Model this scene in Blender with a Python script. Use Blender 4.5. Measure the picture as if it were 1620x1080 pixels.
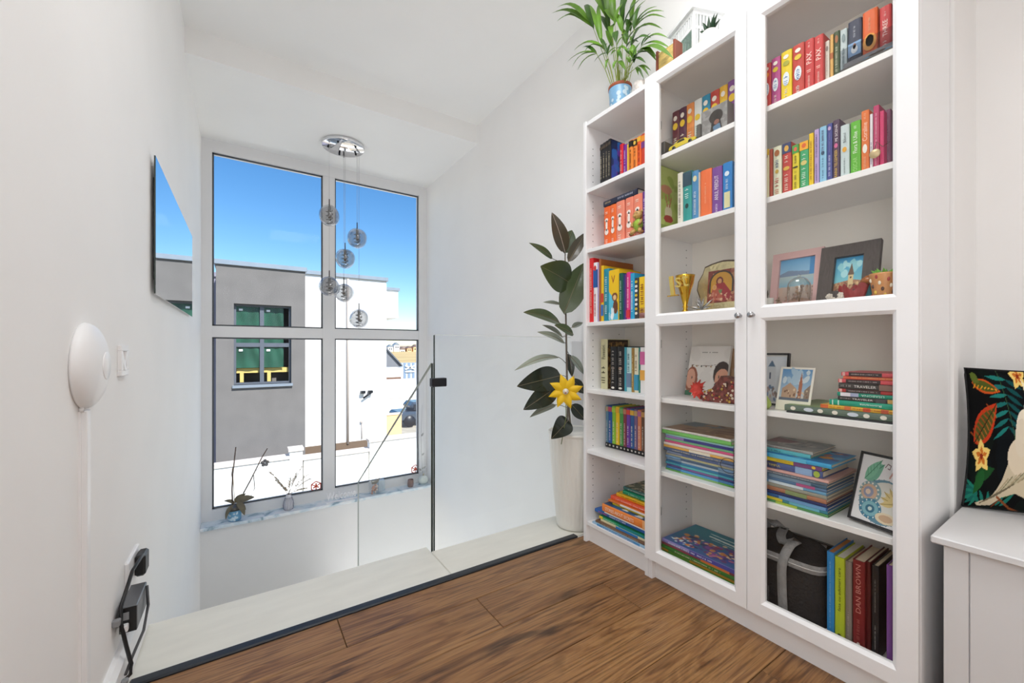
import bpy, bmesh, math, random
import numpy as np
from mathutils import Vector, Matrix, Euler

random.seed(7)
for _o in list(bpy.data.objects):
    bpy.data.objects.remove(_o)
SC = bpy.context.scene
COL = SC.collection

# ------------------------------------------------------------------ camera
EYE = 0.926
F = 647.0
YAW = 0.58175
HOR = 551.66
cd = bpy.data.cameras.new('camera')
cam = bpy.data.objects.new('camera', cd)
COL.objects.link(cam)
cam.location = (0, 0, EYE)
cam.rotation_euler = (math.pi / 2, 0, -YAW)
cd.sensor_width = 36.0
cd.sensor_fit = 'HORIZONTAL'
cd.lens = 36.0 * F / 1620.0
cd.shift_y = (HOR - 540.0) / 1620.0
cd.clip_start = 0.02
cd.clip_end = 2000
SC.camera = cam

# ------------------------------------------------------------------ exposure, sky, sun, added fill lamps out of view
SC.view_settings.view_transform = 'Standard'
SC.view_settings.look = 'None'
SC.view_settings.exposure = 0.64
SC.view_settings.gamma = 1.0
SC.view_settings.use_curve_mapping = False
SC.cycles.max_bounces = 16
SC.cycles.diffuse_bounces = 10
SC.cycles.transparent_max_bounces = 24

W = bpy.data.worlds.new('world')
SC.world = W
W.use_nodes = True
wn = W.node_tree.nodes
wl = W.node_tree.links
wn.clear()
w_out = wn.new('ShaderNodeOutputWorld')
w_bg = wn.new('ShaderNodeBackground')
w_sky = wn.new('ShaderNodeTexSky')
w_sky.sky_type = 'NISHITA'
w_sky.sun_disc = False
w_sky.sun_elevation = math.radians(48)
w_sky.sun_rotation = math.radians(160)
w_sky.altitude = 300
w_sky.air_density = 1.0
w_sky.dust_density = 0.35
w_sky.ozone_density = 2.0
w_bg.inputs['Strength'].default_value = 0.126
w_hs = wn.new('ShaderNodeHueSaturation')
w_hs.inputs['Saturation'].default_value = 1.3
wl.new(w_sky.outputs[0], w_hs.inputs['Color'])
wl.new(w_hs.outputs[0], w_bg.inputs['Color'])
wl.new(w_bg.outputs[0], w_out.inputs['Surface'])

def lamp(name, kind, loc, energy, color=(1, 1, 1), target=None, size=(1, 1)):
    ld = bpy.data.lights.new(name, kind)
    ld.energy = energy
    ld.color = color
    if kind == 'AREA':
        ld.shape = 'RECTANGLE'
        ld.size, ld.size_y = size
    o = bpy.data.objects.new(name, ld)
    COL.objects.link(o)
    o.location = loc
    if target is not None:
        d = Vector(target) - Vector(loc)
        o.rotation_euler = d.to_track_quat('-Z', 'Y').to_euler()
    return o

SUN = lamp('sun', 'SUN', (4, -9, 12), 4.6, (1.0, 0.985, 0.955), target=(0.6, 2, 0))
SUN.data.angle = math.radians(0.6)
lamp('hall_back_fill', 'AREA', (0.8, -2.85, 1.5), 5, (0.97, 0.985, 1.0), target=(0.8, 4, 1.7), size=(2.0, 2.2))  # unseen fill lamp added before the back wall, which has no window
lamp('side_fill', 'AREA', (-0.262, -0.12, 1.30), 6.5, (0.97, 0.985, 1.0), target=(3, 0.2, 1.25), size=(0.9, 1.5))  # fill panel added out of view to brighten the bookcase fronts
lamp('stairwell_fill', 'AREA', (1.2, 2.75, -2.74), 25, (0.985, 0.99, 1.0), target=(1.15, 2.78, 2.6), size=(0.8, 2.2))  # added fill aimed up from the lower floor to lift the stairwell
lamp('hall_overhead_fill', 'AREA', (0.75, -1.9, 2.78), 5, (0.99, 0.995, 1.0), target=(0.75, -1.9, 0), size=(1.5, 1.5))  # extra overhead fill, unseen, added behind the camera
lamp('landing_overhead_fill', 'AREA', (0.72, 0.72, 2.80), 10.5, (0.99, 0.995, 1.0), target=(0.72, 0.72, 0), size=(0.7, 0.7))  # invented overhead lamp out of view, evens the light on the landing

# ------------------------------------------------------------------ helpers
FWD = (math.sin(YAW), math.cos(YAW))
RGT = (math.cos(YAW), -math.sin(YAW))
def P(px, py, X=None, Y=None, Z=None):
    """point of the room that a picture position shows on the plane X=, Y= or Z="""
    t = (px - 810.0) / F
    v = (HOR - py) / F
    dx, dy = FWD[0] + t * RGT[0], FWD[1] + t * RGT[1]
    if X is not None: s = X / dx
    elif Y is not None: s = Y / dy
    else: s = (Z - EYE) / v
    return Vector((dx * s, dy * s, EYE + v * s))
def PY(px, X): return P(px, HOR, X=X).y
def PZ(px, py, X): return P(px, py, X=X).z

def lin(c):
    if isinstance(c, str):
        c = c.lstrip('#')
        c = [int(c[i:i + 2], 16) / 255 for i in (0, 2, 4)]
    return tuple((x / 12.92 if x <= 0.04045 else ((x + 0.055) / 1.055) ** 2.4) for x in c[:3])

MATS = {}
def mat(key, color='#cccccc', rough=0.5, metal=0.0, var=0.05, scale=6.0, bump=0.0, bscale=40.0, coat=0.0, spec=0.5, sss=0.0, stretch=(1, 1, 1)):
    if key in MATS: return MATS[key]
    m = bpy.data.materials.new(key)
    m.use_nodes = True
    nt = m.node_tree
    b = nt.nodes['Principled BSDF']
    L = nt.links
    b.inputs['Roughness'].default_value = rough
    b.inputs['Metallic'].default_value = metal
    b.inputs['Coat Weight'].default_value = coat
    b.inputs['Specular IOR Level'].default_value = spec
    c = lin(color)
    tc = nt.nodes.new('ShaderNodeTexCoord')
    mp = nt.nodes.new('ShaderNodeMapping')
    mp.inputs['Scale'].default_value = stretch
    L.new(tc.outputs['Object'], mp.inputs['Vector'])
    n = nt.nodes.new('ShaderNodeTexNoise')
    n.inputs['Scale'].default_value = scale
    n.inputs['Detail'].default_value = 3
    L.new(mp.outputs[0], n.inputs['Vector'])
    r = nt.nodes.new('ShaderNodeValToRGB')
    r.color_ramp.elements[0].position = 0.3
    r.color_ramp.elements[1].position = 0.7
    r.color_ramp.elements[0].color = (*[max(0, x * (1 - var)) for x in c], 1)
    r.color_ramp.elements[1].color = (*[min(1, x * (1 + var)) for x in c], 1)
    L.new(n.outputs['Fac'], r.inputs['Fac'])
    L.new(r.outputs[0], b.inputs['Base Color'])
    if bump > 0:
        n2 = nt.nodes.new('ShaderNodeTexNoise')
        n2.inputs['Scale'].default_value = bscale
        L.new(mp.outputs[0], n2.inputs['Vector'])
        bp = nt.nodes.new('ShaderNodeBump')
        bp.inputs['Strength'].default_value = bump
        bp.inputs['Distance'].default_value = 0.01
        L.new(n2.outputs['Fac'], bp.inputs['Height'])
        L.new(bp.outputs[0], b.inputs['Normal'])
    MATS[key] = m
    return m

def glass(key, tint='#ffffff', refl=1.0, rough=0.0, base=0.04):
    """clear sheet glass: see-through with a mirror reflection that grows at grazing angles"""
    if key in MATS: return MATS[key]
    m = bpy.data.materials.new(key)
    m.use_nodes = True
    nt = m.node_tree
    nt.nodes.clear()
    o = nt.nodes.new('ShaderNodeOutputMaterial')
    mx = nt.nodes.new('ShaderNodeMixShader')
    tr = nt.nodes.new('ShaderNodeBsdfTransparent')
    gl = nt.nodes.new('ShaderNodeBsdfGlossy')
    fr = nt.nodes.new('ShaderNodeFresnel')
    fr.inputs['IOR'].default_value = 1.45
    mu = nt.nodes.new('ShaderNodeMath')
    mu.operation = 'MULTIPLY'
    mu.inputs[1].default_value = refl
    tr.inputs['Color'].default_value = (*lin(tint), 1)
    gl.inputs['Roughness'].default_value = rough
    ge = nt.nodes.new('ShaderNodeNewGeometry')
    inv = nt.nodes.new('ShaderNodeMath')
    inv.operation = 'SUBTRACT'
    inv.inputs[0].default_value = 1.0
    nt.links.new(ge.outputs['Backfacing'], inv.inputs[1])
    front = nt.nodes.new('ShaderNodeMath')
    front.operation = 'MULTIPLY'
    nt.links.new(fr.outputs[0], mu.inputs[0])
    nt.links.new(mu.outputs[0], front.inputs[0])
    nt.links.new(inv.outputs[0], front.inputs[1])
    nt.links.new(front.outputs[0], mx.inputs['Fac'])
    nt.links.new(tr.outputs[0], mx.inputs[1])
    nt.links.new(gl.outputs[0], mx.inputs[2])
    nt.links.new(mx.outputs[0], o.inputs['Surface'])
    MATS[key] = m
    return m

def print_mat():
    if 'printed' in MATS: return MATS['printed']
    m = bpy.data.materials.new('printed')
    m.use_nodes = True
    b = m.node_tree.nodes['Principled BSDF']
    b.inputs['Roughness'].default_value = 0.4
    a = m.node_tree.nodes.new('ShaderNodeAttribute')
    a.attribute_name = 'Col'
    m.node_tree.links.new(a.outputs['Color'], b.inputs['Base Color'])
    MATS['printed'] = m
    return m

class MB:
    def __init__(s):
        s.v = []; s.f = []; s.sm = []
    def add(s, vs, fs, smooth=False, mtx=None):
        o = len(s.v)
        if mtx is not None: vs = [mtx @ Vector(v) for v in vs]
        s.v += [tuple(v) for v in vs]
        s.f += [tuple(i + o for i in f) for f in fs]
        s.sm += [smooth] * len(fs)
        return s
    def bx(s, x0, x1, y0, y1, z0, z1, bev=0.0, mtx=None):
        x0, x1 = min(x0, x1), max(x0, x1); y0, y1 = min(y0, y1), max(y0, y1); z0, z1 = min(z0, z1), max(z0, z1)
        if bev <= 0:
            vs = [(x, y, z) for x in (x0, x1) for y in (y0, y1) for z in (z0, z1)]
            fs = [(0, 1, 3, 2), (4, 6, 7, 5), (0, 4, 5, 1), (2, 3, 7, 6), (0, 2, 6, 4), (1, 5, 7, 3)]
            return s.add(vs, fs, False, mtx)
        b = min(bev, (x1 - x0) / 2.2, (y1 - y0) / 2.2, (z1 - z0) / 2.2)
        vs = []; idx = {}
        for i, x in enumerate((x0, x1)):
            for j, y in enumerate((y0, y1)):
                for k, z in enumerate((z0, z1)):
                    ix = x + (b if i == 0 else -b); iy = y + (b if j == 0 else -b); iz = z + (b if k == 0 else -b)
                    for ax, p in enumerate(((x, iy, iz), (ix, y, iz), (ix, iy, z))):
                        idx[i, j, k, ax] = len(vs); vs.append(p)
        fs = []
        for i in (0, 1): fs.append([idx[i, j, k, 0] for j, k in ((0, 0), (1, 0), (1, 1), (0, 1))])
        for j in (0, 1): fs.append([idx[i, j, k, 1] for i, k in ((0, 0), (1, 0), (1, 1), (0, 1))])
        for k in (0, 1): fs.append([idx[i, j, k, 2] for i, j in ((0, 0), (1, 0), (1, 1), (0, 1))])
        for i in (0, 1):
            for j in (0, 1): fs.append([idx[i, j, 0, 0], idx[i, j, 1, 0], idx[i, j, 1, 1], idx[i, j, 0, 1]])
        for i in (0, 1):
            for k in (0, 1): fs.append([idx[i, 0, k, 0], idx[i, 1, k, 0], idx[i, 1, k, 2], idx[i, 0, k, 2]])
        for j in (0, 1):
            for k in (0, 1): fs.append([idx[0, j, k, 1], idx[1, j, k, 1], idx[1, j, k, 2], idx[0, j, k, 2]])
        for i in (0, 1):
            for j in (0, 1):
                for k in (0, 1): fs.append([idx[i, j, k, 0], idx[i, j, k, 1], idx[i, j, k, 2]])
        return s.add(vs, fs, False, mtx)
    def grid(s, fn, nu, nv, smooth=True, mtx=None, wrap_u=False):
        vs = [fn(i / nu, j / nv) for j in range(nv + 1) for i in range(nu + (0 if wrap_u else 1))]
        w = nu if wrap_u else nu + 1
        fs = [(j * w + i, j * w + (i + 1) % w, (j + 1) * w + (i + 1) % w, (j + 1) * w + i) for j in range(nv) for i in range(nu)]
        return s.add(vs, fs, smooth, mtx)
    def lathe(s, prof, c=(0, 0, 0), n=24, smooth=True, mtx=None, rfn=None):
        vs = []
        for (r, z) in prof:
            for i in range(n):
                a = 2 * math.pi * i / n
                rr = r * (rfn(a, z) if rfn else 1)
                vs.append((c[0] + rr * math.cos(a), c[1] + rr * math.sin(a), c[2] + z))
        fs = [(j * n + i, j * n + (i + 1) % n, (j + 1) * n + (i + 1) % n, (j + 1) * n + i) for j in range(len(prof) - 1) for i in range(n)]
        if prof[0][0] > 1e-5: fs.append(tuple(range(n - 1, -1, -1)))
        if prof[-1][0] > 1e-5: fs.append(tuple((len(prof) - 1) * n + i for i in range(n)))
        return s.add(vs, fs, smooth, mtx)
    def tube(s, pts, r, n=8, smooth=True, mtx=None):
        pts = [Vector(p) for p in pts]
        rs = r if isinstance(r, (list, tuple)) else [r] * len(pts)
        vs = []
        up = Vector((0.13, 0.21, 0.97)).normalized()
        for i, p in enumerate(pts):
            d = (pts[min(i + 1, len(pts) - 1)] - pts[max(i - 1, 0)]).normalized()
            if abs(d.dot(up)) > 0.95: u0 = Vector((1, 0.1, 0))
            else: u0 = up
            a = d.cross(u0).normalized(); b = d.cross(a)
            for k in range(n):
                t = 2 * math.pi * k / n
                vs.append(p + (a * math.cos(t) + b * math.sin(t)) * rs[i])
        fs = [(j * n + i, j * n + (i + 1) % n, (j + 1) * n + (i + 1) % n, (j + 1) * n + i) for j in range(len(pts) - 1) for i in range(n)]
        fs.append(tuple(range(n - 1, -1, -1))); fs.append(tuple((len(pts) - 1) * n + i for i in range(n)))
        return s.add(vs, fs, smooth, mtx)
    def ball(s, c, r, nu=16, nv=10, sc=(1, 1, 1), mtx=None, fn=None):
        def g(u, v):
            a = 2 * math.pi * u; b = math.pi * (v - 0.5)
            k = fn(a, b) if fn else 1.0
            return (c[0] + r * k * sc[0] * math.cos(b) * math.cos(a), c[1] + r * k * sc[1] * math.cos(b) * math.sin(a), c[2] + r * k * sc[2] * math.sin(b))
        return s.grid(g, nu, nv, True, mtx, wrap_u=True)
    def prism(s, poly, a, b, fn, mtx=None, smooth=False):
        """polygon (2D) swept between a and b; fn maps (p, q, t) to a point"""
        n = len(poly)
        vs = [fn(p, q, a) for p, q in poly] + [fn(p, q, b) for p, q in poly]
        fs = [(i, (i + 1) % n, n + (i + 1) % n, n + i) for i in range(n)] + [tuple(range(n - 1, -1, -1)), tuple(range(n, 2 * n))]
        return s.add(vs, fs, smooth, mtx)
    def mesh(s, name):
        me = bpy.data.meshes.new(name)
        me.from_pydata(s.v, [], s.f)
        bm = bmesh.new(); bm.from_mesh(me)
        bmesh.ops.recalc_face_normals(bm, faces=bm.faces)
        bm.to_mesh(me); bm.free()
        me.polygons.foreach_set('use_smooth', s.sm)
        me.update()
        return me

ORG = {}
def props(o, label=None, cat=None, group=None, kind=None):
    if label: o['label'] = label
    if cat: o['category'] = cat
    if group: o['group'] = group
    if kind: o['kind'] = kind
    return o
def thing(name, label, cat, loc, group=None, rot=None):
    o = bpy.data.objects.new(name, None)
    COL.objects.link(o)
    o.location = loc
    o.empty_display_size = 0.05
    if rot is not None: o.rotation_euler = rot
    ORG[o.name] = Vector(loc)
    return props(o, label, cat, group)
def put(mb, name, m, parent=None, label=None, cat=None, group=None, kind=None, loc=None, local=False):
    """link a builder's mesh as one object. World coordinates unless local."""
    me = mb.mesh(name) if isinstance(mb, MB) else mb
    o = bpy.data.objects.new(name, me)
    if m is not None:
        me.materials.clear(); me.materials.append(m)
    COL.objects.link(o)
    if parent is not None:
        o.parent = parent
        if not local:
            org = ORG[parent.name]
            me.transform(Matrix.Translation(-org))
            ORG[o.name] = org.copy()
        else: ORG[o.name] = Vector((0, 0, 0))
    else:
        org = Vector(loc) if loc is not None else Vector((0, 0, 0))
        if not local: me.transform(Matrix.Translation(-org))
        o.location = org
        ORG[o.name] = org
    return props(o, label, cat, group, kind)

# ---- flat print: a small painter that fills colours into a grid of corners
class Paint:
    def __init__(s, n, m, bg='#ffffff'):
        s.n, s.m = n, m
        s.u, s.v = np.meshgrid(np.linspace(0, 1, n), np.linspace(0, 1, m))
        s.c = np.empty((m, n, 3)); s.c[:] = lin(bg)
    def _put(s, mask, col): s.c[mask] = lin(col); return s
    def rect(s, u0, u1, v0, v1, col): return s._put((s.u >= u0) & (s.u <= u1) & (s.v >= v0) & (s.v <= v1), col)
    def grad(s, c0, c1, v0=0, v1=1):
        t = np.clip((s.v - v0) / (v1 - v0), 0, 1)[..., None]
        k = (s.v >= v0) & (s.v <= v1)
        g = np.array(lin(c0)) * (1 - t) + np.array(lin(c1)) * t
        s.c[k] = g[k]; return s
    def ell(s, cu, cv, ru, rv, col, rot=0):
        a, b = s.u - cu, s.v - cv
        c, d = math.cos(rot), math.sin(rot)
        return s._put(((a * c + b * d) / ru) ** 2 + ((-a * d + b * c) / rv) ** 2 <= 1, col)
    def poly(s, pts, col):
        ins = np.zeros(s.u.shape, bool)
        for i in range(len(pts)):
            (x0, y0), (x1, y1) = pts[i], pts[(i + 1) % len(pts)]
            if y0 == y1: continue
            k = ((y0 <= s.v) & (s.v < y1)) | ((y1 <= s.v) & (s.v < y0))
            xx = x0 + (s.v - y0) * (x1 - x0) / (y1 - y0)
            ins ^= k & (s.u < xx)
        return s._put(ins, col)
    def line(s, pts, w, col):
        for (x0, y0), (x1, y1) in zip(pts[:-1], pts[1:]):
            dx, dy = x1 - x0, y1 - y0
            l2 = dx * dx + dy * dy + 1e-12
            t = np.clip(((s.u - x0) * dx + (s.v - y0) * dy) / l2, 0, 1)
            s._put((s.u - x0 - t * dx) ** 2 + (s.v - y0 - t * dy) ** 2 <= w * w / 4, col)
        return s
    def leaf(s, x0, y0, x1, y1, w, col, vein=None):
        dx, dy = x1 - x0, y1 - y0
        L = math.hypot(dx, dy)
        up = [(x0 + dx * t - dy / L * w * math.sin(math.pi * t ** 0.8), y0 + dy * t + dx / L * w * math.sin(math.pi * t ** 0.8)) for t in np.linspace(0, 1, 12)]
        dn = [(x0 + dx * t + dy / L * w * math.sin(math.pi * t ** 0.8), y0 + dy * t - dx / L * w * math.sin(math.pi * t ** 0.8)) for t in np.linspace(1, 0, 12)]
        s.poly(up + dn, col)
        if vein: s.line([(x0, y0), (x1, y1)], 0.012, vein)
        return s
    def blots(s, cols, k, r0, r1, box=(0, 1, 0, 1), seed=1):
        rd = random.Random(seed)
        for _ in range(k):
            s.ell(rd.uniform(box[0], box[1]), rd.uniform(box[2], box[3]), rd.uniform(r0, r1), rd.uniform(r0, r1), rd.choice(cols), rd.uniform(0, 3))
        return s
def printed(name, pt, fn, parent, local=False, label=None, rough=None):
    """the painted print as a thin sheet; fn(u, v) gives its points"""
    n, m = pt.n, pt.m
    vs = [tuple(fn(i / (n - 1), j / (m - 1))) for j in range(m) for i in range(n)]
    fs = [(j * n + i, j * n + i + 1, (j + 1) * n + i + 1, (j + 1) * n + i) for j in range(m - 1) for i in range(n - 1)]
    me = bpy.data.meshes.new(name)
    me.from_pydata(vs, [], fs)
    ca = me.color_attributes.new('Col', 'FLOAT_COLOR', 'POINT')
    buf = np.ones((m * n, 4), np.float32)
    buf[:, :3] = pt.c.reshape(-1, 3)
    ca.data.foreach_set('color', buf.ravel())
    me.polygons.foreach_set('use_smooth', [True] * len(fs))
    m = print_mat()
    if rough is not None:
        m = m.copy(); m.name = 'printed_cloth'
        m.node_tree.nodes['Principled BSDF'].inputs['Roughness'].default_value = rough
        m.node_tree.nodes['Principled BSDF'].inputs['Specular IOR Level'].default_value = 0.15
    return put(me, name, m, parent, label=label, local=local)

TXT = {}
def text_mesh(body):
    """flat lettering, origin at its centre, one unit high"""
    if body in TXT: return TXT[body]
    cu = bpy.data.curves.new('lettering', 'FONT')
    cu.body = body
    cu.size = 1.0
    cu.resolution_u = 2
    o = bpy.data.objects.new('lettering', cu)
    COL.objects.link(o)
    dg = bpy.context.evaluated_depsgraph_get()
    dg.update()
    me = bpy.data.meshes.new_from_object(o.evaluated_get(dg))
    bpy.data.objects.remove(o)
    co = np.array([v.co for v in me.vertices])
    lo, hi = co.min(0), co.max(0)
    me.transform(Matrix.Translation((-(lo[0] + hi[0]) / 2, -(lo[1] + hi[1]) / 2, 0)))
    TXT[body] = (me, hi[0] - lo[0], hi[1] - lo[1])
    return TXT[body]
def lettering(name, body, m, parent, center, right, up, length, height):
    """words set on a flat face: centre, reading direction and up direction in the parent's frame"""
    me0, w, h = text_mesh(body)
    me = me0.copy()
    s = min(length / w, height / h)
    sx = min(length / w, s * 1.6); sy = min(height / h, s * 1.6)
    r = Vector(right).normalized(); u = Vector(up).normalized(); n = r.cross(u)
    M = Matrix(((r.x * sx, u.x * sy, n.x, center[0]), (r.y * sx, u.y * sy, n.y, center[1]), (r.z * sx, u.z * sy, n.z, center[2]), (0, 0, 0, 1)))
    me.transform(M)
    return put(me, name, m, parent, local=True)

# ------------------------------------------------------------------ materials of the setting
wall_m = mat('wall_paint', '#f5f4f3', 0.75, var=0.012, scale=3, bump=0.02, bscale=60)
ceil_m = mat('ceiling_paint', '#f5f5f4', 0.8, var=0.01, scale=3)
white_m = mat('white_foil', '#f4f4f5', 0.42, var=0.01, scale=8)
frame_m = mat('window_plastic', '#e9e9ea', 0.35, var=0.01)
back_m = mat('back_board', '#f3efe8', 0.6, var=0.01)
black_m = mat('black_plastic', '#121214', 0.4)
dark_m = mat('dark_metal', '#2c2e33', 0.4, metal=0.6)
chrome_m = mat('chrome', '#e6e6e8', 0.08, metal=1.0, var=0.01)
steel_m = mat('brushed_steel', '#b4b4b6', 0.3, metal=1.0, var=0.03)
pane_m = glass('window_glass', '#feffff', 0.14)
door_glass_m = glass('door_glass', '#fefefd', 0.7)
rail_glass_m = glass('rail_glass', '#feffff', 0.5)
edge_m = mat('glass_edge', '#39433f', 0.2, spec=0.6)

def marble_mat():
    m = mat('pale_marble', '#e6eaef', 0.25, var=0.02)
    nt = m.node_tree; b = nt.nodes['Principled BSDF']
    tc = nt.nodes.new('ShaderNodeTexCoord')
    n = nt.nodes.new('ShaderNodeTexNoise'); n.inputs['Scale'].default_value = 5; n.inputs['Detail'].default_value = 8; n.inputs['Distortion'].default_value = 2.2
    r = nt.nodes.new('ShaderNodeValToRGB')
    e = r.color_ramp.elements
    e[0].position = 0.33; e[0].color = (*lin('#8fa9ba'), 1)
    e[1].position = 0.60; e[1].color = (*lin('#e9eef2'), 1)
    k = e.new(0.42); k.color = (*lin('#cddde8'), 1)
    nt.links.new(tc.outputs['Object'], n.inputs['Vector'])
    nt.links.new(n.outputs['Fac'], r.inputs['Fac'])
    nt.links.new(r.outputs[0], b.inputs['Base Color'])
    return m
marble_m = marble_mat()

def stone_mat():
    m = mat('cream_stone', '#e8e6dc', 0.4, var=0.035, scale=9, bump=0.02, bscale=25, stretch=(0.6, 2.2, 1))
    return m
stone_m = stone_mat()

def oak_mat():
    m = bpy.data.materials.new('brown_oak')
    m.use_nodes = True
    nt = m.node_tree; L = nt.links; b = nt.nodes['Principled BSDF']
    N = nt.nodes.new
    tc = N('ShaderNodeTexCoord'); oi = N('ShaderNodeObjectInfo')
    add = N('ShaderNodeVectorMath'); add.operation = 'MULTIPLY_ADD'
    cmb = N('ShaderNodeCombineXYZ')
    L.new(oi.outputs['Random'], cmb.inputs[0]); L.new(oi.outputs['Random'], cmb.inputs[1]); L.new(oi.outputs['Random'], cmb.inputs[2])
    add.inputs[1].default_value = (37, 53, 11)
    L.new(cmb.outputs[0], add.inputs[0]); L.new(tc.outputs['Object'], add.inputs[2])
    def noise(scale, st, det=5, dist=0.0):
        mp = N('ShaderNodeMapping'); mp.inputs['Scale'].default_value = st
        L.new(add.outputs[0], mp.inputs['Vector'])
        n = N('ShaderNodeTexNoise'); n.inputs['Scale'].default_value = scale; n.inputs['Detail'].default_value = det; n.inputs['Distortion'].default_value = dist
        L.new(mp.outputs[0], n.inputs['Vector']); return n
    n1 = noise(4, (0.5, 5.0, 1), 6, 2.5)
    n2 = noise(30, (0.16, 5.5, 1), 6, 0.3)
    n3 = noise(2.6, (1.1, 3.2, 1), 4, 0.6)
    n4 = noise(1.3, (0.6, 1.6, 1), 2)
    def ramp(src, stops):
        r = N('ShaderNodeValToRGB'); e = r.color_ramp.elements
        e[0].position, e[0].color = stops[0][0], (*lin(stops[0][1]), 1)
        e[1].position, e[1].color = stops[-1][0], (*lin(stops[-1][1]), 1)
        for p_, c_ in stops[1:-1]:
            k = e.new(p_); k.color = (*lin(c_), 1)
        L.new(src.outputs['Fac'], r.inputs['Fac']); return r
    r1 = ramp(n1, [(.28, '#6b4829'), (.42, '#94693f'), (.55, '#ab8051'), (.72, '#835a35')])
    r2 = ramp(n2, [(.36, '#857a70'), (.52, '#ffffff')])
    r3 = ramp(n3, [(.30, '#54453b'), (.40, '#ffffff')])
    r4 = ramp(n4, [(.35, '#d8cfc8'), (.65, '#ffffff')])
    prev = r1.outputs[0]
    for r_, f_ in ((r2, .55), (r3, .7), (r4, .9)):
        m1 = N('ShaderNodeMix'); m1.data_type = 'RGBA'; m1.blend_type = 'MULTIPLY'; m1.inputs['Factor'].default_value = f_
        L.new(prev, m1.inputs['A']); L.new(r_.outputs[0], m1.inputs['B']); prev = m1.outputs['Result']
    L.new(prev, b.inputs['Base Color'])
    b.inputs['Roughness'].default_value = 0.36
    bp = N('ShaderNodeBump'); bp.inputs['Strength'].default_value = 0.12; bp.inputs['Distance'].default_value = 0.004
    L.new(n2.outputs['Fac'], bp.inputs['Height']); L.new(bp.outputs[0], b.inputs['Normal'])
    return m
oak_m = oak_mat()

# ------------------------------------------------------------------ setting
XL, XR, YW = -0.287, 1.66, 4.2        # left wall, right wall, window plane
XA = 1.95                             # alcove wall behind the bench
YN = 1.538                            # outer edge of the floor nosing
put(MB().bx(XL - .12, XL, -3.1, 4.5, -2.8, 2.95), 'wall_left', wall_m, kind='structure')
put(MB().bx(XR, XA + .12, 0.276, 4.5, -2.8, 2.95), 'wall_right', wall_m, kind='structure')
put(MB().bx(XA, XA + .12, -3.1, 0.276, -0.2, 2.95), 'wall_alcove', wall_m, kind='structure')
put(MB().bx(XL, XA, -3.1, -3.0, -0.2, 2.95), 'wall_back', wall_m, kind='structure')
put(MB().bx(XL, XR, 4.09, 4.4, -2.8, -0.53), 'wall_window', mat('sill_wall_paint', '#e4e4e5', 0.75, var=0.01), kind='structure')
ce = put(MB().bx(XL, XA, -3.0, 3.06, 2.817, 2.95), 'ceiling', ceil_m, kind='structure')
put(MB().bx(XL, XR, 3.055, 4.45, 2.663, 2.95), 'soffit', ceil_m, ce)
put(MB().bx(1.46, XA, -3.0, .27, 2.07, 2.817), 'alcove_light_blocker', ceil_m, kind='structure')  # unseen block added over the bench to keep lamp light off the alcove
# floor: sub-floor, oak planks, cream stone slabs at the head of the stair
fl = put(MB().bx(XL, XA, -3.0, 1.5, -0.2, -0.0125), 'floor', mat('subfloor', '#3a2a1e', 0.8), kind='structure')
yb = [1.503] + [1.342 - 0.188 * k for k in range(0, 24)]
seam_x = [0.27, 0.724, 1.187]
for r in range(len(yb) - 1):
    y1, y0 = yb[r], max(yb[r + 1], -3.0)
    if y1 <= -2.99: break
    x0 = (seam_x[r % 3] if r < 3 else seam_x[0] + 0.455 * (r % 3) + 0.07 * ((r // 3) % 2))
    cuts = sorted([x0 + 1.36 * k for k in range(-2, 3)])
    cuts = [XL] + [c for c in cuts if XL + .02 < c < XA - .02] + [XA]
    for a, b in zip(cuts[:-1], cuts[1:]):
        me = MB().bx(a + .001, b - .001, y0 + .001, y1 - .001, -0.012, 0.0, bev=.0015)
        o = put(me, 'plank', oak_m, fl)
put(MB().bx(XL, 0.722, YN - .01, 1.832, -0.045, -0.006, bev=.003), 'stone_slab', stone_m, fl)
put(MB().bx(0.7235, XR, YN - .01, 1.778, -0.045, -0.006, bev=.003), 'stone_slab', stone_m, fl)
put(MB().bx(XL, XR, 1.49, YN - .012, -0.2, -0.0125), 'slab_edge', wall_m, fl)
# black nosing profile along the edge of the planks
put(MB().bx(XL + .024, XR - .28, 1.504, YN, -0.005, 0.006, bev=.004), 'trim_1', mat('nosing_metal', '#34373c', 0.35, metal=0.5), kind='structure')
# baseboard on the left
put(MB().bx(XL, XL + .022, -3.0, 1.829, 0.0, 0.095).prism([(XL, .095), (XL + .022, .095), (XL + .012, .108), (XL, .108)], -3.0, 1.829, lambda p, q, t: (p, t, q)), 'baseboard_left', white_m, kind='structure')
# stair going down towards the window along the left wall
st = put(MB().bx(XL, 0.72, 1.62, 1.64, -0.20, -0.046), 'stair', wall_m, kind='structure')
for k in range(8):
    y0 = 1.80 + 0.277 * k; z = -0.18 - 0.175 * k
    put(MB().bx(XL, 0.72, y0 - 0.02, y0 + 0.29, z - .035, z, bev=.003), 'tread', stone_m, st)
    put(MB().bx(XL, 0.72, y0 - 0.02, y0 + .0, z, z + .135), 'riser', wall_m, st)
put(MB().bx(XL, XR, 1.54, 4.09, -2.9, -2.8), 'floor_lower', stone_m, kind='structure')

# frame added round the unseen side fill lamp, no opening in the wall
put(MB().bx(XL, XL + .02, -.62, -.57, .5, 2.1).bx(XL, XL + .02, .33, .38, .5, 2.1).bx(XL, XL + .02, -.57, .33, .5, .55).bx(XL, XL + .02, -.57, .33, 2.05, 2.1), 'side_fill_frame', frame_m, kind='structure')
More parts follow.
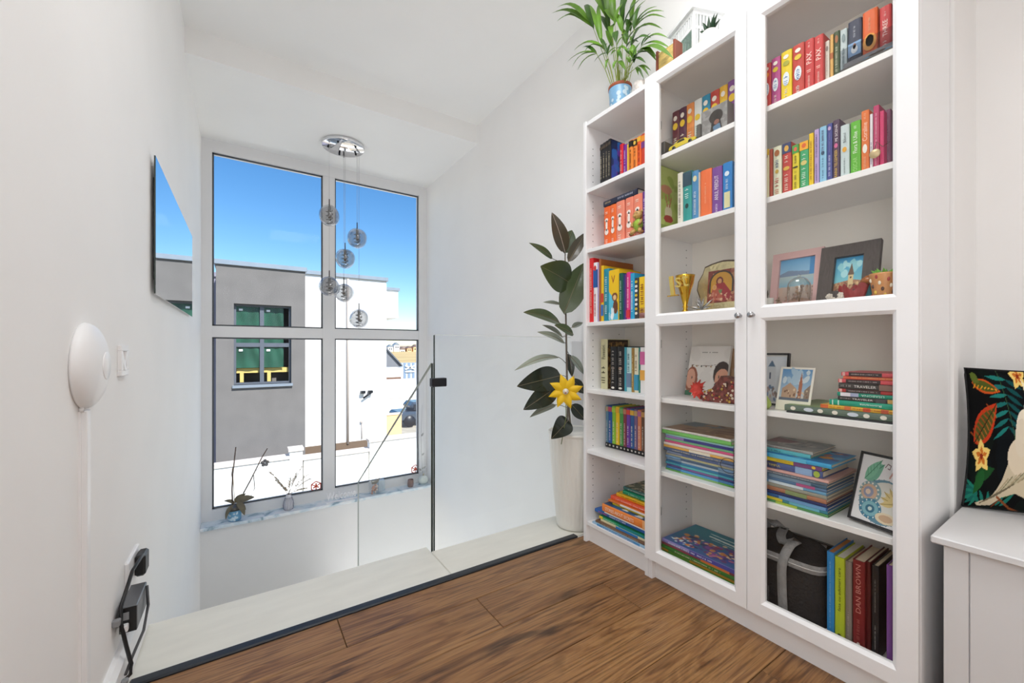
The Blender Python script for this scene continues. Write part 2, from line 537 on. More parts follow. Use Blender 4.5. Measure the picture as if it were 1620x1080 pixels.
# window: frame, four panes, marble sill
wx = [-0.215, 0.63, 0.735, 1.573]
wz = [-1.337 + EYE, 0.098 + EYE, 0.192 + EYE, 1.638 + EYE]
ztop, zbot = 2.663, -0.505
fm = MB()
fm.bx(XL, wx[0], YW, YW + .09, zbot, ztop).bx(wx[3], XR, YW, YW + .09, zbot, ztop)
fm.bx(wx[1], wx[2], YW + .004, YW + .09, zbot, ztop)
fm.bx(wx[0], wx[3], YW + .001, YW + .09, wz[3], ztop).bx(wx[0], wx[3], YW + .001, YW + .09, zbot, wz[0]).bx(wx[0], wx[3], YW + .008, YW + .09, wz[1], wz[2])
win = put(fm, 'window_1', frame_m, kind='structure')
for i in (0, 2):
    for j in (0, 2):
        x0, x1, z0, z1 = wx[i], wx[i + 1], wz[j], wz[j + 1]
        b = MB()
        for (a0, a1, b0, b1) in ((x0, x0 + .012, z0, z1), (x1 - .012, x1, z0, z1), (x0, x1, z0, z0 + .012), (x0, x1, z1 - .012, z1)):
            b.bx(a0, a1, YW + .024, YW + .034, b0, b1)
        put(b, 'gasket', mat('gasket', '#55585c', 0.6), win)
        put(MB().bx(x0, x1, YW + .040, YW + .046, z0, z1), 'pane', pane_m, win)
sill_top = -1.425 + EYE
put(MB().bx(XL, XR, 4.050, YW + .02, sill_top - .026, sill_top, bev=.004), 'trim_2', marble_m, kind='structure')
red_m = mat('red_sticker', '#e8674f', 0.5)
for (px, py) in ((500, 769), (657, 742)):
    c = P(px, py, Y=YW + .038)
    s = 0.046
    b = MB()
    def tri(a, bb, w=.006):
        a = Vector((c.x + a[0] * s, YW + .0385, c.z + a[1] * s)); bb = Vector((c.x + bb[0] * s, YW + .0385, c.z + bb[1] * s))
        b.tube([a, bb], w * .9, 6)
    hexa = [(math.cos(math.radians(30 + 60 * k)), math.sin(math.radians(30 + 60 * k))) for k in range(6)]
    for k in range(6): tri(hexa[k], hexa[(k + 1) % 6])
    for k in (0, 2, 4): tri((0, 0), hexa[k])
    for k in (1, 3, 5): tri((0, 0), (hexa[k][0] * .6, hexa[k][1] * .6), .008)
    put(b, 'window_sticker', red_m, win, label='small red outline sticker in the corner of the pane')

# ------------------------------------------------------------------ outside
render_w = mat('white_render', '#f2f1ee', 0.85, var=0.015, scale=2, bump=0.02)
render_g = mat('grey_render', '#74706d', 0.9, var=0.07, scale=2.5, bump=0.15, bscale=30)
cap_m = mat('roof_flashing', '#8f98a2', 0.4, metal=0.3)
put(MB().bx(-60, 90, 4.6, 60, -3.3, -3.02), 'ground', mat('gravel', '#b5aa98', 0.95, var=0.15, scale=3), label='pale dusty ground of the yards below the window', cat='ground', kind='structure')

gb = thing('building', 'grey rendered house with a four pane window wrapped in green film', 'building', (0.4, 12, -3.02))
gz = EYE + 2.02
gw = (-0.186, 1.046, EYE - 0.885, EYE + 1.105)
b = MB()
b.bx(-.54, gw[0], 12, 15, -3.02, gz).bx(gw[1], 1.37, 12, 15, -3.02, gz).bx(gw[0], gw[1], 12, 15, -3.02, gw[2]).bx(gw[0], gw[1], 12, 15, gw[3], gz).bx(gw[0], gw[1], 12.9, 15, gw[2], gw[3])
put(b, 'wall', render_g, gb)
put(MB().bx(-.58, 1.41, 11.95, 15.05, gz, gz + .12, bev=.01), 'roof_edge', cap_m, gb)
put(MB().bx(-4, -.56, 14, 17, -3.02, gz - .02).bx(-4, -.54, 13.95, 17, gz - .02, gz + .1), 'rear_wing', mat('mauve_render', '#8f8c9c', 0.9), gb)
f = MB()
gx = [gw[0], 0.40, gw[1]]; gzz = [gw[2], EYE + .10, gw[3]]
for x in gx: f.bx(max(gw[0], x - .045), min(gw[1], x + .045), 12.12, 12.2, gw[2], gw[3])
for z in gzz: f.bx(gw[0], gw[1], 12.128, 12.19, max(gw[2], z - .05), min(gw[3], z + .05))
gwin = put(f, 'window', mat('grey_window_frame', '#5b6069', 0.4), gb)
film = mat('green_film', '#24503f', 0.35, var=0.35, scale=4, bump=0.5, bscale=6, stretch=(1, 1, .5))
for i in range(2):
    for j in range(2):
        z0 = gzz[j] + .05
        if j == 0: z0 += .36
        put(MB().grid(lambda u, v, i=i, j=j, z0=z0: (gx[i] + .045 + u * (gx[i + 1] - gx[i] - .09 - (.12 if i == 1 else 0)), 12.17 + .01 * math.sin(9 * u + 5 * v * u), z0 + v * (gzz[j + 1] - .05 - z0)), 10, 8), 'film_sheet', film, gwin)
        if j == 0:
            put(MB().bx(gx[i] + .05, gx[i + 1] - .05, 12.25, 12.4, gw[2] + .28, gw[2] + .40).bx(gx[i] + .12, gx[i] + .2, 12.25, 12.4, gw[2] + .05, gw[2] + .28), 'timber_batten', mat('yellow_timber', '#cdb56a', 0.7), gwin)
        put(MB().bx(gx[i] + .10, gx[i] + .18, 12.15, 12.16, gzz[j + 1] - .16, gzz[j + 1] - .11), 'paper_tag', render_w, gwin)
put(MB().bx(gw[0] - .03, gw[1] + .03, 11.94, 12.14, gw[2] - .07, gw[2] - .0), 'window_sill', cap_m, gb)

wb = thing('building', 'tall white rendered house beside the grey house, with a drainpipe', 'building', (2.6, 13, -3.02))
put(MB().bx(1.43, 3.79, 13, 19, -2.9, EYE + 2.13), 'wall', render_w, wb)
put(MB().bx(1.43, 3.84, 12.94, 19.05, EYE + 2.13, EYE + 2.25, bev=.01), 'roof_edge', cap_m, wb)
put(MB().bx(3.79, 4.81, 15, 19, EYE + 1.14, EYE + 2.15), 'wing', render_w, wb)
put(MB().bx(3.79, 4.86, 14.95, 19.05, EYE + 2.15, EYE + 2.25), 'roof_edge', cap_m, wb)
put(MB().bx(1.43, 3.6, 12.97, 13, -3.02, EYE - 2.80), 'plinth', mat('dark_plinth', '#6d5b4b', 0.8), wb)
put(MB().tube([(2.63, 12.96, EYE + 2.1), (2.63, 12.96, EYE - 2.85)], .035, 10), 'drainpipe', mat('drainpipe', '#b9ada4', 0.5), wb)
put(MB().bx(3.0, 3.12, 12.86, 13, EYE - 1.36, EYE - 1.28).bx(3.22, 3.34, 12.86, 13, EYE - 1.36, EYE - 1.28).tube([(3.06, 12.9, EYE - 1.50), (3.3, 12.9, EYE - 1.34)], .03, 6), 'wall_light', dark_m, wb)
put(MB().tube([(3.04, 12.97, EYE - 2.2), (3.04, 12.97, EYE - 2.75)], .015, 6).bx(2.99, 3.05, 12.93, 12.98, EYE - 2.25, EYE - 2.2), 'thin_pipe', mat('drainpipe'), wb)

def fence(label, x0, x1, y0, y1, ztop, cap=True):
    t = thing('boundary_wall', label, 'wall', ((x0 + x1) / 2, y0, -3.02))
    put(MB().bx(x0, x1, y0, y1, -3.02, ztop), 'wall_panel', render_w, t)
    put(MB().bx(x0 - .02, x1 + .02, y0 - .03, y1 + .03, ztop, ztop + .05), 'coping', mat('coping', '#ddd0c6', 0.8), t)
fence('low white boundary wall in front of the grey house', -4, 0.75, 9, 9.2, EYE - 2.13)
fence('short white pier of the boundary wall at the corner of the grey house', 0.754, 0.98, 8.98, 9.2, EYE - 1.99)
fence('low white boundary wall in front of the tall white house', 1.004, 2.24, 9, 9.2, EYE - 2.19)
fence('white boundary wall at the lower right of the view, before the yard', 2.27, 7, 9, 9.2, EYE - 2.0)
fence('white garden wall across the yard, left of the parked car', 6.5, 16, 24, 24.3, EYE - 2.92)
fence('white garden wall below the blue striped shed', 8, 24, 32, 32.3, EYE - 2.45)
tanw = thing('garden_wall', 'tan wall standing in the yard behind the white boundary wall', 'wall', (4.8, 17, -3.02))
put(MB().bx(4.9, 5.6, 17, 17.2, -3.02, EYE - 2.75), 'wall_panel', mat('tan_render', '#dcb98a', 0.9), tanw)
put(MB().bx(4.88, 5.62, 16.97, 17.23, EYE - 2.75, EYE - 2.70), 'coping', mat('coping'), tanw)
car = thing('car', 'dark car parked in the yard below the white garden wall', 'car', (7.6, 20.5, -3.02))
put(MB().bx(6.4, 9.6, 20, 21.6, -2.75, -2.25, bev=.12).bx(7.1, 9.0, 20.1, 21.5, -2.25, -1.80, bev=.18), 'body', mat('car_paint', '#3d4854', 0.25, coat=.5), car)
for q in (7.25, 8.1): put(MB().bx(q, q + .75, 20.08, 20.12, -2.2, -1.9), 'window', mat('car_glass', '#20262b', 0.1), car)
for x in (7.0, 9.0):
    put(MB().lathe([(0, -.1), (.28, -.1), (.3, -.05), (.3, .05), (.28, .1), (0, .1)], n=16, mtx=Matrix.Translation((x, 20.05, -2.72)) @ Matrix.Rotation(math.pi / 2, 4, 'X')), 'wheel', black_m, car)
shed = thing('shed', 'blue and grey striped metal shed beyond the white garden walls', 'shed', (17, 45, -3.02))
for k in range(24):
    put(MB().bx(14.3 + .25 * k, 14.3 + .25 * k + .24, 45 - .05 * (k % 2), 47, -3.02, EYE - 1.62), 'metal_panel', mat('shed_a', '#7f93ab', 0.5) if k % 2 else mat('shed_b', '#b9c2cb', 0.5), shed)
for a in (-.35, .35):
    put(MB().bx(-.6, .6, -.03, .03, -.07, .07, mtx=Matrix.Translation((15.75, 44.88, EYE - 2.1)) @ Matrix.Rotation(a, 4, 'Y')), 'emblem', render_w, shed)
put(MB().bx(15.2, 16.3, 44.86, 44.92, EYE - 2.62, EYE - 2.5), 'emblem', render_w, shed)
gr = thing('shed', 'grey pitched roof shed right of the tall white house', 'shed', (12.0, 40, -3.02))
put(MB().prism([(11.5, -3.02), (13.0, -3.02), (13.0, EYE - 1.6), (11.5, EYE + .2)], 40, 44, lambda p, q, t: (p, t, q)), 'body', mat('shed_grey', '#77787c', 0.7), gr)
put(MB().prism([(11.4, EYE + .2), (13.2, EYE - 1.75), (13.2, EYE - 1.6), (11.4, EYE + .4)], 39.8, 44.2, lambda p, q, t: (p, t, q)), 'roof', mat('shed_roof', '#5f636b', 0.6), gr)
wh = thing('shed', 'small white flat roofed outbuilding below the grey pitched roof', 'shed', (11, 36, -3.02))
put(MB().bx(10, 12.0, 36, 38, -3.02, EYE - 1.7), 'wall', render_w, wh)
put(MB().bx(10.3, 11.8, 35.97, 36.0, -2.7, EYE - 2.5), 'opening', mat('brown_opening', '#7b5c4a', 0.8), wh)
put(MB().prism([(-200, EYE - 2.6), (400, EYE - 2.6), (400, EYE - 2.5), (-200, EYE - 2.5)], 60, 61, lambda p, q, t: (p, t, q)).add([(-200, 60, EYE - 2.5), (400, 60, EYE - 2.5), (400, 240, EYE - 1.6), (-200, 240, EYE - 1.6)], [(0, 1, 2, 3)]), 'field', mat('dry_field', '#c3a773', 0.95, var=0.3, scale=.15, stretch=(.3, 2, 1)), label='dry yellow field on the slope far behind the sheds', cat='field', kind='structure')
put(MB().prism([(-200, -4), (500, -4), (500, 4.5), (250, 5.0), (150, 3.2), (80, 2.6), (-200, 5)], 240, 300, lambda p, q, t: (p, t, q)), 'hill', mat('scrub', '#8d7f77', 0.95, var=0.25, scale=.1), label='low brown hill along the horizon', cat='hill', kind='structure')
for i, (px, py, s, c, w) in enumerate(((617, 548, 2.6, '#f1efec', 'left white house on the distant hill'), (627, 545, 2.8, '#f6f4f0', 'tall white house on the distant hill'), (636, 552, 2.6, '#e9e4de', 'low white house at the edge of the distant field'), (647, 550, 2.4, '#d9b48a', 'tan house on the distant hill'), (657, 548, 2.8, '#e7bf8c', 'orange tinted house on the distant hill, right of the tan one'))):
    c0 = P(px, py, Y=236)
    h = thing('house', w, 'house', (c0.x, 236, c0.z - s))
    zb = c0.z - s
    put(MB().bx(c0.x - s * .55, c0.x + s * .55, 235, 239, zb - 3, zb + s * .9), 'wall', mat('far_wall_%d' % i, c, 0.9), h)
    put(MB().prism([(c0.x - s * .65, zb + s * .9), (c0.x + s * .65, zb + s * .9), (c0.x, zb + s * 1.45)], 234.8, 239.2, lambda p, q, t: (p, t, q)), 'roof', mat('far_roof', '#7d6a62', 0.8) if i > 1 else cap_m, h)
    for q in (-.3, .1): put(MB().bx(c0.x + s * q, c0.x + s * (q + .25), 234.95, 235, zb + s * .3, zb + s * .6), 'window', dark_m, h)

# ------------------------------------------------------------------ bookcases
SH = [z + EYE for z in (-.828, -.483, -.194, .127, .478, .766)]   # tops of the shelves, bottom first
XF = 1.376; XB = 1.655; TOP = 2.018
YN0, YN1 = 1.0848, 1.4632     # narrow bookcase
YD0, YD1 = 0.2838, 1.0838     # wide bookcase
T = 0.018
def carcass(t, y0, y1, bm):
    for y in (y0, y1 - T):
        put(MB().bx(XF, XB, y, y + T, 0, TOP, bev=.0012), 'side_panel', white_m, t)
    put(MB().bx(XF + .004, XB - .006, y0 + T, y1 - T, TOP - .022, TOP - .002, bev=.001), 'top_panel', white_m, t)
    put(MB().bx(XB - .006, XB, y0 + T, y1 - T, .06, TOP - .002), 'back_panel', bm, t)
    put(MB().bx(XF + .022, XF + .038, y0 + T, y1 - T, 0, SH[0] - .02), 'plinth', white_m, t)
    for i, z in enumerate(SH):
        put(MB().bx(XF + .006, XB - .006, y0 + T + .0005, y1 - T - .0005, z - .018, z, bev=.0012), 'shelf', white_m, t)
    hm = MB()
    for x in (XF + .045, XB - .05):
        z = .2
        while z < TOP - .12:
            if all(abs(z - (s - .009)) > .012 for s in SH):
                for y, d in ((y1 - T, -1),):
                    hm.add([(x + .0027 * math.cos(a), y + d * .0004, z + .0027 * math.sin(a)) for a in [k * math.pi / 4 for k in range(8)]], [tuple(range(8))])
            z += .032
    put(hm, 'peg_holes', mat('peg_hole', '#55565a', 0.7), t, kind='stuff')
nb = thing('bookcase', 'narrow white open bookcase with six compartments, beside the potted rubber plant', 'bookcase', (1.515, (YN0 + YN1) / 2, 0))
carcass(nb, YN0, YN1, back_m)
wbk = thing('bookcase', 'wide white bookcase with two glazed doors and steel knobs', 'bookcase', (1.515, (YD0 + YD1) / 2, 0))
carcass(wbk, YD0, YD1, back_m)
DX = 1.354
def door(y0, y1, g0, g1, knob_y, hinge_y):
    z0, z1 = EYE - .838, EYE + 1.088
    gz0, gz1 = EYE - .790, EYE + 1.040
    r0, r1 = EYE + .088, EYE + .138
    e = .009
    b = MB()
    b.bx(DX, DX + .020, y0, g0 - e, z0, z1).bx(DX, DX + .020, g1 + e, y1, z0, z1)
    b.bx(DX, DX + .020, g0 - e, g1 + e, z0, gz0 - e).bx(DX, DX + .020, g0 - e, g1 + e, gz1 + e, z1).bx(DX, DX + .020, g0 - e, g1 + e, r0 + e, r1 - e)
    for (a0, a1) in ((gz0, r0), (r1, gz1)):
        o = [(DX, g0 - e, a0 - e), (DX, g1 + e, a0 - e), (DX, g1 + e, a1 + e), (DX, g0 - e, a1 + e)]
        i = [(DX + .009, g0, a0), (DX + .009, g1, a0), (DX + .009, g1, a1), (DX + .009, g0, a1)]
        k = [(DX + .020, p[1], p[2]) for p in i]
        b.add(o + i + k, [(0, 1, 5, 4), (1, 2, 6, 5), (2, 3, 7, 6), (3, 0, 4, 7), (4, 5, 9, 8), (5, 6, 10, 9), (6, 7, 11, 10), (7, 4, 8, 11)])
    d = put(b, 'door', white_m, wbk)
    for (a0, a1) in ((gz0, r0), (r1, gz1)):
        put(MB().bx(DX + .012, DX + .016, g0, g1, a0, a1), 'glass_pane', door_glass_m, d)
    kz = EYE + .108
    put(MB().lathe([(0, 0), (.005, 0), (.005, .010), (.009, .013), (.010, .020), (.008, .024), (0, .025)], n=16, mtx=Matrix.Translation((DX, knob_y, kz)) @ Matrix.Rotation(-math.pi / 2, 4, 'Y')), 'knob', steel_m, d, label='small round steel knob')
    for hz in (EYE + .91, EYE + .02, EYE - .66):
        s = -1 if hinge_y > .7 else 1
        put(MB().bx(XF + .004, XF + .05, hinge_y, hinge_y + s * .010, hz - .018, hz + .018, bev=.003).bx(XF - .003, XF + .014, hinge_y, hinge_y + s * .026, hz - .022, hz + .022, bev=.003), 'hinge', steel_m, d)
ym = 0.6837
door(ym + .001, YD1 - .0005, .7285, 1.0229, ym + .020, YD1 - T)
door(YD0 + .0005, ym - .001, .3325, .6329, ym - .020, YD0 + T)

# ------------------------------------------------------------------ bench in the alcove
bx0, by1 = 1.366, 0.266
bench = thing('storage_bench', 'white storage bench with a flat lid, right of the wide bookcase', 'bench', (1.65, -.3, 0))
grey_w = mat('bench_paint', '#dcdcdd', 0.5, var=.01)
put(MB().bx(bx0, XA - .01, -.95, by1, .466, .484, bev=.003), 'lid', grey_w, bench)
body = put(MB().bx(1.392, XA - .02, -.93, .247, .0, .4655), 'body', grey_w, bench)
put(MB().bx(1.385, 1.394, .2075, .2475, .0, .4655, bev=.001), 'corner_board', grey_w, bench)
for k in range(8):
    y1 = .2055 - .14 * k
    put(MB().bx(1.386, 1.394, y1 - .1385, y1, .0, .4655, bev=.001), 'front_board', grey_w, bench)

# ------------------------------------------------------------------ glass balustrade and stair glass
GY, GX = 1.786, 0.737
gt = thing('glass_balustrade', 'clear glass balustrade panel standing on the cream stone beside the planter', 'balustrade', (1.15, GY, 0))
put(MB().bx(GX + .006, 1.575, GY - .006, GY + .006, -.10, EYE + .064), 'glass_panel', rail_glass_m, gt)
put(MB().bx(GX + .003, GX + .006, GY - .006, GY + .006, -.04, EYE + .064), 'glass_edge', edge_m, gt)
put(MB().bx(GX + .007, 1.575, GY - .006, GY + .006, EYE + .0642, EYE + .0665), 'glass_edge', mat('glass_edge_light', '#e2e6e4', 0.2), gt)
put(MB().bx(1.577, 1.66, GY - .012, GY + .012, .10, EYE + .045, bev=.003), 'wall_channel', white_m, gt, label='white wall channel')
put(MB().bx(GX - .012, GX + .062, GY - .016, GY + .016, EYE - .176, EYE - .136, bev=.003), 'clamp', dark_m, gt, label='dark grey square glass clamp')
sg = thing('stair_glass', 'clear glass panel with a slanting top edge along the stair', 'balustrade', (GX, 2.5, -.2))
pf = [(GY + .012, EYE - .072), (3.25, EYE - 1.018), (3.25, -1.25), (GY + .012, -.32)]
put(MB().prism(pf, GX - .007, GX + .002, lambda p, q, t: (t, p, q)), 'glass_panel', rail_glass_m, sg)
put(MB().prism([(pf[0][0], pf[0][1]), (pf[1][0], pf[1][1]), (pf[1][0], pf[1][1] + .006), (pf[0][0], pf[0][1] + .006)], GX - .007, GX + .002, lambda p, q, t: (t, p, q)), 'glass_edge', mat('glass_edge_pale', '#8f978a', 0.3), sg)
put(MB().bx(GX - .007, GX + .002, GY + .007, GY + .010, -.32, EYE - .068), 'glass_edge', edge_m, sg)
put(MB().bx(GX - .007, GX + .002, 3.25, 3.254, -1.25, EYE - 1.018), 'glass_edge', mat('glass_edge_soft', '#b9bebb', 0.3), sg)

# ------------------------------------------------------------------ left wall: mirror, wifi dome, cable duct, switch, socket
mir = thing('mirror', 'frameless rectangular mirror mounted on the left wall', 'mirror', (XL, 2.64, EYE + .46))
mz0, mz1 = EYE + .204, EYE + .716
put(MB().bx(XL, XL + .012, 2.06, 3.24, mz0 + .06, mz1 - .06), 'backing', black_m, mir)
put(MB().bx(XL + .012, XL + .0165, 1.992, 3.30, mz0, mz1), 'mirror_glass', mat('mirror_silver', '#f4f6f6', 0.01, metal=1.0, var=0), mir)
put(MB().bx(XL + .0118, XL + .0168, 1.9905, 1.992, mz0, mz1), 'edge_strip', mat('glass_edge'), mir)

dm = thing('wifi_dome', 'white round wireless access point on the left wall above a cable duct', 'router', (XL, 1.235, EYE - .037))
plast = mat('white_plastic', '#f0f0f1', 0.38, var=.01)
cy, cz, R = 1.238, EYE - .036, .092
D = Matrix.Translation((XL, cy, cz)) @ Matrix.Rotation(math.pi / 2, 4, 'Y')
prof = [(0, 0.0), (R * .96, 0.0), (R, .003)] + [(R * math.cos(a), .005 + .034 * math.sin(a)) for a in [i * math.pi / 2 / 12 for i in range(0, 12)]] + [(0, .039)]
put(MB().lathe(prof, n=48, mtx=D), 'dome', plast, dm)
put(MB().lathe([(.029, .0355), (.031, .0368), (.029, .0385), (0, .0400)], n=40, mtx=D), 'centre_disc', mat('white_plastic_b', '#f6f6f7', 0.3), dm)
put(MB().lathe([(.0295, .0353), (.0315, .0362), (.0325, .0353)], n=40, mtx=D), 'ring_groove', mat('groove', '#bcbcbe', 0.5), dm)
cdt = thing('cable_duct', 'white vertical cable duct running down the left wall from the round dome', 'duct', (XL, 1.22, 0))
put(MB().bx(XL, XL + .013, 1.212, 1.236, .11, EYE - .130, bev=.0015), 'duct_cover', plast, cdt)
put(MB().bx(XL, XL + .004, 1.2085, 1.2395, .11, EYE - .131), 'duct_base', plast, cdt)
put(MB().tube([(XL + .004, 1.212, EYE - .133), (XL + .004, 1.211, EYE - .122)], .004, 8), 'cable', plast, cdt)

sw = thing('light_switch', 'white square light switch on the left wall', 'switch', (XL, 1.566, EYE - .033))
def swbox(y0, y1, z0, z1): return (y0, y1, z0, z1)
y0, y1, z0, z1 = 1.522, 1.608, EYE - .075, EYE + .010
b = MB()
for (a0, a1, c0, c1) in ((y0, y1, z0, z0 + .016), (y0, y1, z1 - .016, z1), (y0, y0 + .02, z0 + .016, z1 - .016), (y1 - .02, y1, z0 + .016, z1 - .016)):
    b.bx(XL, XL + .010, a0, a1, c0, c1, bev=.0015)
put(b, 'frame', plast, sw)
for k in range(2):
    a = y0 + .021 + k * .0225
    q = .004 if k else -.004
    put(MB().add([(XL + .002, a, z0 + .0165), (XL + .002, a + .0215, z0 + .0165), (XL + .002, a + .0215, z1 - .0165), (XL + .002, a, z1 - .0165),
                  (XL + .009 - q, a, z0 + .0165), (XL + .009 - q, a + .0215, z0 + .0165), (XL + .009 + q, a + .0215, z1 - .0165), (XL + .009 + q, a, z1 - .0165)],
                 [(0, 1, 2, 3), (4, 5, 6, 7), (0, 1, 5, 4), (1, 2, 6, 5), (2, 3, 7, 6), (3, 0, 4, 7)]), 'rocker', plast, sw)

sk = thing('wall_socket', 'white wall socket at the lower left with a black plug in it', 'socket', (XL, 1.66, .27))
put(MB().bx(XL, XL + .010, 1.60, 1.75, .222, .305, bev=.003), 'socket_plate', plast, sk)
pl = thing('power_plug', 'black flat power plug seated in the left wall socket', 'plug', (XL + .01, 1.70, .26))
put(MB().bx(XL + .0105, XL + .036, 1.672, 1.735, .228, .292, bev=.006), 'plug_body', black_m, pl)
inj = thing('power_injector', 'black and grey network power box hanging on the left wall, with cables', 'adapter', (XL + .03, 1.57, .20))
jx0, jx1, jy0, jy1, jz0, jz1 = XL + .008, XL + .045, 1.50, 1.635, .158, .226
put(MB().bx(jx0, jx1, jy0, jy1, jz0, jz1, bev=.002), 'case', mat('adapter_grey', '#6f7073', 0.35, metal=.3), inj)
put(MB().bx(jx0 + .001, jx1 - .001, jy0 - .003, jy0 - .0002, jz0 + .001, jz1 - .001), 'front_face', black_m, inj)
put(MB().bx(jx0 + .006, jx0 + .021, jy0 - .0055, jy0 - .0035, jz0 + .036, jz0 + .056), 'port', mat('port_grey', '#8d8f92', 0.4), inj)
put(MB().bx(jx0 + .006, jx0 + .021, jy0 - .020, jy0 - .0035, jz0 + .010, jz0 + .028, bev=.002), 'connector', plast, inj, label='white network connector')
put(MB().tube([(XL + .024, 1.735, .262), (XL + .03, 1.67, .295), (XL + .022, 1.58, .29), (XL + .014, 1.487, .235), (XL + .016, 1.482, .19), (XL + .028, 1.475, .13), (XL + .038, 1.47, .085), (XL + .037, 1.465, .062), (XL + .028, 1.455, .058)], .0046, 8), 'power_cable', black_m, inj)
put(MB().tube([(jx1 + .003, jy1 - .02, .222), (jx1 + .008, jy1 - .035, .17), (jx1 + .004, 1.56, .12), (XL + .034, 1.50, .085), (XL + .028, 1.462, .066)], .0036, 8), 'network_cable', mat('cable_grey', '#4a4b4e', 0.4), inj)
put(MB().bx(XL, XL + .016, 1.466, 1.482, .195, .212, bev=.002), 'cable_clip', mat('port_grey'), inj)
put(MB().bx(XL + .022, XL + .036, 1.440, 1.456, .050, .064, bev=.003), 'cable_clip', mat('port_grey'), inj)

# ------------------------------------------------------------------ chandelier
ch = thing('chandelier', 'chrome pendant lamp with six smoky glass globes hanging from the soffit', 'chandelier', (.715, 3.70, 2.663))
cx, cyy = .715, 3.70
put(MB().lathe([(0, 2.663), (.165, 2.663), (.17, 2.655), (.17, 2.640), (.165, 2.634), (0, 2.634)], c=(cx, cyy, 0), n=48), 'ceiling_plate', chrome_m, ch)
smoke = bpy.data.materials.new('smoky_glass')
smoke.use_nodes = True
nt = smoke.node_tree; nt.nodes.clear()
so = nt.nodes.new('ShaderNodeOutputMaterial'); mx = nt.nodes.new('ShaderNodeMixShader'); tr = nt.nodes.new('ShaderNodeBsdfTransparent'); gl = nt.nodes.new('ShaderNodeBsdfGlossy'); lw = nt.nodes.new('ShaderNodeLayerWeight'); rp = nt.nodes.new('ShaderNodeValToRGB')
tr.inputs['Color'].default_value = (.83, .83, .83, 1); gl.inputs['Roughness'].default_value = .03; gl.inputs['Color'].default_value = (.8, .8, .82, 1)
lw.inputs['Blend'].default_value = .35
rp.color_ramp.elements[0].color = (.10, .10, .10, 1); rp.color_ramp.elements[1].color = (.6, .6, .6, 1); rp.color_ramp.elements[0].position = .15
nt.links.new(lw.outputs['Facing'], rp.inputs['Fac']); nt.links.new(rp.outputs[0], mx.inputs['Fac'])
nt.links.new(tr.outputs[0], mx.inputs[1]); nt.links.new(gl.outputs[0], mx.inputs[2]); nt.links.new(mx.outputs[0], so.inputs['Surface'])
core_m = mat('crystal_core', '#8a8782', 0.15, metal=.7, var=.4, scale=60)
globes = [(521, 341, 3.62), (565, 377, 3.66), (546, 409, 3.72), (521, 453, 3.74), (544, 463, 3.84), (568, 504, 3.70)]
for i, (px, py, y) in enumerate(globes):
    c = P(px, py, Y=y)
    r = .0815
    rr = random.Random(i)
    ph = [rr.uniform(0, 6) for _ in range(4)]
    wob = lambda a, b_, ph=ph: 1 + .025 * math.sin(2 * a + ph[0]) * math.cos(b_) + .03 * math.sin(3 * b_ + ph[1]) + .02 * math.cos(a * 3 + 2 * b_ + ph[2])
    cx1, cy1 = c.x, c.y
    g = put(MB().ball(c, r, 28, 18, fn=wob), 'globe', smoke, ch)
    put(MB().ball(c, r * .9, 28, 18, fn=lambda a, b_: 1 + .04 * math.sin(3 * a + 2 * b_)), 'inner_glass', smoke, g)
    sp = MB().tube([(c.x, c.y, c.z + .075), (c.x, c.y, c.z - .02)], .011, 10)
    hel = [(c.x + .024 * math.cos(t * 1.1), c.y + .024 * math.sin(t * 1.1), c.z + .045 - .0055 * t) for t in [k * .55 for k in range(36)]]
    sp.tube(hel, .0038, 5)
    put(sp, 'socket', core_m, g)
    put(MB().tube([(c.x, c.y, c.z + .078), (c.x, c.y, c.z + .135)], .0045, 8), 'cord_grip', mat('bronze_grip', '#5b544d', 0.3, metal=.8), g)
    put(MB().tube([(c.x, c.y, c.z + .135), (c.x, c.y, 2.636)], .0013, 5), 'cord', steel_m if px > 530 else mat('pale_cord', '#c9c9cb', 0.4), ch)
    put(MB().lathe([(0, 2.634), (.007, 2.634), (.006, 2.618), (0, 2.616)], c=(c.x, c.y, 0), n=10), 'cord_ferrule', steel_m, ch)
for k in range(5):
    a = k * 2 * math.pi / 5 + .4
    put(MB().lathe([(0, 2.634), (.008, 2.634), (.008, 2.622), (0, 2.620)], c=(cx + .12 * math.cos(a), cyy + .12 * math.sin(a), 0), n=10), 'spot_nub', dark_m, ch)

# ------------------------------------------------------------------ books
def hgt(o): return max(v.co.z for v in o.data.vertices)
def bookmat(c):
    return mat('cover_' + c.strip('#'), c, 0.42, var=.03, scale=30)
pages_m = mat('book_pages', '#e4d7bd', 0.8, var=.06, scale=90, stretch=(1, 12, 1))
pages_w = mat('book_pages_white', '#e9e6df', 0.8, var=.05, scale=90, stretch=(1, 12, 1))
ORD = ['first', 'second', 'third', 'fourth', 'fifth', 'sixth', 'seventh', 'eighth', 'ninth', 'tenth', 'eleventh', 'twelfth', 'thirteenth', 'fourteenth', 'fifteenth', 'sixteenth', 'seventeenth', 'eighteenth']

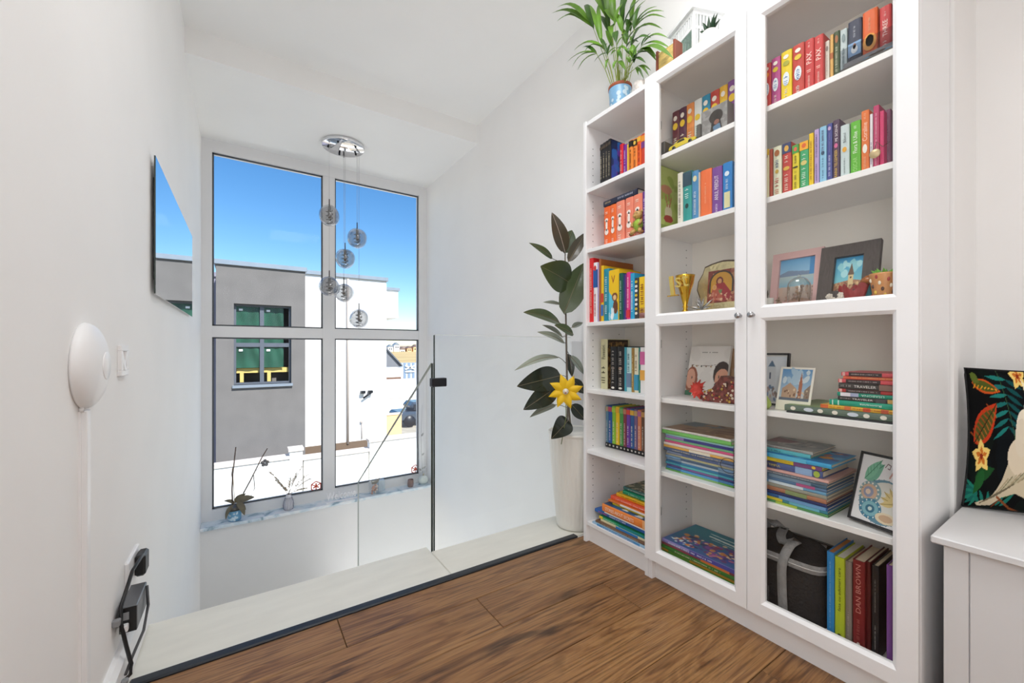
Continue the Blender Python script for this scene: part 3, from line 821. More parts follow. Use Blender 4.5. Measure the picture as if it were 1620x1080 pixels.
def book(w, h, d, cover, title=None, tcol='#ffffff', style=None, pages=None, spine_round=.0, name='book'):
    """one bound book, spine facing -X, standing on z=0; origin at the foot of the spine's centre"""
    t = min(.0022, w * .18)
    rd = min(w * .16, .004)
    out = [(d, w / 2), (rd, w / 2)] + [(rd - rd * math.cos(math.pi / 2 - a), w / 2 * math.sin(math.pi / 2 - a)) if False else (rd * (1 - math.cos(a)), w / 2 * math.sin(a)) for a in (1.2, .7, 0, -.7, -1.2)] + [(rd, -w / 2), (d, -w / 2)]
    inn = [(d, w / 2 - t), (rd + t, w / 2 - t)] + [(rd + t, (w / 2 - t) * k) for k in (.7, .35, 0, -.35, -.7)] + [(rd + t, -w / 2 + t), (d, -w / 2 + t)]
    n = len(out)
    vs = [(x, y, z) for z in (0, h) for (x, y) in out] + [(x, y, z) for z in (0, h) for (x, y) in inn]
    fs = []
    for i in range(n - 1):
        fs += [(i, i + 1, n + i + 1, n + i), (2 * n + i, 2 * n + i + 1, 3 * n + i + 1, 3 * n + i), (i, i + 1, 2 * n + i + 1, 2 * n + i), (n + i, n + i + 1, 3 * n + i + 1, 3 * n + i)]
    fs += [(0, n, 3 * n, 2 * n), (n - 1, 2 * n - 1, 4 * n - 1, 3 * n - 1)]
    o = put(MB().add(vs, fs), name, bookmat(cover), local=True)
    g = min(.003, h * .02)
    put(MB().bx(rd + t + .0002, d - g, -w / 2 + t + .0002, w / 2 - t - .0002, g, h - g), 'pages', pages or pages_m, o, local=True)
    e = -.0006
    def band(z0, z1, c, k=.96):
        put(MB().bx(e - .0002, rd + .0004, -w / 2 * k, w / 2 * k, z0 * h, z1 * h), 'spine_band', bookmat(c), o, local=True)
    def patch(nm, z0, z1, k, c, x=-.0011):
        z0 *= h; z1 *= h
        pts = [(x, w / 2 * k * math.cos(a), (z0 + z1) / 2 + (z1 - z0) / 2 * math.sin(a)) for a in [i * math.pi / 6 for i in range(12)]]
        put(MB().add(pts, [tuple(range(12))]), nm, bookmat(c), o, local=True)
    def words(txt, c, z0, z1, k=.6, x=-.0014, y=0.0):
        lettering('spine_title', txt, bookmat(c), o, (x, y, (z0 + z1) / 2 * h), (0, 0, 1), (0, 1, 0), (z1 - z0) * h, w * k)
    def strokes(c, z0, z1, k=.45, seed=1, y=0.0):
        """lettering too small to read in the photograph: a row of tiny strokes"""
        rd_ = random.Random(seed)
        m_ = MB(); z = z0 * h
        s = w * k
        while z < z1 * h - s * .5:
            l = s * rd_.uniform(.28, .5)
            if rd_.random() < .82:
                a = s * rd_.choice((.5, .38)); 
                m_.add([(-.0012, y - s * .38, z), (-.0012, y + a, z), (-.0012, y + a, z + l * .45), (-.0012, y - s * .38, z + l * .45)], [(0, 1, 2, 3)])
                if rd_.random() < .6: m_.add([(-.0012, y - s * .1, z), (-.0012, y + s * .12, z), (-.0012, y + s * .12, z + l), (-.0012, y - s * .1, z + l)], [(0, 1, 2, 3)])
            z += l * 1.25
        if m_.v: put(m_, 'spine_title', bookmat(c), o, local=True)
    if style: style(band, patch, words, strokes)
    elif title: words(title, tcol, .15, .85)
    elif tcol and w > .006: strokes(tcol, .14, .86, seed=int(w * 1e5) + int(h * 1e4))
    return o

def place_row(rows, z, where, group, d=.145, gap=.0006, plural='shelf'):
    """standing books: (px0, px1, y of the top at px0 or None, spine plane X, colour, words for the label, kwargs)"""
    for i, (p0, p1, ytop, xf, col, desc, kw) in enumerate(rows):
        kw = dict(kw)
        dd = min(kw.pop('d', d), XB - .008 - xf)
        top = kw.pop('h', None)
        ya, yb_ = PY(p0, xf), PY(p1, xf)
        w = max(.003, (ya - yb_) - gap)
        h = top if top else PZ((p0 + p1) / 2 if kw.pop('mid', False) else p0, ytop, xf) - z
        b = book(w, h - .0006, dd, col, **kw)
        b.location = (xf, (ya + yb_) / 2, z + .0006)
        props(b, '%s, %s from left, %s' % (desc, ORD[i], where), 'book', group)

def S(bands=(), patches=(), words=(), strokes=()):
    def f(band, patch, wd, st):
        for a in bands: band(*a)
        for a in patches: patch(*a)
        for a in words: wd(*a)
        for a in strokes: st(*a)
    return f

NBK = 'the narrow bookcase'
# top compartment, narrow bookcase
X1 = 1.392
blk = S(strokes=[('#c9bda0', .12, .75, .5, 3)], bands=[(.86, .93, '#4b4034')])
rows = [(948.9, 953.1, 229.8, X1, '#16161b', 'black spined book', dict(style=blk)),
        (953.2, 957.4, 226.8, X1, '#131318', 'black spined book', dict(style=blk)),
        (957.5, 961.5, 224, X1, '#17161a', 'black spined book', dict(style=blk)),
        (961.6, 965.8, 221, X1, '#10131c', 'black spined book with a blue cover', dict(style=blk)),
        (980, 985.3, 229, 1.449, '#e02a38', 'thin red book', dict(tcol='#ffd9c0')),
        (985.6, 991.5, 230, 1.449, '#7a2a96', 'thin purple book', dict(tcol='#f0c8f0')),
        (991.7, 994.2, 229, 1.449, '#f2c844', 'very thin yellow book', dict(tcol=None)),
        (994.5, 1000.6, 223.5, 1.44, '#ef8d34', 'orange book with a black top band', dict(style=S(bands=[(.82, .98, '#1d1a18')], strokes=[('#5a2a10', .1, .75, .5, 5)]))),
        (1000.9, 1007.5, 221, 1.44, '#ee8a38', 'orange book with a dark emblem at the top', dict(style=S(bands=[(.80, .97, '#2a201a')], patches=[('emblem', .83, .94, .6, '#e8c34a')], strokes=[('#6a3010', .1, .75, .5, 6)]))),
        (1007.8, 1014, 217, 1.44, '#ee5f22', 'orange red book with a yellow top band', dict(style=S(bands=[(.86, .98, '#e8b63a')], strokes=[('#7a1a10', .1, .8, .5, 7)]))),
        (1014.3, 1021.5, 213, 1.44, '#d0442c', 'red book with a purple and orange top', dict(style=S(bands=[(.62, .78, '#7a3a86'), (.80, .95, '#ef9a30')])))]
place_row(rows, SH[5], 'narrow bookcase top shelf', 'books on the top shelf of the narrow bookcase', d=.15)
# printed cover of the fourth black book, facing the room
bk4 = [o for o in COL.objects if o.get('label', '').startswith('black spined book with a blue cover')][0]
pt = Paint(24, 36, '#0d2f66').grad('#123a6e', '#0b2550').blots(['#1d5fa8', '#2a4ea0', '#5a3a9a', '#0a1c3c'], 26, .05, .16, seed=4).ell(.6, .5, .2, .16, '#0a0f24').rect(.62, .82, .3, .52, '#d79a3a')
w4 = PY(961.6, X1) - PY(965.8, X1); h4 = hgt(bk4)
printed('cover_print', pt, lambda u, v: (.006 + u * .138, -w4 / 2 - .0003, .004 + v * (h4 - .008)), bk4, local=True)

# second compartment: tall orange set under a lying dark book
X2 = 1.402
cat_ = S(patches=[('emblem', .60, .70, .5, '#fbeee4'), ('emblem', .36, .66, .34, '#fbeee4'), ('emblem', .26, .42, .6, '#fbeee4')], strokes=[('#fbe3d2', .76, .92, .4, 2), ('#fbe3d2', .05, .2, .4, 3)])
H2 = PZ(955, 329, X2) - SH[4]
rows = [(954.9, 964.9, None, X2, '#f0692a', 'orange book with a white leaping animal emblem', dict(style=cat_, h=H2)),
        (965.1, 974, None, X2, '#f0702f', 'orange book with a white leaping animal emblem', dict(style=cat_, h=H2)),
        (974.3, 987.2, None, X2, '#f08f74', 'salmon book with a white leaping animal emblem', dict(style=cat_, h=H2 + .003)),
        (988.9, 1001.2, None, X2, '#ef8a70', 'salmon book with a white leaping animal emblem', dict(style=cat_, h=H2 + .003)),
        (1001.6, 1015.5, None, X2, '#ee8a6e', 'wide salmon book with a white leaping animal emblem', dict(style=cat_, h=H2 + .003)),
        (1016, 1022.5, None, X2, '#6a3494', 'purple book', dict(h=H2 + .004, tcol='#e6c8f0'))]
place_row(rows, SH[4], 'narrow bookcase second shelf', 'books on the second shelf of the narrow bookcase', d=.14)

def lying(z, y_left, xf, w, h, d, col, desc, rz=0.0, **kw):
    """a book lying flat with its spine to the room: y_left is the end on the left"""
    b = book(w, h, d, col, **kw)
    b.rotation_euler = (math.pi / 2, 0, rz)
    b.location = (xf, y_left, z + w / 2 + .0003)
    return props(b, desc, 'book')

o = lying(SH[4] + H2 + .0045, PY(954.5, X2), X2, .026, PY(954.5, X2) - PY(1008, X2), .15, '#232a44', 'dark navy book lying flat across the orange and salmon set on the narrow bookcase', style=S(strokes=[('#c9b48a', .06, .26, .4, 4), ('#c0c4d4', .45, .9, .4, 5)]))

# third compartment
X3 = 1.396
Z3 = SH[3]
rows = [(932, 938.2, 409, X3, '#dd2128', 'tall red book', dict(tcol='#f6c9b8', d=.2)),
        (938.4, 944.8, 416, X3, '#f0eff2', 'white book with a blue block on the spine', dict(style=S(bands=[(.58, .88, '#2a5fa8')], patches=[('emblem', .86, .95, .6, '#d23a30')], strokes=[('#c83c50', .1, .5, .5, 4)]), d=.18)),
        (945, 947.2, 416, X3, '#b9a3cf', 'thin lilac book', dict(tcol=None, d=.18)),
        (947.4, 950.4, 410, X3, '#a8622c', 'tall thin brown orange book', dict(tcol=None, d=.225)),
        (950.6, 954.4, 420.5, X3, '#f2c61f', 'thin yellow book with multicoloured spine', dict(style=S(bands=[(.1, .3, '#3a78c0'), (.34, .5, '#d8432e')]), d=.21)),
        (954.6, 963.2, 426, X3, '#1f8ea6', 'teal book', dict(tcol='#d4f0f2', d=.16)),
        (963.5, 978.5, 428, X3, '#f3c817', 'wide yellow book with a brown animal print', dict(d=.15, style=S())),
        (978.8, 985.2, 432.5, X3, '#0e5a49', 'dark green book', dict(tcol='#bcd8c0', d=.15)),
        (985.4, 987.9, 433, X3, '#1c3d6e', 'thin navy book', dict(tcol=None, d=.15)),
        (988.1, 990.4, 434, X3, '#6b2f86', 'thin purple book', dict(tcol=None, d=.15)),
        (990.6, 996.5, 431, X3, '#e8388a', 'pink book', dict(style=S(bands=[(.04, .2, '#d8323e')], strokes=[('#ffe1ee', .25, .9, .5, 5)]), d=.16)),
        (996.7, 1003.2, 432.5, X3, '#2aa3d4', 'light blue book', dict(tcol='#e8f8ff', d=.17)),
        (1003.5, 1009.8, 440, X3, '#3a3a3c', 'black and white patterned book', dict(style=S(patches=[('emblem', .1 + .11 * k, .17 + .11 * k, .7, ('#efe9d8', '#e2c23a', '#f4f4f0')[k % 3]) for k in range(8)]), d=.14)),
        (1010.2, 1022, 438.5, X3, '#f6cc1a', 'yellow book at the right end with dark lettering', dict(tcol='#a0521e', d=.14))]
place_row(rows, Z3, 'narrow bookcase third shelf', 'books on the third shelf of the narrow bookcase')
yb7 = [o for o in COL.objects if o.get('label', '').startswith('wide yellow book with a brown')][0]
w7 = PY(963.5, X3) - PY(978.5, X3); h7 = hgt(yb7)
pt = Paint(30, 70, '#f3c817').poly([(0, 0), (1, 0), (1, .15), (.55, .42), (0, .58)], '#5cc3e0').ell(.62, .46, .30, .09, '#7a4420').ell(.7, .26, .26, .14, '#6a3a1c').ell(.62, .45, .18, .05, '#e8c08a').line([(.3, .88), (.45, .76)], .05, '#a0401e').line([(.6, .88), (.45, .76)], .05, '#a0401e').blots(['#f2f8fa'], 6, .05, .1, box=(0, .5, .02, .2), seed=2)
printed('spine_print', pt, lambda u, v: (-.0009, (w7 / 2) * (.98 - 1.96 * u), .003 + v * (h7 - .006)), yb7, local=True)
# fourth compartment
X4 = 1.455
Z4 = SH[2]
rows = [(949.7, 960.2, 536.5, X4, '#cfcba3', 'tall pale olive book with dark lettering', dict(style=S(words=[('Povestiri', '#3a3620', .60, .88, .55)], strokes=[('#4a4630', .12, .5, .6, 3)]), d=.16)),
        (964.8, 974.8, 548, X4, '#17171a', 'black book with a pale printed spine', dict(style=S(strokes=[('#b7b3ac', .12, .92, .42, 6)], patches=[('emblem', .47, .54, .5, '#8a8078'), ('emblem', .03, .08, .5, '#e8e4da')]), d=.15)),
        (976, 987.2, 548, X4, '#18181b', 'black book with a pale printed spine', dict(style=S(strokes=[('#bdb6ac', .12, .92, .42, 7)], patches=[('emblem', .47, .54, .5, '#a07a68'), ('emblem', .03, .08, .5, '#e8e4da')]), d=.15)),
        (987.5, 990.5, 549, X4, '#3f9fb0', 'thin teal book', dict(tcol=None)),
        (990.7, 998.5, 549.5, X4, '#bfe2e4', 'pale cyan book with a mottled lower spine', dict(style=S(bands=[(.1, .42, '#6e86a0')], strokes=[('#4f7a8a', .45, .9, .5, 5)]))),
        (998.7, 1002.6, 550, X4, '#a4813c', 'thin ochre book', dict(tcol='#f0dca0')),
        (1002.8, 1009.8, 550, X4, '#e9e2c6', 'cream book with a teal lower spine', dict(style=S(bands=[(.05, .4, '#3f94b4')], strokes=[('#7a5a2a', .45, .9, .5, 6)]))),
        (1010, 1012, 550, X4, '#2d8a80', 'thin dark teal book', dict(tcol=None)),
        (1012.2, 1021.5, 549, X4, '#f2f0ee', 'white book with a pink and an orange block', dict(style=S(bands=[(.62, .9, '#d86aa4'), (.28, .5, '#eeb14e')])))]
place_row(rows, Z4, 'narrow bookcase fourth shelf', 'books on the fourth shelf of the narrow bookcase')
ob = [o for o in COL.objects if o.get('label', '').startswith('tall pale olive')][0]
pt = Paint(50, 60, '#5a4028').blots(['#3a2818', '#8a6a3a', '#2a1c12', '#a07c44'], 260, .015, .05, seed=3).rect(0, 1, .95, 1, '#2c1e14')
hh = hgt(ob); ww = (PY(949.7, X4) - PY(960.2, X4) - .0006) / 2
printed('cover_print', pt, lambda u, v: (.006 + u * .142, -ww - .0004, .003 + v * (hh - .006)), ob, local=True)

# fifth compartment: twelve alike paperbacks
X5 = 1.50
Z5 = SH[1]
edges = [958, 962, 967.8, 973.5, 979.6, 985.6, 990.6, 996.6, 1002.7, 1008.2, 1014.2, 1019.5, 1024.5]
cols = [('#5f87a0', 'slate blue'), ('#2258a8', 'blue'), ('#8cc63a', 'lime green'), ('#f0c51c', 'yellow'), ('#4b9a4a', 'green'), ('#8a3a48', 'maroon'), ('#6f3fa6', 'purple'), ('#2c5d9a', 'navy blue'), ('#7a5f86', 'greyish mauve'), ('#d8835a', 'salmon orange'), ('#6b4a35', 'dark brown'), ('#c86a8a', 'dusty pink')]
tops = ['#b8a884', '#c0506a', '#a8d04a', '#e8b030', '#7ab06a', '#c08a6a', '#d8483a', '#e0b23a', '#c0a06a', '#b86a9a', '#c89a5a', '#d0a0a8']
h5 = PZ(958, 640.5, X5) - Z5
rows = []
for k, (c, nm) in enumerate(cols):
    rows.append((edges[k] + .08, edges[k + 1] - .08, None, X5, c, nm + ' paperback with black foot', dict(h=h5, style=S(bands=[(.0, .11, '#17171b'), (.86, .97, tops[k])], patches=[('emblem', .035, .08, .5, '#c9c5bd')], strokes=[('#f1ead8', .16, .66, .38, k)]))))
place_row(rows, Z5, 'narrow bookcase fifth shelf', 'paperback set on the fifth shelf of the narrow bookcase')

def stack(z, items, where, group, tweak=.0):
    """lying books from the bottom up: (left px, right px, thickness, spine plane X, depth, colour, words, kwargs)"""
    for i, (p0, p1, w, xf, d, col, desc, kw) in enumerate(items):
        y0 = PY(p0, xf); y1 = PY(p1, xf) if p1 < 2000 else y0 - (p1 - 2000) / 1000
        d = min(d, XB - .008 - xf)
        lying(z, y0, xf, w - .0006, y0 - y1, d, col, '%s, %s from bottom, %s' % (desc, ORD[i], where), **kw)['group'] = group
        z += w
    return z

# sixth compartment: mixed pile
Z6 = SH[0]
RN = 1.107                    # right inner face of the narrow case
Rn = 1040
def rn(xf, m=.004): return 2000 + 1000 * 0 + 0
def N6(p0, w, xf, d, col, desc, kw={}):
    while PY(p0, xf) > YN1 - T - .004: p0 += .25
    y0 = PY(p0, xf)
    return (p0, 2000 + 1000 * (y0 - RN - .0), w, xf, d, col, desc, kw)
def stroke_long(c, a=.1, b=.9, seed=1, k=.5): return S(strokes=[(c, a, b, k, seed)])
mix = [N6(937, .009, 1.388, .20, '#9fc3de', 'pale blue magazine', dict(style=S(bands=[(.1, .9, '#4f92c6')], strokes=[('#f4f8fb', .2, .8, .5, 2)]))),
       N6(942, .010, 1.395, .21, '#7a5a44', 'thin brown book', dict(tcol='#d8c4a8')),
       N6(950, .010, 1.405, .18, '#e3d9b4', 'cream book with blue right half', dict(style=S(bands=[(.35, .8, '#2a7fc8')]))),
       N6(948, .012, 1.408, .19, '#2aa56a', 'green book with teal right half', dict(style=S(bands=[(.42, .98, '#1f8a90'), (.0, .08, '#f0cf2a')], strokes=[('#f2fbf2', .1, .38, .5, 3)]))),
       N6(935.5, .008, 1.43, .20, '#b7ae9a', 'thin grey beige book', dict(tcol=None)),
       N6(941, .016, 1.41, .19, '#2462b0', 'blue book with white lettering', dict(style=S(strokes=[('#eaf2fb', .3, .62, .5, 4), ('#d8507a', .08, .26, .5, 5)]))),
       N6(956, .007, 1.405, .18, '#f2f1ec', 'thin white book', dict(tcol=None)),
       N6(952.5, .036, 1.40, .17, '#ee8a3a', 'thick orange book with white lettering', dict(style=S(words=[('STORIES ABOUT SECRETS', '#fdf0e0', .08, .72, .42)], bands=[(.9, .985, '#f6b87c')]))),
       N6(969, .010, 1.43, .17, '#f1d62a', 'thin bright yellow book', dict(tcol='#7a5a10')),
       N6(962, .009, 1.425, .17, '#dc7a34', 'thin orange book with a white edge', dict(style=S(bands=[(.3, 1, '#f0e8e0')]))),
       N6(966, .016, 1.44, .16, '#ee5f3c', 'coral red book', dict(tcol='#fde0d0')),
       N6(975, .016, 1.455, .16, '#f3c21e', 'golden yellow book', dict(tcol='#b8801a')),
       N6(985, .018, 1.465, .15, '#149468', 'emerald green book', dict(tcol='#bdeed8')),
       N6(986, .014, 1.475, .15, '#3e6e6a', 'dark green topmost book with a mottled cover', dict(tcol='#c8d8c8'))]
zt = stack(Z6, mix, 'narrow bookcase pile', 'pile of books at the bottom of the narrow bookcase')
def cover_on(lbl, pt, over=.0004):
    """print on the upper face of a lying book"""
    b = [o for o in COL.objects if o.get('label', '').startswith(lbl)][-1]
    me = b.data
    xs = [v.co.x for v in me.vertices]; ys = [v.co.y for v in me.vertices]; zs = [v.co.z for v in me.vertices]
    d, w, h = max(xs), max(ys), max(zs)
    return printed('cover_print', pt, lambda u, v: (.004 + v * (d - .006), w + over, .003 + u * (h - .006)), b, local=True)
cover_on('dark green topmost book', Paint(50, 50, '#5a6a58').blots(['#a8a890', '#3c4a40', '#8a7a5a', '#c8c0a0', '#2a3430'], 120, .02, .07, seed=8))
cover_on('thick orange book', Paint(40, 40, '#1d4f7a').blots(['#23649a', '#173c5e'], 30, .05, .15, seed=2).poly([(.4, .1), (.46, .35), (.52, .1)], '#eef0f0').poly([(.7, .05), (.8, .3), (.86, .05)], '#d8dce0'))
# ---- wide bookcase, left door
WBK = 'the wide bookcase'
XD1 = 1.475
gs = lambda c, e: S(patches=[('emblem', .80, .90, .55, '#f4ece0'), ('emblem', .62, .76, .72, '#f0c93a')], strokes=[('#f2ead8', .10, .5, .55, e)])
rows = [(1063, 1074, 179, XD1, '#6b2f3a', 'dark maroon book', dict(style=gs(1, 1))),
        (1074.3, 1085.2, 173, XD1, '#5b2d48', 'plum book', dict(style=gs(1, 2))),
        (1085.5, 1097.3, 167, XD1, '#e8924c', 'orange book', dict(style=gs(1, 3))),
        (1097.6, 1109.7, 160.5, XD1, '#e6e9e6', 'white book', dict(style=S(patches=[('emblem', .60, .72, .7, '#e9c83a')], strokes=[('#7aa4a8', .1, .55, .55, 4)]))),
        (1110, 1123, 154, XD1, '#2b8fb4', 'teal blue book', dict(style=gs(1, 5))),
        (1123.3, 1137.3, 147, XD1, '#c5453a', 'red book', dict(style=gs(1, 6))),
        (1137.6, 1150.3, 139, XD1, '#ecb93a', 'yellow book', dict(style=gs(1, 7))),
        (1150.6, 1166, 130.5, XD1, '#8a4f9c', 'violet book', dict(style=gs(1, 8)))]
place_row(rows, SH[5], 'left door top shelf', 'books on the top shelf behind the left door', d=.13)

def show_case(label, p0, p1, xf, z, hh, bodycol, carname, ht=.032):
    """clear acrylic case with dark end blocks and a toy car inside"""
    ya, yb_ = PY(p0, xf), PY(p1, xf)
    d = .055
    t = thing('display_case', label, 'display case', (xf + d / 2, (ya + yb_) / 2, z))
    put(MB().bx(xf, xf + d, yb_, ya, z + .0004, z + .012, bev=.001), 'base', mat('case_base', '#4e4b49', 0.5), t)
    for y in (ya - .016, yb_):
        put(MB().bx(xf, xf + d, y, y + .016, z + .0124, z + hh * .98, bev=.002), 'end_block', mat('case_end', '#5c5955', 0.5), t)
    put(MB().bx(xf + .001, xf + d - .001, yb_ + .017, ya - .017, z + .0124, z + hh), 'clear_cover', glass('acrylic', '#fafaf9', .6), t)
    L = (ya - yb_) - .052; c0 = (ya + yb_) / 2
    k = thing('toy_car', carname, 'toy car', (xf + d / 2, c0, z + .0126))
    zz = z + .0126
    prof = [(-.5, .12), (-.5, .45), (-.44, .55), (-.24, .62), (-.12, .95), (.14, .98), (.28, .68), (.46, .58), (.5, .4), (.5, .12)]
    put(MB().prism([(c0 + a * L, zz + b_ * ht + .0) for a, b_ in prof], xf + .012, xf + d - .012, lambda p, q, tt: (tt, p, q)), 'car_body', mat('toy_' + bodycol.strip('#'), bodycol, 0.25, coat=.6), k)
    put(MB().prism([(c0 - .11 * L, zz + .66 * ht), (c0 - .07 * L, zz + .9 * ht), (c0 + .12 * L, zz + .92 * ht), (c0 + .2 * L, zz + .68 * ht)], xf + .0114, xf + .0118, lambda p, q, tt: (tt, p, q)), 'car_window', black_m, k)
    for a in (-.3, .3):
        for x in (xf + .0105, xf + d - .0165):
            put(MB().lathe([(0, 0), (ht * .24, 0), (ht * .24, .006), (0, .006)], n=14, mtx=Matrix.Translation((x, c0 + a * L, zz + ht * .24)) @ Matrix.Rotation(math.pi / 2, 4, 'Y')), 'wheel', black_m, k)
show_case('clear display case with dark ends holding a yellow toy car, top left shelf', 1046, 1108, 1.40, SH[5], .062, '#ecd43a', 'small yellow toy car inside the clear case behind the left glass door')
# grey box with a dark keyhole window
kb = thing('card_box', 'grey box with a dark keyhole shaped picture on the top shelf, left glass door', 'box', (1.42, .80, SH[5]))
xk = 1.41
ya, yb_ = PY(1109.5, xk), PY(1150.5, xk)
kh = PZ(1130, 168, xk) - SH[5]
put(MB().bx(xk, xk + .045, yb_, ya, SH[5] + .0005, SH[5] + kh, bev=.001), 'box_body', mat('card_grey', '#8d8b8a', 0.6), kb)
pt = Paint(60, 60, '#8f8d8c').blots(['#848281', '#9a9897'], 60, .04, .12, seed=1).ell(.58, .62, .26, .24, '#3a3532').poly([(.42, .5), (.74, .5), (.84, 0), (.34, 0)], '#3a3532').ell(.60, .42, .10, .09, '#8a5f52').poly([(.46, .3), (.72, .34), (.78, .06), (.5, .04)], '#5f7d9a').rect(.5, .76, .04, .14, '#d4dade')
printed('front_print', pt, lambda u, v: (xk - .0005, ya + (yb_ - ya) * u, SH[5] + .002 + v * (kh - .004)), kb)

XD2 = 1.41
xg = 1.40
yg = YD1 - T - .014
rows = [(1071.2, 1079.7, 275, XD2, '#e6e1d6', 'white book', dict(tcol='#8a8478', d=.17)),
        (1080, 1093.8, 274, XD2, '#2f9b98', 'teal book with a dark top', dict(style=S(bands=[(.72, .99, '#2d4a5c')], patches=[('emblem', .28, .38, .4, '#17413f')], strokes=[('#d9f2ee', .48, .70, .45, 3)]), d=.16)),
        (1094.1, 1104.8, 272, XD2, '#4d8dc0', 'mid blue book with a pale emblem', dict(style=S(patches=[('emblem', .78, .90, .6, '#dfd8b0')], strokes=[('#dceaf6', .12, .6, .45, 4)]), d=.16)),
        (1105, 1107.2, 273, XD2, '#d8c9b8', 'very thin beige book', dict(tcol=None, d=.16)),
        (1107.5, 1125.3, 271.5, XD2, '#ee7440', 'thick orange book', dict(style=S(strokes=[('#f9b48c', .3, .75, .18, 5)]), d=.16)),
        (1125.6, 1142, 267, XD2, '#7b489a', 'purple book with bold white lettering', dict(style=S(words=[('ANUL PIERDUT', '#f6eef8', .30, .82, .38)], strokes=[('#e2cdec', .06, .24, .3, 4)]), d=.16)),
        (1142.6, 1158, 259.5, XD2, '#2a82cc', 'blue book with a cream label', dict(style=S(bands=[(.08, .4, '#ded9a8', .6)], patches=[('emblem', .72, .82, .5, '#dbe9f6')], strokes=[('#cfe4f6', .46, .68, .3, 5)]), d=.16))]
place_row(rows, SH[4], 'left door second shelf', 'books on the second shelf behind the left door')
gbk = book(.012, PZ(1044, 258, 1.392) - SH[4], .235, '#a9bd5a', tcol=None)
gbk.location = (1.392, YD1 - T - .008, SH[4] + .0006)
props(gbk, 'tall light green picture book standing against the left side behind the left glass door', 'book')
hg = hgt(gbk)
pt = Paint(60, 80, '#b6c765').grad('#a9bd58', '#c3cf7c').blots(['#9fb350', '#bccb70'], 30, .05, .12, seed=3).ell(.22, .66, .16, .07, '#c98a6a').line([(.1, .6), (.1, .5)], .03, '#b87a5a').line([(.3, .6), (.3, .5)], .03, '#b87a5a').ell(.28, .30, .10, .12, '#e9dcc0').ell(.28, .2, .13, .06, '#b0413a').line([(.25, .4), (.2, .56)], .03, '#c07058').line([(.31, .4), (.36, .54)], .03, '#c07058').rect(0, 1, 0, .1, '#8a9a48')
printed('cover_print', pt, lambda u, v: (.006 + u * .226, -.0064, .003 + v * (hg - .006)), gbk, local=True)

# trophy
gold = mat('gold', '#e2b53a', 0.18, metal=1.0, var=.04)
c = P(1084, 495, X=1.435); ty = c.y; tx = 1.435; z = SH[3]
tp = thing('trophy', 'gold trophy cup with large 1st lettering behind the left glass door', 'trophy', (tx, ty, z))
put(MB().bx(tx - .028, tx + .028, ty - .040, ty + .040, z + .0004, z + .008, bev=.001), 'plinth', mat('trophy_black', '#1c1b1d', .3), tp)
put(MB().bx(tx - .02, tx + .02, ty - .030, ty + .030, z + .0084, z + .015, bev=.001), 'foot', gold, tp)
put(MB().lathe([(0, .0152), (.016, .0152), (.010, .022), (.007, .030), (.011, .036), (.008, .042), (.012, .06), (.022, .10), (.030, .125), (.034, .15), (.036, .158), (.033, .158), (.028, .125), (0, .10)], c=(tx, ty, z), n=20), 'cup', gold, tp)
put(MB().bx(tx - .040, tx - .03, ty + .005, ty + .052, z + .078, z + .082), 'numeral_foot', gold, tp)
def solid_text(nm, body, m, parent, center, right, up, length, height, depth):
    o = lettering(nm, body, m, parent, (0, 0, 0), (1, 0, 0), (0, 1, 0), length, height)
    me = o.data
    bm = bmesh.new(); bm.from_mesh(me)
    g = bmesh.ops.extrude_face_region(bm, geom=bm.faces[:])
    bmesh.ops.translate(bm, verts=[v for v in g['geom'] if isinstance(v, bmesh.types.BMVert)], vec=(0, 0, depth))
    bmesh.ops.recalc_face_normals(bm, faces=bm.faces)
    bm.to_mesh(me); bm.free()
    r = Vector(right).normalized(); u = Vector(up).normalized(); n = r.cross(u)
    org = ORG[parent.name]
    me.transform(Matrix(((r.x, u.x, n.x, center[0] - org.x), (r.y, u.y, n.y, center[1] - org.y), (r.z, u.z, n.z, center[2] - org.z), (0, 0, 0, 1))))
    return o
gold2 = mat('pale_gold_letters', '#f3d777', 0.25, metal=.8)
solid_text('numeral', '1', gold2, tp, (tx - .040, ty + .028, z + .118), (0, -1, 0), (.0, .12, 1), .030, .074, .006)
solid_text('numeral', 'st', gold2, tp, (tx - .042, ty - .016, z + .130), (0, -1, 0), (0, .12, 1), .054, .046, .006)

# icon in a scalloped silver frame
xi = 1.50
ya, yb_ = PY(1100, xi), PY(1100, xi) - .205
zi = SH[3]; hi = PZ(1140, 411, xi) - zi
ic = thing('icon', 'painted icon in a scalloped silver and gold frame behind the left glass door', 'icon', (xi, (ya + yb_) / 2, zi))
lean = .10
def ifr(u, v, x=0.0): return Vector((xi + x + lean * v * hi, ya + (yb_ - ya) * u, zi + .002 + v * hi))
def sc_out(k):
    pts = []
    base = [(.0, .04), (.03, .0), (.5, .015), (.97, .0), (1, .04), (.96, .2), (.93, .34), (1.0, .5), (.985, .66), (.9, .8), (.86, .93), (.74, .965), (.6, .99), (.5, 1.0), (.4, .99), (.26, .965), (.14, .93), (.1, .8), (.015, .66), (0, .5), (.07, .34), (.04, .2)]
    return [(.5 + (a - .5) * k, .5 + (b_ - .5) * k) for a, b_ in base]
put(MB().prism(sc_out(1.0), 0, .016, lambda p, q, t: ifr(p, q, t)), 'wood_back', mat('icon_wood', '#5a4a3c', .5), ic)
silver = mat('pale_gold', '#d9cda2', .32, metal=.75, var=.12, scale=40, bump=.4, bscale=70)
put(MB().prism(sc_out(.93), -.006, -.0004, lambda p, q, t: ifr(p, q, t)), 'embossed_frame', silver, ic)
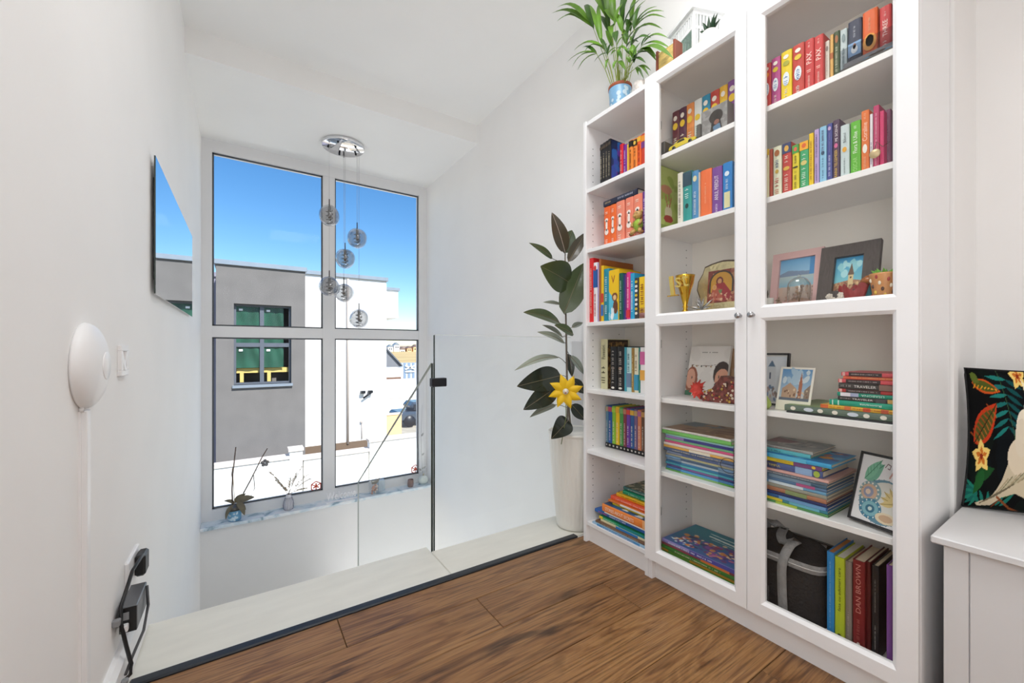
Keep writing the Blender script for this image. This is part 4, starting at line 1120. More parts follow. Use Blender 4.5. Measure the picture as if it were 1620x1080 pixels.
pt = Paint(80, 90, '#8a4038').blots(['#7a3a36', '#9a5a4a', '#b08060'], 60, .03, .1, seed=2).ell(.5, .62, .44, .36, '#4a4038').rect(.06, .94, .3, .62, '#4a4038').ell(.5, .62, .38, .31, '#c8963c').rect(.12, .88, .32, .6, '#c8963c').ell(.44, .66, .13, .13, '#6a2f34').ell(.44, .65, .075, .085, '#c9966a').poly([(.3, .58), (.6, .6), (.86, .3), (.8, .06), (.2, .06)], '#9a3038').poly([(.2, .5), (.1, .08), (.6, .06), (.5, .42)], '#b05a48').ell(.26, .48, .08, .08, '#d8a860').ell(.26, .48, .05, .055, '#c9966a').poly([(.4, .38), (.55, .4), (.5, .22)], '#6f8a5a').blots(['#d8b090', '#c08070', '#8a3038'], 26, .015, .05, box=(.1, .9, .05, .3), seed=5)
printed('icon_print', pt, lambda u, v: ifr(.24 + u * .52, .22 + v * .60, -.0066), ic)
# crystal ornament beside the icon
cr = thing('crystal_ornament', 'small silver spiky ornament left of the icon behind the left glass door', 'ornament', (1.44, PY(1110, 1.44), SH[3]))
c0 = Vector((1.44, PY(1110, 1.44), SH[3] + .0005))
put(MB().lathe([(0, 0), (.014, 0), (.012, .006), (.004, .01), (.004, .024), (0, .024)], c=c0, n=14), 'foot', steel_m, cr)
rd = random.Random(3)
for k in range(14):
    a = rd.uniform(0, 6.28); el = rd.uniform(.2, 1.4); l = rd.uniform(.034, .054)
    dv = Vector((math.cos(a) * math.cos(el), math.sin(a) * math.cos(el), math.sin(el)))
    put(MB().tube([c0 + Vector((0, 0, .022)), c0 + Vector((0, 0, .022)) + dv * l * .5, c0 + Vector((0, 0, .022)) + dv * l], [.0016, .0042, .0004], 5), 'spike', steel_m, cr)

# shelf 4, left door: personalised picture book, red feather rosette, sequinned slipper, wooden piece
xp = 1.56
pb = thing('picture_book', 'white picture book with two painted faces standing behind the left glass door', 'book', (xp, .9, SH[2]))
ya, yb_ = PY(1083, xp), PY(1146, xp)
hp = PZ(1088, 548, xp) - SH[2]
def pf_(u, v, x=0): return Vector((xp + x + .05 * v, ya + (yb_ - ya) * u - .012 * v * 0, SH[2] + .001 + v * hp))
put(MB().prism([(0, 0), (1, 0), (1, 1), (0, 1)], 0, .014, lambda p, q, t: pf_(p, q, t)), 'cover', bookmat('#eceae6'), pb)
pt = Paint(80, 90, '#eeece8').blots(['#e8e6e2'], 10, .1, .2, seed=1)
pt.line([(.08, .62), (.3, .60), (.55, .61), (.75, .64)], .008, '#6a6258')
for k in range(6): pt.ell(.1 + .12 * k, .595, .018, .02, ['#7a5a3a', '#b08a5a', '#4a5a50'][k % 3])
pt.ell(.12, .32, .16, .26, '#9a5a42').ell(.10, .34, .12, .2, '#e2ab92').poly([(0, .1), (.22, .1), (.16, 0), (0, 0)], '#3f7a5a').ell(.13, .36, .012, .03, '#3a2a24')
pt.ell(.86, .46, .2, .24, '#3a2c28').ell(.88, .36, .17, .2, '#e0a88c').ell(.88, .22, .17, .11, '#3a2c28').ell(.93, .4, .014, .03, '#2a1f1c').ell(.80, .4, .014, .03, '#2a1f1c').line([(.5, .1), (.9, .22)], .012, '#7a6a4a')
for k in range(5): pt.ell(.52 + .07 * k, .1 + .024 * k, .02, .02, ['#c9a05a', '#8a6a3a'][k % 2])
printed('cover_print', pt, lambda u, v: pf_(u, v, -.0006), pb)
b = MB()
for k in range(11):
    u = .32 + .036 * k
    if k == 4 or k == 6: continue
    a = pf_(u, .865, -.0012); c_ = pf_(u + .022, .885, -.0012)
    b.add([a, pf_(u + .022, .865, -.0012), c_, pf_(u, .885, -.0012)], [(0, 1, 2, 3)])
put(b, 'cover_title', bookmat('#8a8782'), pb)
ro = thing('rosette', 'ruffled red paper rosette on the shelf behind the left glass door', 'ornament', P(1105, 631, Z=SH[2]))
c0 = Vector((1.43, PY(1105, 1.43), SH[2] + .041))
redp = mat('red_paper', '#e24a3c', .7, var=.15)
rd = random.Random(11)
for k in range(14):
    a = k * 2 * math.pi / 14 + rd.uniform(-.1, .1); L = rd.uniform(.030, .040)
    dv = Vector((rd.uniform(-.4, .4), math.cos(a), math.sin(a) * (.8 if math.sin(a) < 0 else 1))).normalized()
    sd = Vector((0, -math.sin(a), math.cos(a)))
    put(MB().grid(lambda u, v, dv=dv, sd=sd, L=L: c0 + dv * L * v + sd * (.011 * math.sin(math.pi * min(1, v + .12)) * (u - .5) * 2) + Vector((-.006 * math.sin(6 * u + 3 * v) - .004, 0, 0)), 4, 5), 'petal', redp, ro)
put(MB().ball(c0, .010, 10, 8), 'centre', redp, ro)
sl = thing('slipper', 'dark red sequinned ornamental slipper behind the left glass door', 'ornament', (1.45, .78, SH[2]))
xs = 1.45
ya, yb_ = PY(1112, xs), PY(1168, xs)
seq = mat('sequins', '#7a4038', .35, metal=.4, var=.6, scale=70, bump=.6, bscale=90)
prof = [(0, .10), (.1, .02), (.3, 0), (.6, 0), (1, .02), (1, .75), (.8, .95), (.62, 1.0), (.52, .78), (.36, .5), (.2, .34), (.05, .2)]
hs = PZ(1140, 594, xs) - SH[2]
put(MB().prism([(ya + (yb_ - ya) * p, SH[2] + .0006 + q * hs) for p, q in prof], xs - .022, xs + .03, lambda p, q, t: (t, p, q)), 'body', seq, sl)
rd = random.Random(5)
for k in range(40):
    p = rd.uniform(.12, .98); q = rd.uniform(.06, .9) * (.3 + .7 * p)
    put(MB().ball((xs - .024, ya + (yb_ - ya) * p, SH[2] + q * hs), rd.uniform(.0028, .0055), 7, 5, sc=(.5, 1, 1)), 'bead', [mat('bead_gold', '#c9a04a', .3, metal=.6), mat('bead_red', '#a03030', .35), mat('bead_pale', '#e0cdb8', .35)][k % 3], sl)
wd = thing('wooden_oval', 'pale wooden oval leaning behind the sequinned slipper', 'ornament', (1.62, PY(1156, 1.62), SH[2]))
c0 = Vector((1.63, PY(1158, 1.63), SH[2] + .155))
put(MB().ball(c0, .042, 16, 10, sc=(.2, .62, 1)), 'disc', mat('pale_wood', '#c9a27a', .6, var=.12, stretch=(1, 1, .2), scale=20), wd)
put(MB().tube([c0 + Vector((0, 0, -.04)), (c0.x, c0.y, SH[2] + .001)], [.006, .014], 8), 'stand', mat('pale_wood'), wd)

# shelf 5, left door: lying stack
XD5 = 1.415
def DL(p0, w, dx, d, col, desc, kw={}, p1=1160): return (p0, p1, w, XD5 + dx, d, col, desc, kw)
thin = [('#5fa84a', 'thin green magazine'), ('#3f77a8', 'thin blue magazine'), ('#5b4a8a', 'thin indigo magazine'), ('#3c8fa8', 'thin teal magazine'), ('#2f6a9a', 'thin sea blue magazine'), ('#8aa6bf', 'thin grey blue magazine'), ('#6f93b8', 'thin steel blue magazine'), ('#b8b49a', 'thin beige magazine'), ('#7f8aa6', 'thin slate magazine')]
items = [DL(1053 + (k % 3), .0085, (.004, 0, .006, .002, .005)[k % 5], .2, c, d_, dict(style=S(bands=[(.25, .8, ['#8fc27a', '#4f9ad0', '#9a6aa8', '#58b0b8', '#3a86b8', '#c0d0dc', '#49607f', '#d8cf9a', '#53628f'][k])]), pages=pages_w)) for k, (c, d_) in enumerate(thin)]
items += [DL(1050, .013, .004, .2, '#53688f', 'denim blue book', dict(tcol='#e8d8b0')),
          DL(1050, .010, .004, .21, '#e8b45a', 'amber book with a white edge', dict(style=S(bands=[(.4, .7, '#f2ead8')]))),
          DL(1050, .010, .004, .21, '#f0e2dc', 'cream pink book', dict(tcol=None)),
          DL(1052, .009, .006, .21, '#dc5a8c', 'raspberry pink book', dict(tcol=None)),
          DL(1052, .009, .006, .21, '#7fbf94', 'mint green book', dict(tcol=None)),
          DL(1053, .010, .005, .21, '#9a7fc0', 'lavender book with a dark blue line', dict(style=S(bands=[(.3, 1, '#3a3a8a')]))),
          DL(1053, .006, .005, .21, '#9fd0da', 'thin pale aqua book', dict(tcol=None)),
          DL(1047, .016, .002, .22, '#7fce6a', 'bright light green book', dict(tcol=None), 1156.5),
          DL(1048, .008, .000, .22, '#f0eeea', 'white topmost book with a brown picture cover', dict(tcol='#b0aca4', pages=pages_w), 1156)]
zd5 = stack(SH[1], items, 'left door stack', 'stack of lying books behind the left door')
cover_on('white topmost book', Paint(60, 60, '#a98a6e').poly([(0, .55), (.4, .5), (.62, .95), (.1, 1), (0, 1)], '#7d8f9c').blots(['#9a7a60', '#b8977a', '#8a6a58'], 40, .04, .12, box=(.3, 1, 0, 1), seed=4).line([(.6, .3), (.95, .4)], .05, '#7a5048').line([(.62, .5), (.98, .62)], .04, '#7a5048'))
rg = thing('cable_ring', 'thin dark wire ring hanging at the right end of the lying stack', 'ring', (1.40, PY(1156, 1.40), SH[1]))
c0 = Vector((1.405, PY(1153, 1.405), SH[1] + .078))
put(MB().tube([c0 + Vector((0, .030 * math.cos(a), .026 * math.sin(a))) for a in [k * math.pi / 12 for k in range(25)]], .0011, 6), 'wire', black_m, rg)

# bottom shelf, left door
XD6 = 1.40
items = [(1046.5, 1168, .012, XD6, .22, '#7a4a24', 'brown picture book', dict(style=S(bands=[(.3, .9, '#a8742e')]))),
         (1046.5, 1168, .012, XD6, .22, '#2f8a34', 'bright green picture book', dict(style=S(bands=[(.5, .95, '#4fae3c')], strokes=[('#e8f2d0', .1, .4, .4, 2)]))),
         (1047, 1168, .011, XD6 + .003, .22, '#b88a2e', 'ochre picture book', dict(style=S(bands=[(.1, .4, '#5a8a34')]))),
         (1046.5, 1168, .014, XD6, .22, '#3a7a30', 'leaf green picture book', dict(style=S(strokes=[('#f0e8c0', .2, .8, .4, 3)]))),
         (1047, 1168, .010, XD6 + .002, .22, '#8a4450', 'wine red picture book', dict(style=S(bands=[(.55, .9, '#d8783a')]))),
         (1047, 1168, .014, XD6, .23, '#8f86c4', 'topmost lilac spined picture book with a teal cover', dict(style=S(bands=[(.4, 1, '#4a4aa0')], strokes=[('#f2f0fa', .1, .7, .5, 4)])))]
stack(SH[0], items, 'left door bottom shelf', 'picture books on the bottom shelf behind the left door')
pt = Paint(110, 90, '#1f7f93').grad('#3a5f9a', '#1b7c90', 0, .7)
pt.blots(['#5a3a86', '#7a4aa0', '#c98a4a', '#d8a060', '#3a4a9a', '#8a3a6a', '#2a3a6a'], 46, .03, .075, box=(.12, .92, .1, .55), seed=9)
pt.blots(['#4a3a8a', '#8a4aa0', '#c06a9a', '#3a5ab0', '#d8904a', '#6a3a70'], 60, .02, .045, box=(.15, .95, .08, .5), seed=19)
pt.blots(['#e8c8a0', '#f0d8b8', '#c86a4a'], 26, .015, .03, box=(.15, .9, .25, .6), seed=12)
pt.blots(['#e0f0f4'], 18, .01, .022, box=(.05, .35, .08, .3), seed=2).line([(.3, .86), (.5, .84), (.7, .84)], .03, '#bfe0e4').line([(.34, .75), (.9, .70)], .05, '#d8ecec').line([(.4, .66), (.7, .64)], .02, '#a8d0d8')
cover_on('topmost lilac spined picture book', pt)

# ------------------------------------------------------------------ wide bookcase, right door
XR1 = 1.405
gas = lambda col2, e: S(patches=[('emblem', .84, .92, .5, '#f2ece0'), ('emblem', .70, .80, .6, col2), ('emblem', .30, .58, .62, '#e4eef4')], words=[], strokes=[('#3f6fb0', .32, .56, .4, e), ('#e8e0d8', .06, .26, .32, e + 3)])
pax = S(words=[('PAX', '#f6e2da', .52, .74, .55)], strokes=[('#f0cfc6', .82, .94, .25, 2), ('#f0cfc6', .36, .46, .5, 3), ('#eec4bb', .08, .32, .3, 4)])
GR = 'books on the top shelf behind the right door'
rows = [(1208, 1219.3, 104, XR1, '#cc4a48', 'red book with a pale lettering blob', dict(style=gas('#e8963a', 1))),
        (1219.6, 1234.2, 95, XR1, '#b6508c', 'magenta book with a pale lettering blob', dict(style=gas('#d8c23a', 2))),
        (1235, 1252.4, 85, XR1, '#ead02e', 'bright yellow book with a pale lettering blob', dict(style=gas('#a8a83a', 3))),
        (1253, 1272, 75, XR1, '#c4473e', 'brick red book with a yellow emblem', dict(style=gas('#dfc33a', 4))),
        (1272.6, 1287.4, 66, XR1, '#cb4444', 'red book with white lettering', dict(style=pax)),
        (1287.7, 1302.3, 59.5, XR1, '#cc4646', 'red book with white lettering, dark edge', dict(style=pax)),
        (1305, 1312, 66.5, XR1 + .012, '#dcd6ca', 'thin off white book', dict(style=S(patches=[('emblem', .76, .88, .6, '#8a8078')], strokes=[('#a8a098', .2, .7, .3, 2)]))),
        (1313, 1318.3, 56, XR1 + .014, '#dcae64', 'thin tan book', dict(style=S(bands=[(.5, .62, '#b0622e')]))),
        (1318.8, 1328.3, 52, XR1 + .014, '#48583c', 'dark olive green book', dict(style=S(patches=[('emblem', .76, .92, .55, '#a8683a')], strokes=[('#c8ccb0', .18, .7, .5, 3)]))),
        (1328.8, 1340.2, 49, XR1 + .012, '#c2d0d2', 'pale grey blue book', dict(style=S(patches=[('emblem', .72, .9, .5, '#7f9296')], strokes=[('#6f8890', .16, .62, .5, 4)]))),
        (1341, 1363, 37, XR1 + .004, '#3e4256', 'wide slate navy book with a pale blue picture', dict(style=S(bands=[(.3, .56, '#7fa4cc')], patches=[('emblem', .34, .5, .5, '#e4ecf2'), ('emblem', .42, .54, .24, '#9a6a5a')], strokes=[('#b8bcc8', .66, .9, .2, 5), ('#8a90a0', .06, .24, .3, 6)]))),
        (1364, 1388, 22, XR1 + .002, '#de6530', 'wide orange book with a dark medallion', dict(style=S(bands=[(.0, .2, '#7a3420')], patches=[('emblem', .24, .56, .92, '#e8a03a'), ('emblem', .32, .54, .56, '#4a4a2e')], strokes=[('#f0b890', .62, .88, .2, 5)]))),
        (1391, 1410, 14, XR1 + .004, '#c63f40', 'rightmost red book with bold lettering', dict(style=S(words=[('THREE', '#f4e0d8', .40, .72, .40)], strokes=[('#f0d0c8', .78, .92, .2, 2), ('#eec4bb', .1, .34, .4, 3)])))]
place_row(rows, SH[5], 'right door top shelf', GR, d=.14)
show_case('clear display case with dark ends holding a blue toy car, top right shelf', 1329, 1416, 1.385 - .012, SH[5], .070, '#4f9ac8', 'small blue toy car inside the clear case behind the right glass door', ht=.036) if False else None
# the acrylic case needs room in front of the row: it stands on the front strip of the shelf
def front_case():
    xf = XF + .007
    ya, yb_ = PY(1329, xf), .335
    z = SH[5]; d = .020
    t = thing('display_case', 'clear flat display case with a blue car picture, right door top shelf', 'display case', (xf + d / 2, (ya + yb_) / 2, z))
    hh = PZ(1331, 90, xf) - z
    put(MB().bx(xf, xf + d, yb_, ya, z + .0004, z + .005), 'base', mat('case_base'), t)
    put(MB().bx(xf + .001, xf + .018, yb_, ya, z + .0054, z + hh + .018), 'clear_cover', glass('acrylic_smoke', '#e6e6e8', .8), t)
    pt = Paint(70, 40, '#9a999c').poly([(.1, 0), (.28, .3), (.45, .55), (.75, .62), (1, .5), (1, 0)], '#5f9fc4').ell(.66, .55, .16, .16, '#5a4a40').line([(.3, .3), (.9, .3)], .03, '#8cc0dc').blots(['#8f9094', '#a4a3a6'], 20, .04, .1, box=(0, 1, .7, 1), seed=3)
    printed('picture', pt, lambda u, v: (xf + .0195, ya - .002 + (yb_ - ya + .004) * u, z + .006 + v * hh * .55), t)
front_case()

XR2 = 1.405
wn_ = lambda base, e: S(bands=[(.80, .98, base)])
rows = [(1206, 1216.6, 239, XR2, '#e6dfb8', 'cream book with a brown round emblem', dict(style=S(bands=[(.88, 1, '#e8c03a')], patches=[('emblem', .80, .92, .7, '#6a5a34')], strokes=[('#4a5a3a', .08, .74, .5, 2)]))),
        (1217, 1221.8, 237, XR2, '#b9553f', 'thin rust red book', dict(tcol=None)),
        (1222.5, 1236.3, 234, XR2, '#dfe2c8', 'pale cream book with a rust round emblem', dict(style=S(patches=[('emblem', .80, .93, .6, '#a8683a'), ('emblem', .46, .54, .4, '#c8a84a')], strokes=[('#c05a4a', .06, .42, .5, 3), ('#5a6a8a', .58, .76, .5, 4)]))),
        (1237.2, 1251.6, 228.5, XR2, '#c2453f', 'red book with a navy top', dict(style=S(bands=[(.80, .995, '#39446e')], patches=[('emblem', .83, .95, .5, '#d8a84a'), ('emblem', .46, .54, .7, '#d8b04a')], strokes=[('#f0d8c8', .08, .42, .45, 5), ('#f0d8c8', .58, .78, .45, 6)]))),
        (1253, 1264, 231, XR2, '#e2d034', 'yellow book with a green top', dict(style=S(bands=[(.82, .995, '#4f9f4a')], patches=[('emblem', .86, .95, .5, '#e0684a'), ('emblem', .50, .54, .8, '#3a3a20')], strokes=[('#8a7a2a', .08, .46, .45, 7), ('#8a7a2a', .58, .8, .45, 8)]))),
        (1264.8, 1279, 226, XR2, '#3fa870', 'green book with an orange yellow top', dict(style=S(bands=[(.82, .995, '#ecae2c')], patches=[('emblem', .86, .96, .5, '#e0642e'), ('emblem', .5, .6, .7, '#d8c87a')], strokes=[('#d6eedd', .08, .46, .5, 9), ('#d6eedd', .62, .8, .5, 10)]))),
        (1279.4, 1286.8, 212, XR2, '#e9c424', 'slim tall yellow book', dict(tcol='#9a6a1c')),
        (1288, 1295.7, 206, XR2, '#b7a0d2', 'lilac book', dict(style=S(strokes=[('#5a4a7a', .5, .95, .45, 3), ('#6a5a8a', .08, .4, .35, 4)]))),
        (1296.2, 1307.5, 202, XR2, '#8fc4e2', 'light blue book', dict(style=S(strokes=[('#56567e', .56, .96, .45, 5), ('#4a7a9e', .08, .46, .35, 6)], patches=[('emblem', .50, .57, .5, '#2f4a66')]))),
        (1308.2, 1316.6, 197, XR2, '#494f94', 'indigo book', dict(style=S(patches=[('emblem', .88, .95, .6, '#c8a8cc')], strokes=[('#c8c8e8', .1, .46, .45, 7), ('#8a86c0', .5, .84, .25, 8)]))),
        (1317.4, 1328, 191.5, XR2, '#56405a', 'dark plum book with yellow and white lettering', dict(style=S(words=[('RAINA TELGEMEIER', '#e8c24a', .05, .50, .42), ('PE SCENĂ', '#f0e8ec', .64, .92, .5)], patches=[('emblem', .53, .61, .55, '#d86a9a')]))),
        (1328.9, 1343.6, 200, XR2, '#c9d8da', 'pale blue grey book with an orange round emblem', dict(style=S(words=[('Băiatul', '#5a6468', .66, .84, .34)], patches=[('emblem', .48, .58, .5, '#e4a83a')], strokes=[('#8a989a', .08, .38, .22, 4)]))),
        (1345, 1361.4, 194.5, XR2, '#65b83a', 'bright green book with white lettering', dict(style=S(words=[('Flora & Ulise', '#f2f8ea', .40, .80, .42), ('OSCAR', '#a8dc88', .06, .32, .40)], strokes=[('#d8eec8', .86, .94, .3, 3)]))),
        (1362.2, 1374.8, 177, XR2, '#e57a3c', 'orange book with a white page emblem', dict(style=S(words=[('Coraline', '#f8dcc4', .50, .80, .6)], patches=[('emblem', .30, .45, .6, '#f4ece2')], strokes=[('#f4c8a8', .86, .96, .3, 3), ('#f0b48c', .06, .26, .4, 4)]))),
        (1376, 1380.8, 181, XR2, '#e4dfe4', 'thin white book', dict(style=S(strokes=[('#5a5a8a', .1, .5, .5, 4)]))),
        (1381.2, 1391, 168.5, XR2, '#c0406e', 'raspberry red book', dict(style=S(strokes=[('#f2d2dc', .06, .88, .25, 5)]))),
        (1391.5, 1398.6, 176.5, XR2 - .004, '#d23a6e', 'slim pink book', dict(tcol=None)),
        (1399.2, 1409, 175, XR2 + .02, '#8a5a76', 'mauve textured book at the right end', dict(tcol='#b48aa0'))]
place_row(rows, SH[4], 'right door second shelf', 'books on the second shelf behind the right door', d=.15)
pd = thing('pendant', 'small pale round pendant on a cord hanging before the raspberry red book', 'pendant', (1.395, PY(1385, 1.395), SH[4] + .07))
pc = P(1384, 243, X=1.393)
put(MB().lathe([(0, -.0015), (.011, -.0015), (.012, 0), (.011, .0015), (0, .0015)], n=20, mtx=Matrix.Translation(pc) @ Matrix.Rotation(math.pi / 2, 4, 'Y')), 'disc', mat('brass_pale', '#c9b48a', .4, metal=.4), pd)
e = P(1396, 232, X=1.392)
put(MB().tube([pc + Vector((0, 0, .012)), pc + Vector((0, -.004, .03)), e, P(1408, 224, X=1.394)], .0009, 5), 'cord', mat('leather_cord', '#5a4a3c', .6), pd)

# shelf 3, right door
Z3 = SH[3]
wp = thing('small_pot', 'tiny white pot with a dark sprig at the left of the pink frame', 'plant pot', (1.42, PY(1216, 1.42), Z3))
c0 = Vector((1.425, PY(1213, 1.425), Z3 + .0005))
put(MB().lathe([(0, 0), (.018, 0), (.020, .036), (.017, .036), (.016, .03), (0, .03)], c=c0, n=20), 'pot', mat('pot_white', '#e6e5de', .4), wp)
for k, (dy, h) in enumerate(((-.003, .034), (.003, .026), (.008, .018))):
    put(MB().tube([c0 + Vector((0, 0, .03)), c0 + Vector((0, dy * .6, .03 + h * .6)), c0 + Vector((0, dy, .03 + h))], [.0012, .0034, .0005], 6), 'sprig', mat('dark_sprig', '#4a4238', .6), wp)

def photo_frame(name, label, pts_px, xb, lean, wfr, depth, fm_, pt, nprint, inset, cat='picture frame', z=None, rights=None):
    """leaning frame: left px, right px, top y at left; stands at z with its foot at x=xb"""
    p0, p1, ytop = pts_px
    ya, yb_ = PY(p0, xb), (PY(p1, xb) if rights is None else rights)
    h = 0.0
    for _ in range(8):
        h = PZ(p0, ytop, xb + lean * h) - z
    L = math.hypot(h, lean * h)
    nx, nz = -1 / math.hypot(1, lean), lean / math.hypot(1, lean)
    def fp(u, v, o=0.0): return Vector((xb + lean * h * v + nx * o, ya + (yb_ - ya) * u, z + .001 + h * v + nz * o + (0 if nz >= 0 else 0)))
    t = thing(name, label, cat, (xb, (ya + yb_) / 2, z))
    W_ = ya - yb_
    a, b_ = wfr / W_, wfr / h
    m = MB()
    for (u0, u1, v0, v1) in ((0, a, 0, 1), (1 - a, 1, 0, 1), (a, 1 - a, 0, b_), (a, 1 - a, 1 - b_, 1)):
        m.prism([(u0, v0), (u1, v0), (u1, v1), (u0, v1)], 0, depth, lambda p, q, tt: fp(p, q, tt))
    put(m, 'frame', fm_, t)
    put(MB().prism([(a, b_), (1 - a, b_), (1 - a, 1 - b_), (a, 1 - b_)], 0, .002, lambda p, q, tt: fp(p, q, tt)), 'backing', mat('mount_white', '#f0eeea', .6), t)
    if pt is not None:
        i = inset
        printed(nprint, pt, lambda u, v: fp(a + i + u * (1 - 2 * a - 2 * i), b_ + i * W_ / h + v * (1 - 2 * b_ - 2 * i * W_ / h), .003), t)
    return t, fp, h
pink = mat('pink_frame', '#dbb4b2', .5)
pt = Paint(60, 70, '#b9c4cc').grad('#b39a8e', '#c9b8ac', 0, .35).grad('#86b8cf', '#b6c8c8', .35, .6).grad('#9cc6e2', '#6fb0de', .6, 1).poly([(0, .66), (.25, .74), (.6, .70), (1, .68), (1, .6), (0, .6)], '#7f93ae').rect(.84, 1, .6, 1, '#4f93cc').blots(['#a98878', '#c8b0a0', '#8a7468'], 36, .02, .06, box=(0, 1, 0, .33), seed=4)
photo_frame('photo_frame', 'pink photo frame with a seaside picture behind the right glass door', (1218.5, 1299.5, 407), 1.47, .18, .022, .012, pink, pt, 'photo_print', .0, z=Z3)
darkw = mat('dark_oak_frame', '#4e4643', .55, var=.3, scale=60, bump=.3, bscale=80, stretch=(1, 8, 1))
pt = Paint(70, 80, '#6fb4dc').grad('#7fc8d0', '#3f9fd4', .2, 1).blots(['#8fd0dc', '#a8dce4'], 16, .05, .14, box=(0, 1, .5, .85), seed=6).poly([(0, 0), (1, 0), (1, .28), (.6, .34), (0, .26)], '#a87a5a').blots(['#8a5a40', '#c09a70', '#6a4a3a', '#d8b888'], 60, .015, .05, box=(0, 1, 0, .26), seed=7).rect(.48, .66, .2, .48, '#d8c290').poly([(.46, .48), (.68, .48), (.57, .82)], '#6f5a4a').ell(.57, .40, .03, .03, '#4a4038')
photo_frame('photo_frame', 'dark wood photo frame with a church tower picture behind the right glass door', (1293.5, 1389, 398), 1.44, .26, .036, .016, darkw, pt, 'photo_print', .0, z=Z3)
# glass cloche
cl = thing('glass_cloche', 'glass cloche over dried flowers on a round wooden base', 'cloche', (1.42, PY(1263, 1.42), Z3))
c0 = Vector((1.422, PY(1264, 1.422), Z3 + .0005))
put(MB().lathe([(0, 0), (.040, 0), (.042, .004), (.040, .011), (.033, .013), (0, .013)], c=c0, n=32), 'wooden_base', mat('cloche_wood', '#9a7355', .5, var=.15, stretch=(1, 6, 1), scale=20), cl)
put(MB().lathe([(.031, .0135), (.031, .060), (.029, .072), (.022, .084), (.012, .091), (0, .093)], c=c0, n=32), 'glass_dome', glass('cloche_glass', '#f6f7f6', 4.0), cl)
put(MB().ball(c0 + Vector((0, 0, .097)), .005, 12, 8), 'glass_knob', glass('cloche_glass'), cl)
rd = random.Random(9)
for k in range(9):
    a = rd.uniform(0, 6.28); r = rd.uniform(.004, .016); h = rd.uniform(.03, .058)
    p0 = c0 + Vector((0, 0, .013)); p1 = c0 + Vector((r * math.cos(a), r * math.sin(a), .013 + h))
    put(MB().tube([p0, (p0 + p1) / 2 + Vector((.002, 0, 0)), p1], .0008, 5).ball(p1, .0055, 8, 6, sc=(1, 1, .8)), 'dried_flower', [mat('dried_a', '#a8876a', .8), mat('dried_b', '#7a5f4c', .8), mat('dried_c', '#d8c8b4', .8)][k % 3], cl)
# little bird, flower cluster, red leaf bowl, brown dish, succulent cup
bd = thing('bird_figurine', 'tiny brown bird figurine left of the cloche', 'figurine', (1.40, PY(1233, 1.40), Z3))
c0 = Vector((1.40, PY(1232.5, 1.40), Z3 + .0005))
put(MB().ball(c0 + Vector((0, 0, .011)), .009, 12, 8, sc=(.8, 1.1, 1.1)).ball(c0 + Vector((0, .003, .024)), .0055, 10, 8).tube([c0 + Vector((0, .008, .024)), c0 + Vector((0, .013, .023))], [.002, .0005], 6), 'body', mat('bird_brown', '#7a6450', .5), bd)
fw = thing('flower_cluster', 'small cluster of white paper flowers at the foot of the dark frame', 'flowers', (1.40, PY(1319, 1.40), Z3))
c0 = Vector((1.402, PY(1319, 1.402), Z3 + .008))
rd = random.Random(4)
for k in range(11):
    p = c0 + Vector((rd.uniform(-.006, .006), rd.uniform(-.020, .020), rd.uniform(0, .018)))
    m = MB()
    for q in range(5):
        a = q * 1.2566
        m.ball(p + Vector((-.002, .0045 * math.cos(a), .0045 * math.sin(a))), .0038, 7, 5, sc=(.5, 1, 1))
    put(m.ball(p + Vector((-.004, 0, 0)), .002, 6, 5), 'flower', mat('flower_white', '#d9d0c4', .7, var=.2, scale=80), fw)
rl = thing('red_bowl', 'crumpled dark red leaf shaped bowl in front of the dark frame', 'bowl', (1.40, PY(1351, 1.40), Z3))
c0 = Vector((1.412, PY(1351, 1.412), Z3 + .0008))
redb = mat('dark_red', '#9c3636', .5, var=.2, scale=30, bump=.3)
def leafbowl(u, v):
    a = 2 * math.pi * u
    r = .010 + .020 * v ** .7
    k = 1 + .16 * math.sin(5 * a) * v + .06 * math.sin(11 * a) * v
    return c0 + Vector((r * k * .7 * math.cos(a), r * k * 1.05 * math.sin(a), .042 * v ** 1.6 * (1 + .25 * math.sin(5 * a + 1)) ))
put(MB().grid(leafbowl, 60, 10, wrap_u=True).lathe([(0, 0), (.010, 0)], c=c0, n=12), 'bowl', redb, rl)
br = thing('mushroom_figurine', 'glossy brown mushroom figurine behind the flowered cup', 'figurine', (1.47, PY(1378, 1.47), Z3))
c0 = Vector((1.43, PY(1375, 1.43), Z3 + .0005))
put(MB().lathe([(0, 0), (.012, 0), (.010, .02), (.008, .05)], c=c0, n=14), 'stem', mat('stem_teal', '#3f8a96', .5), br)
put(MB().lathe([(0, .048), (.017, .050), (.020, .055), (.017, .064), (.008, .072), (0, .074)], c=c0, n=24), 'cap', mat('cap_brown', '#a4622e', .25, var=.2), br)
cu = thing('flowered_cup', 'decorated terracotta cup holding a green succulent at the right end of the shelf', 'cup', (1.41, PY(1396, 1.41), Z3))
c0 = Vector((1.405, PY(1399.5, 1.405), Z3 + .0005))
put(MB().lathe([(0, 0), (.021, 0), (.023, .004), (.031, .066), (.0315, .070), (.029, .070), (.027, .062), (0, .06)], c=c0, n=32), 'cup', mat('terracotta_glaze', '#d0935c', .3, var=.12, scale=20), cu)
for k in range(12):
    a = math.pi + (k - 5.5) * .2; z_ = .012 + .008 * (k * 5 % 7)
    r = .0232 + .0078 * (z_ / .066)
    put(MB().ball(c0 + Vector((r * math.cos(a), r * math.sin(a), z_)), .0034, 8, 6, sc=(.4, 1, 1.6)), 'petal_print', [mat('pt_red', '#a83a34', .4), mat('pt_cream', '#eadfc8', .4), mat('pt_dark', '#5a3a2c', .4), mat('pt_gold', '#e0b84a', .4)][k % 4], cu)
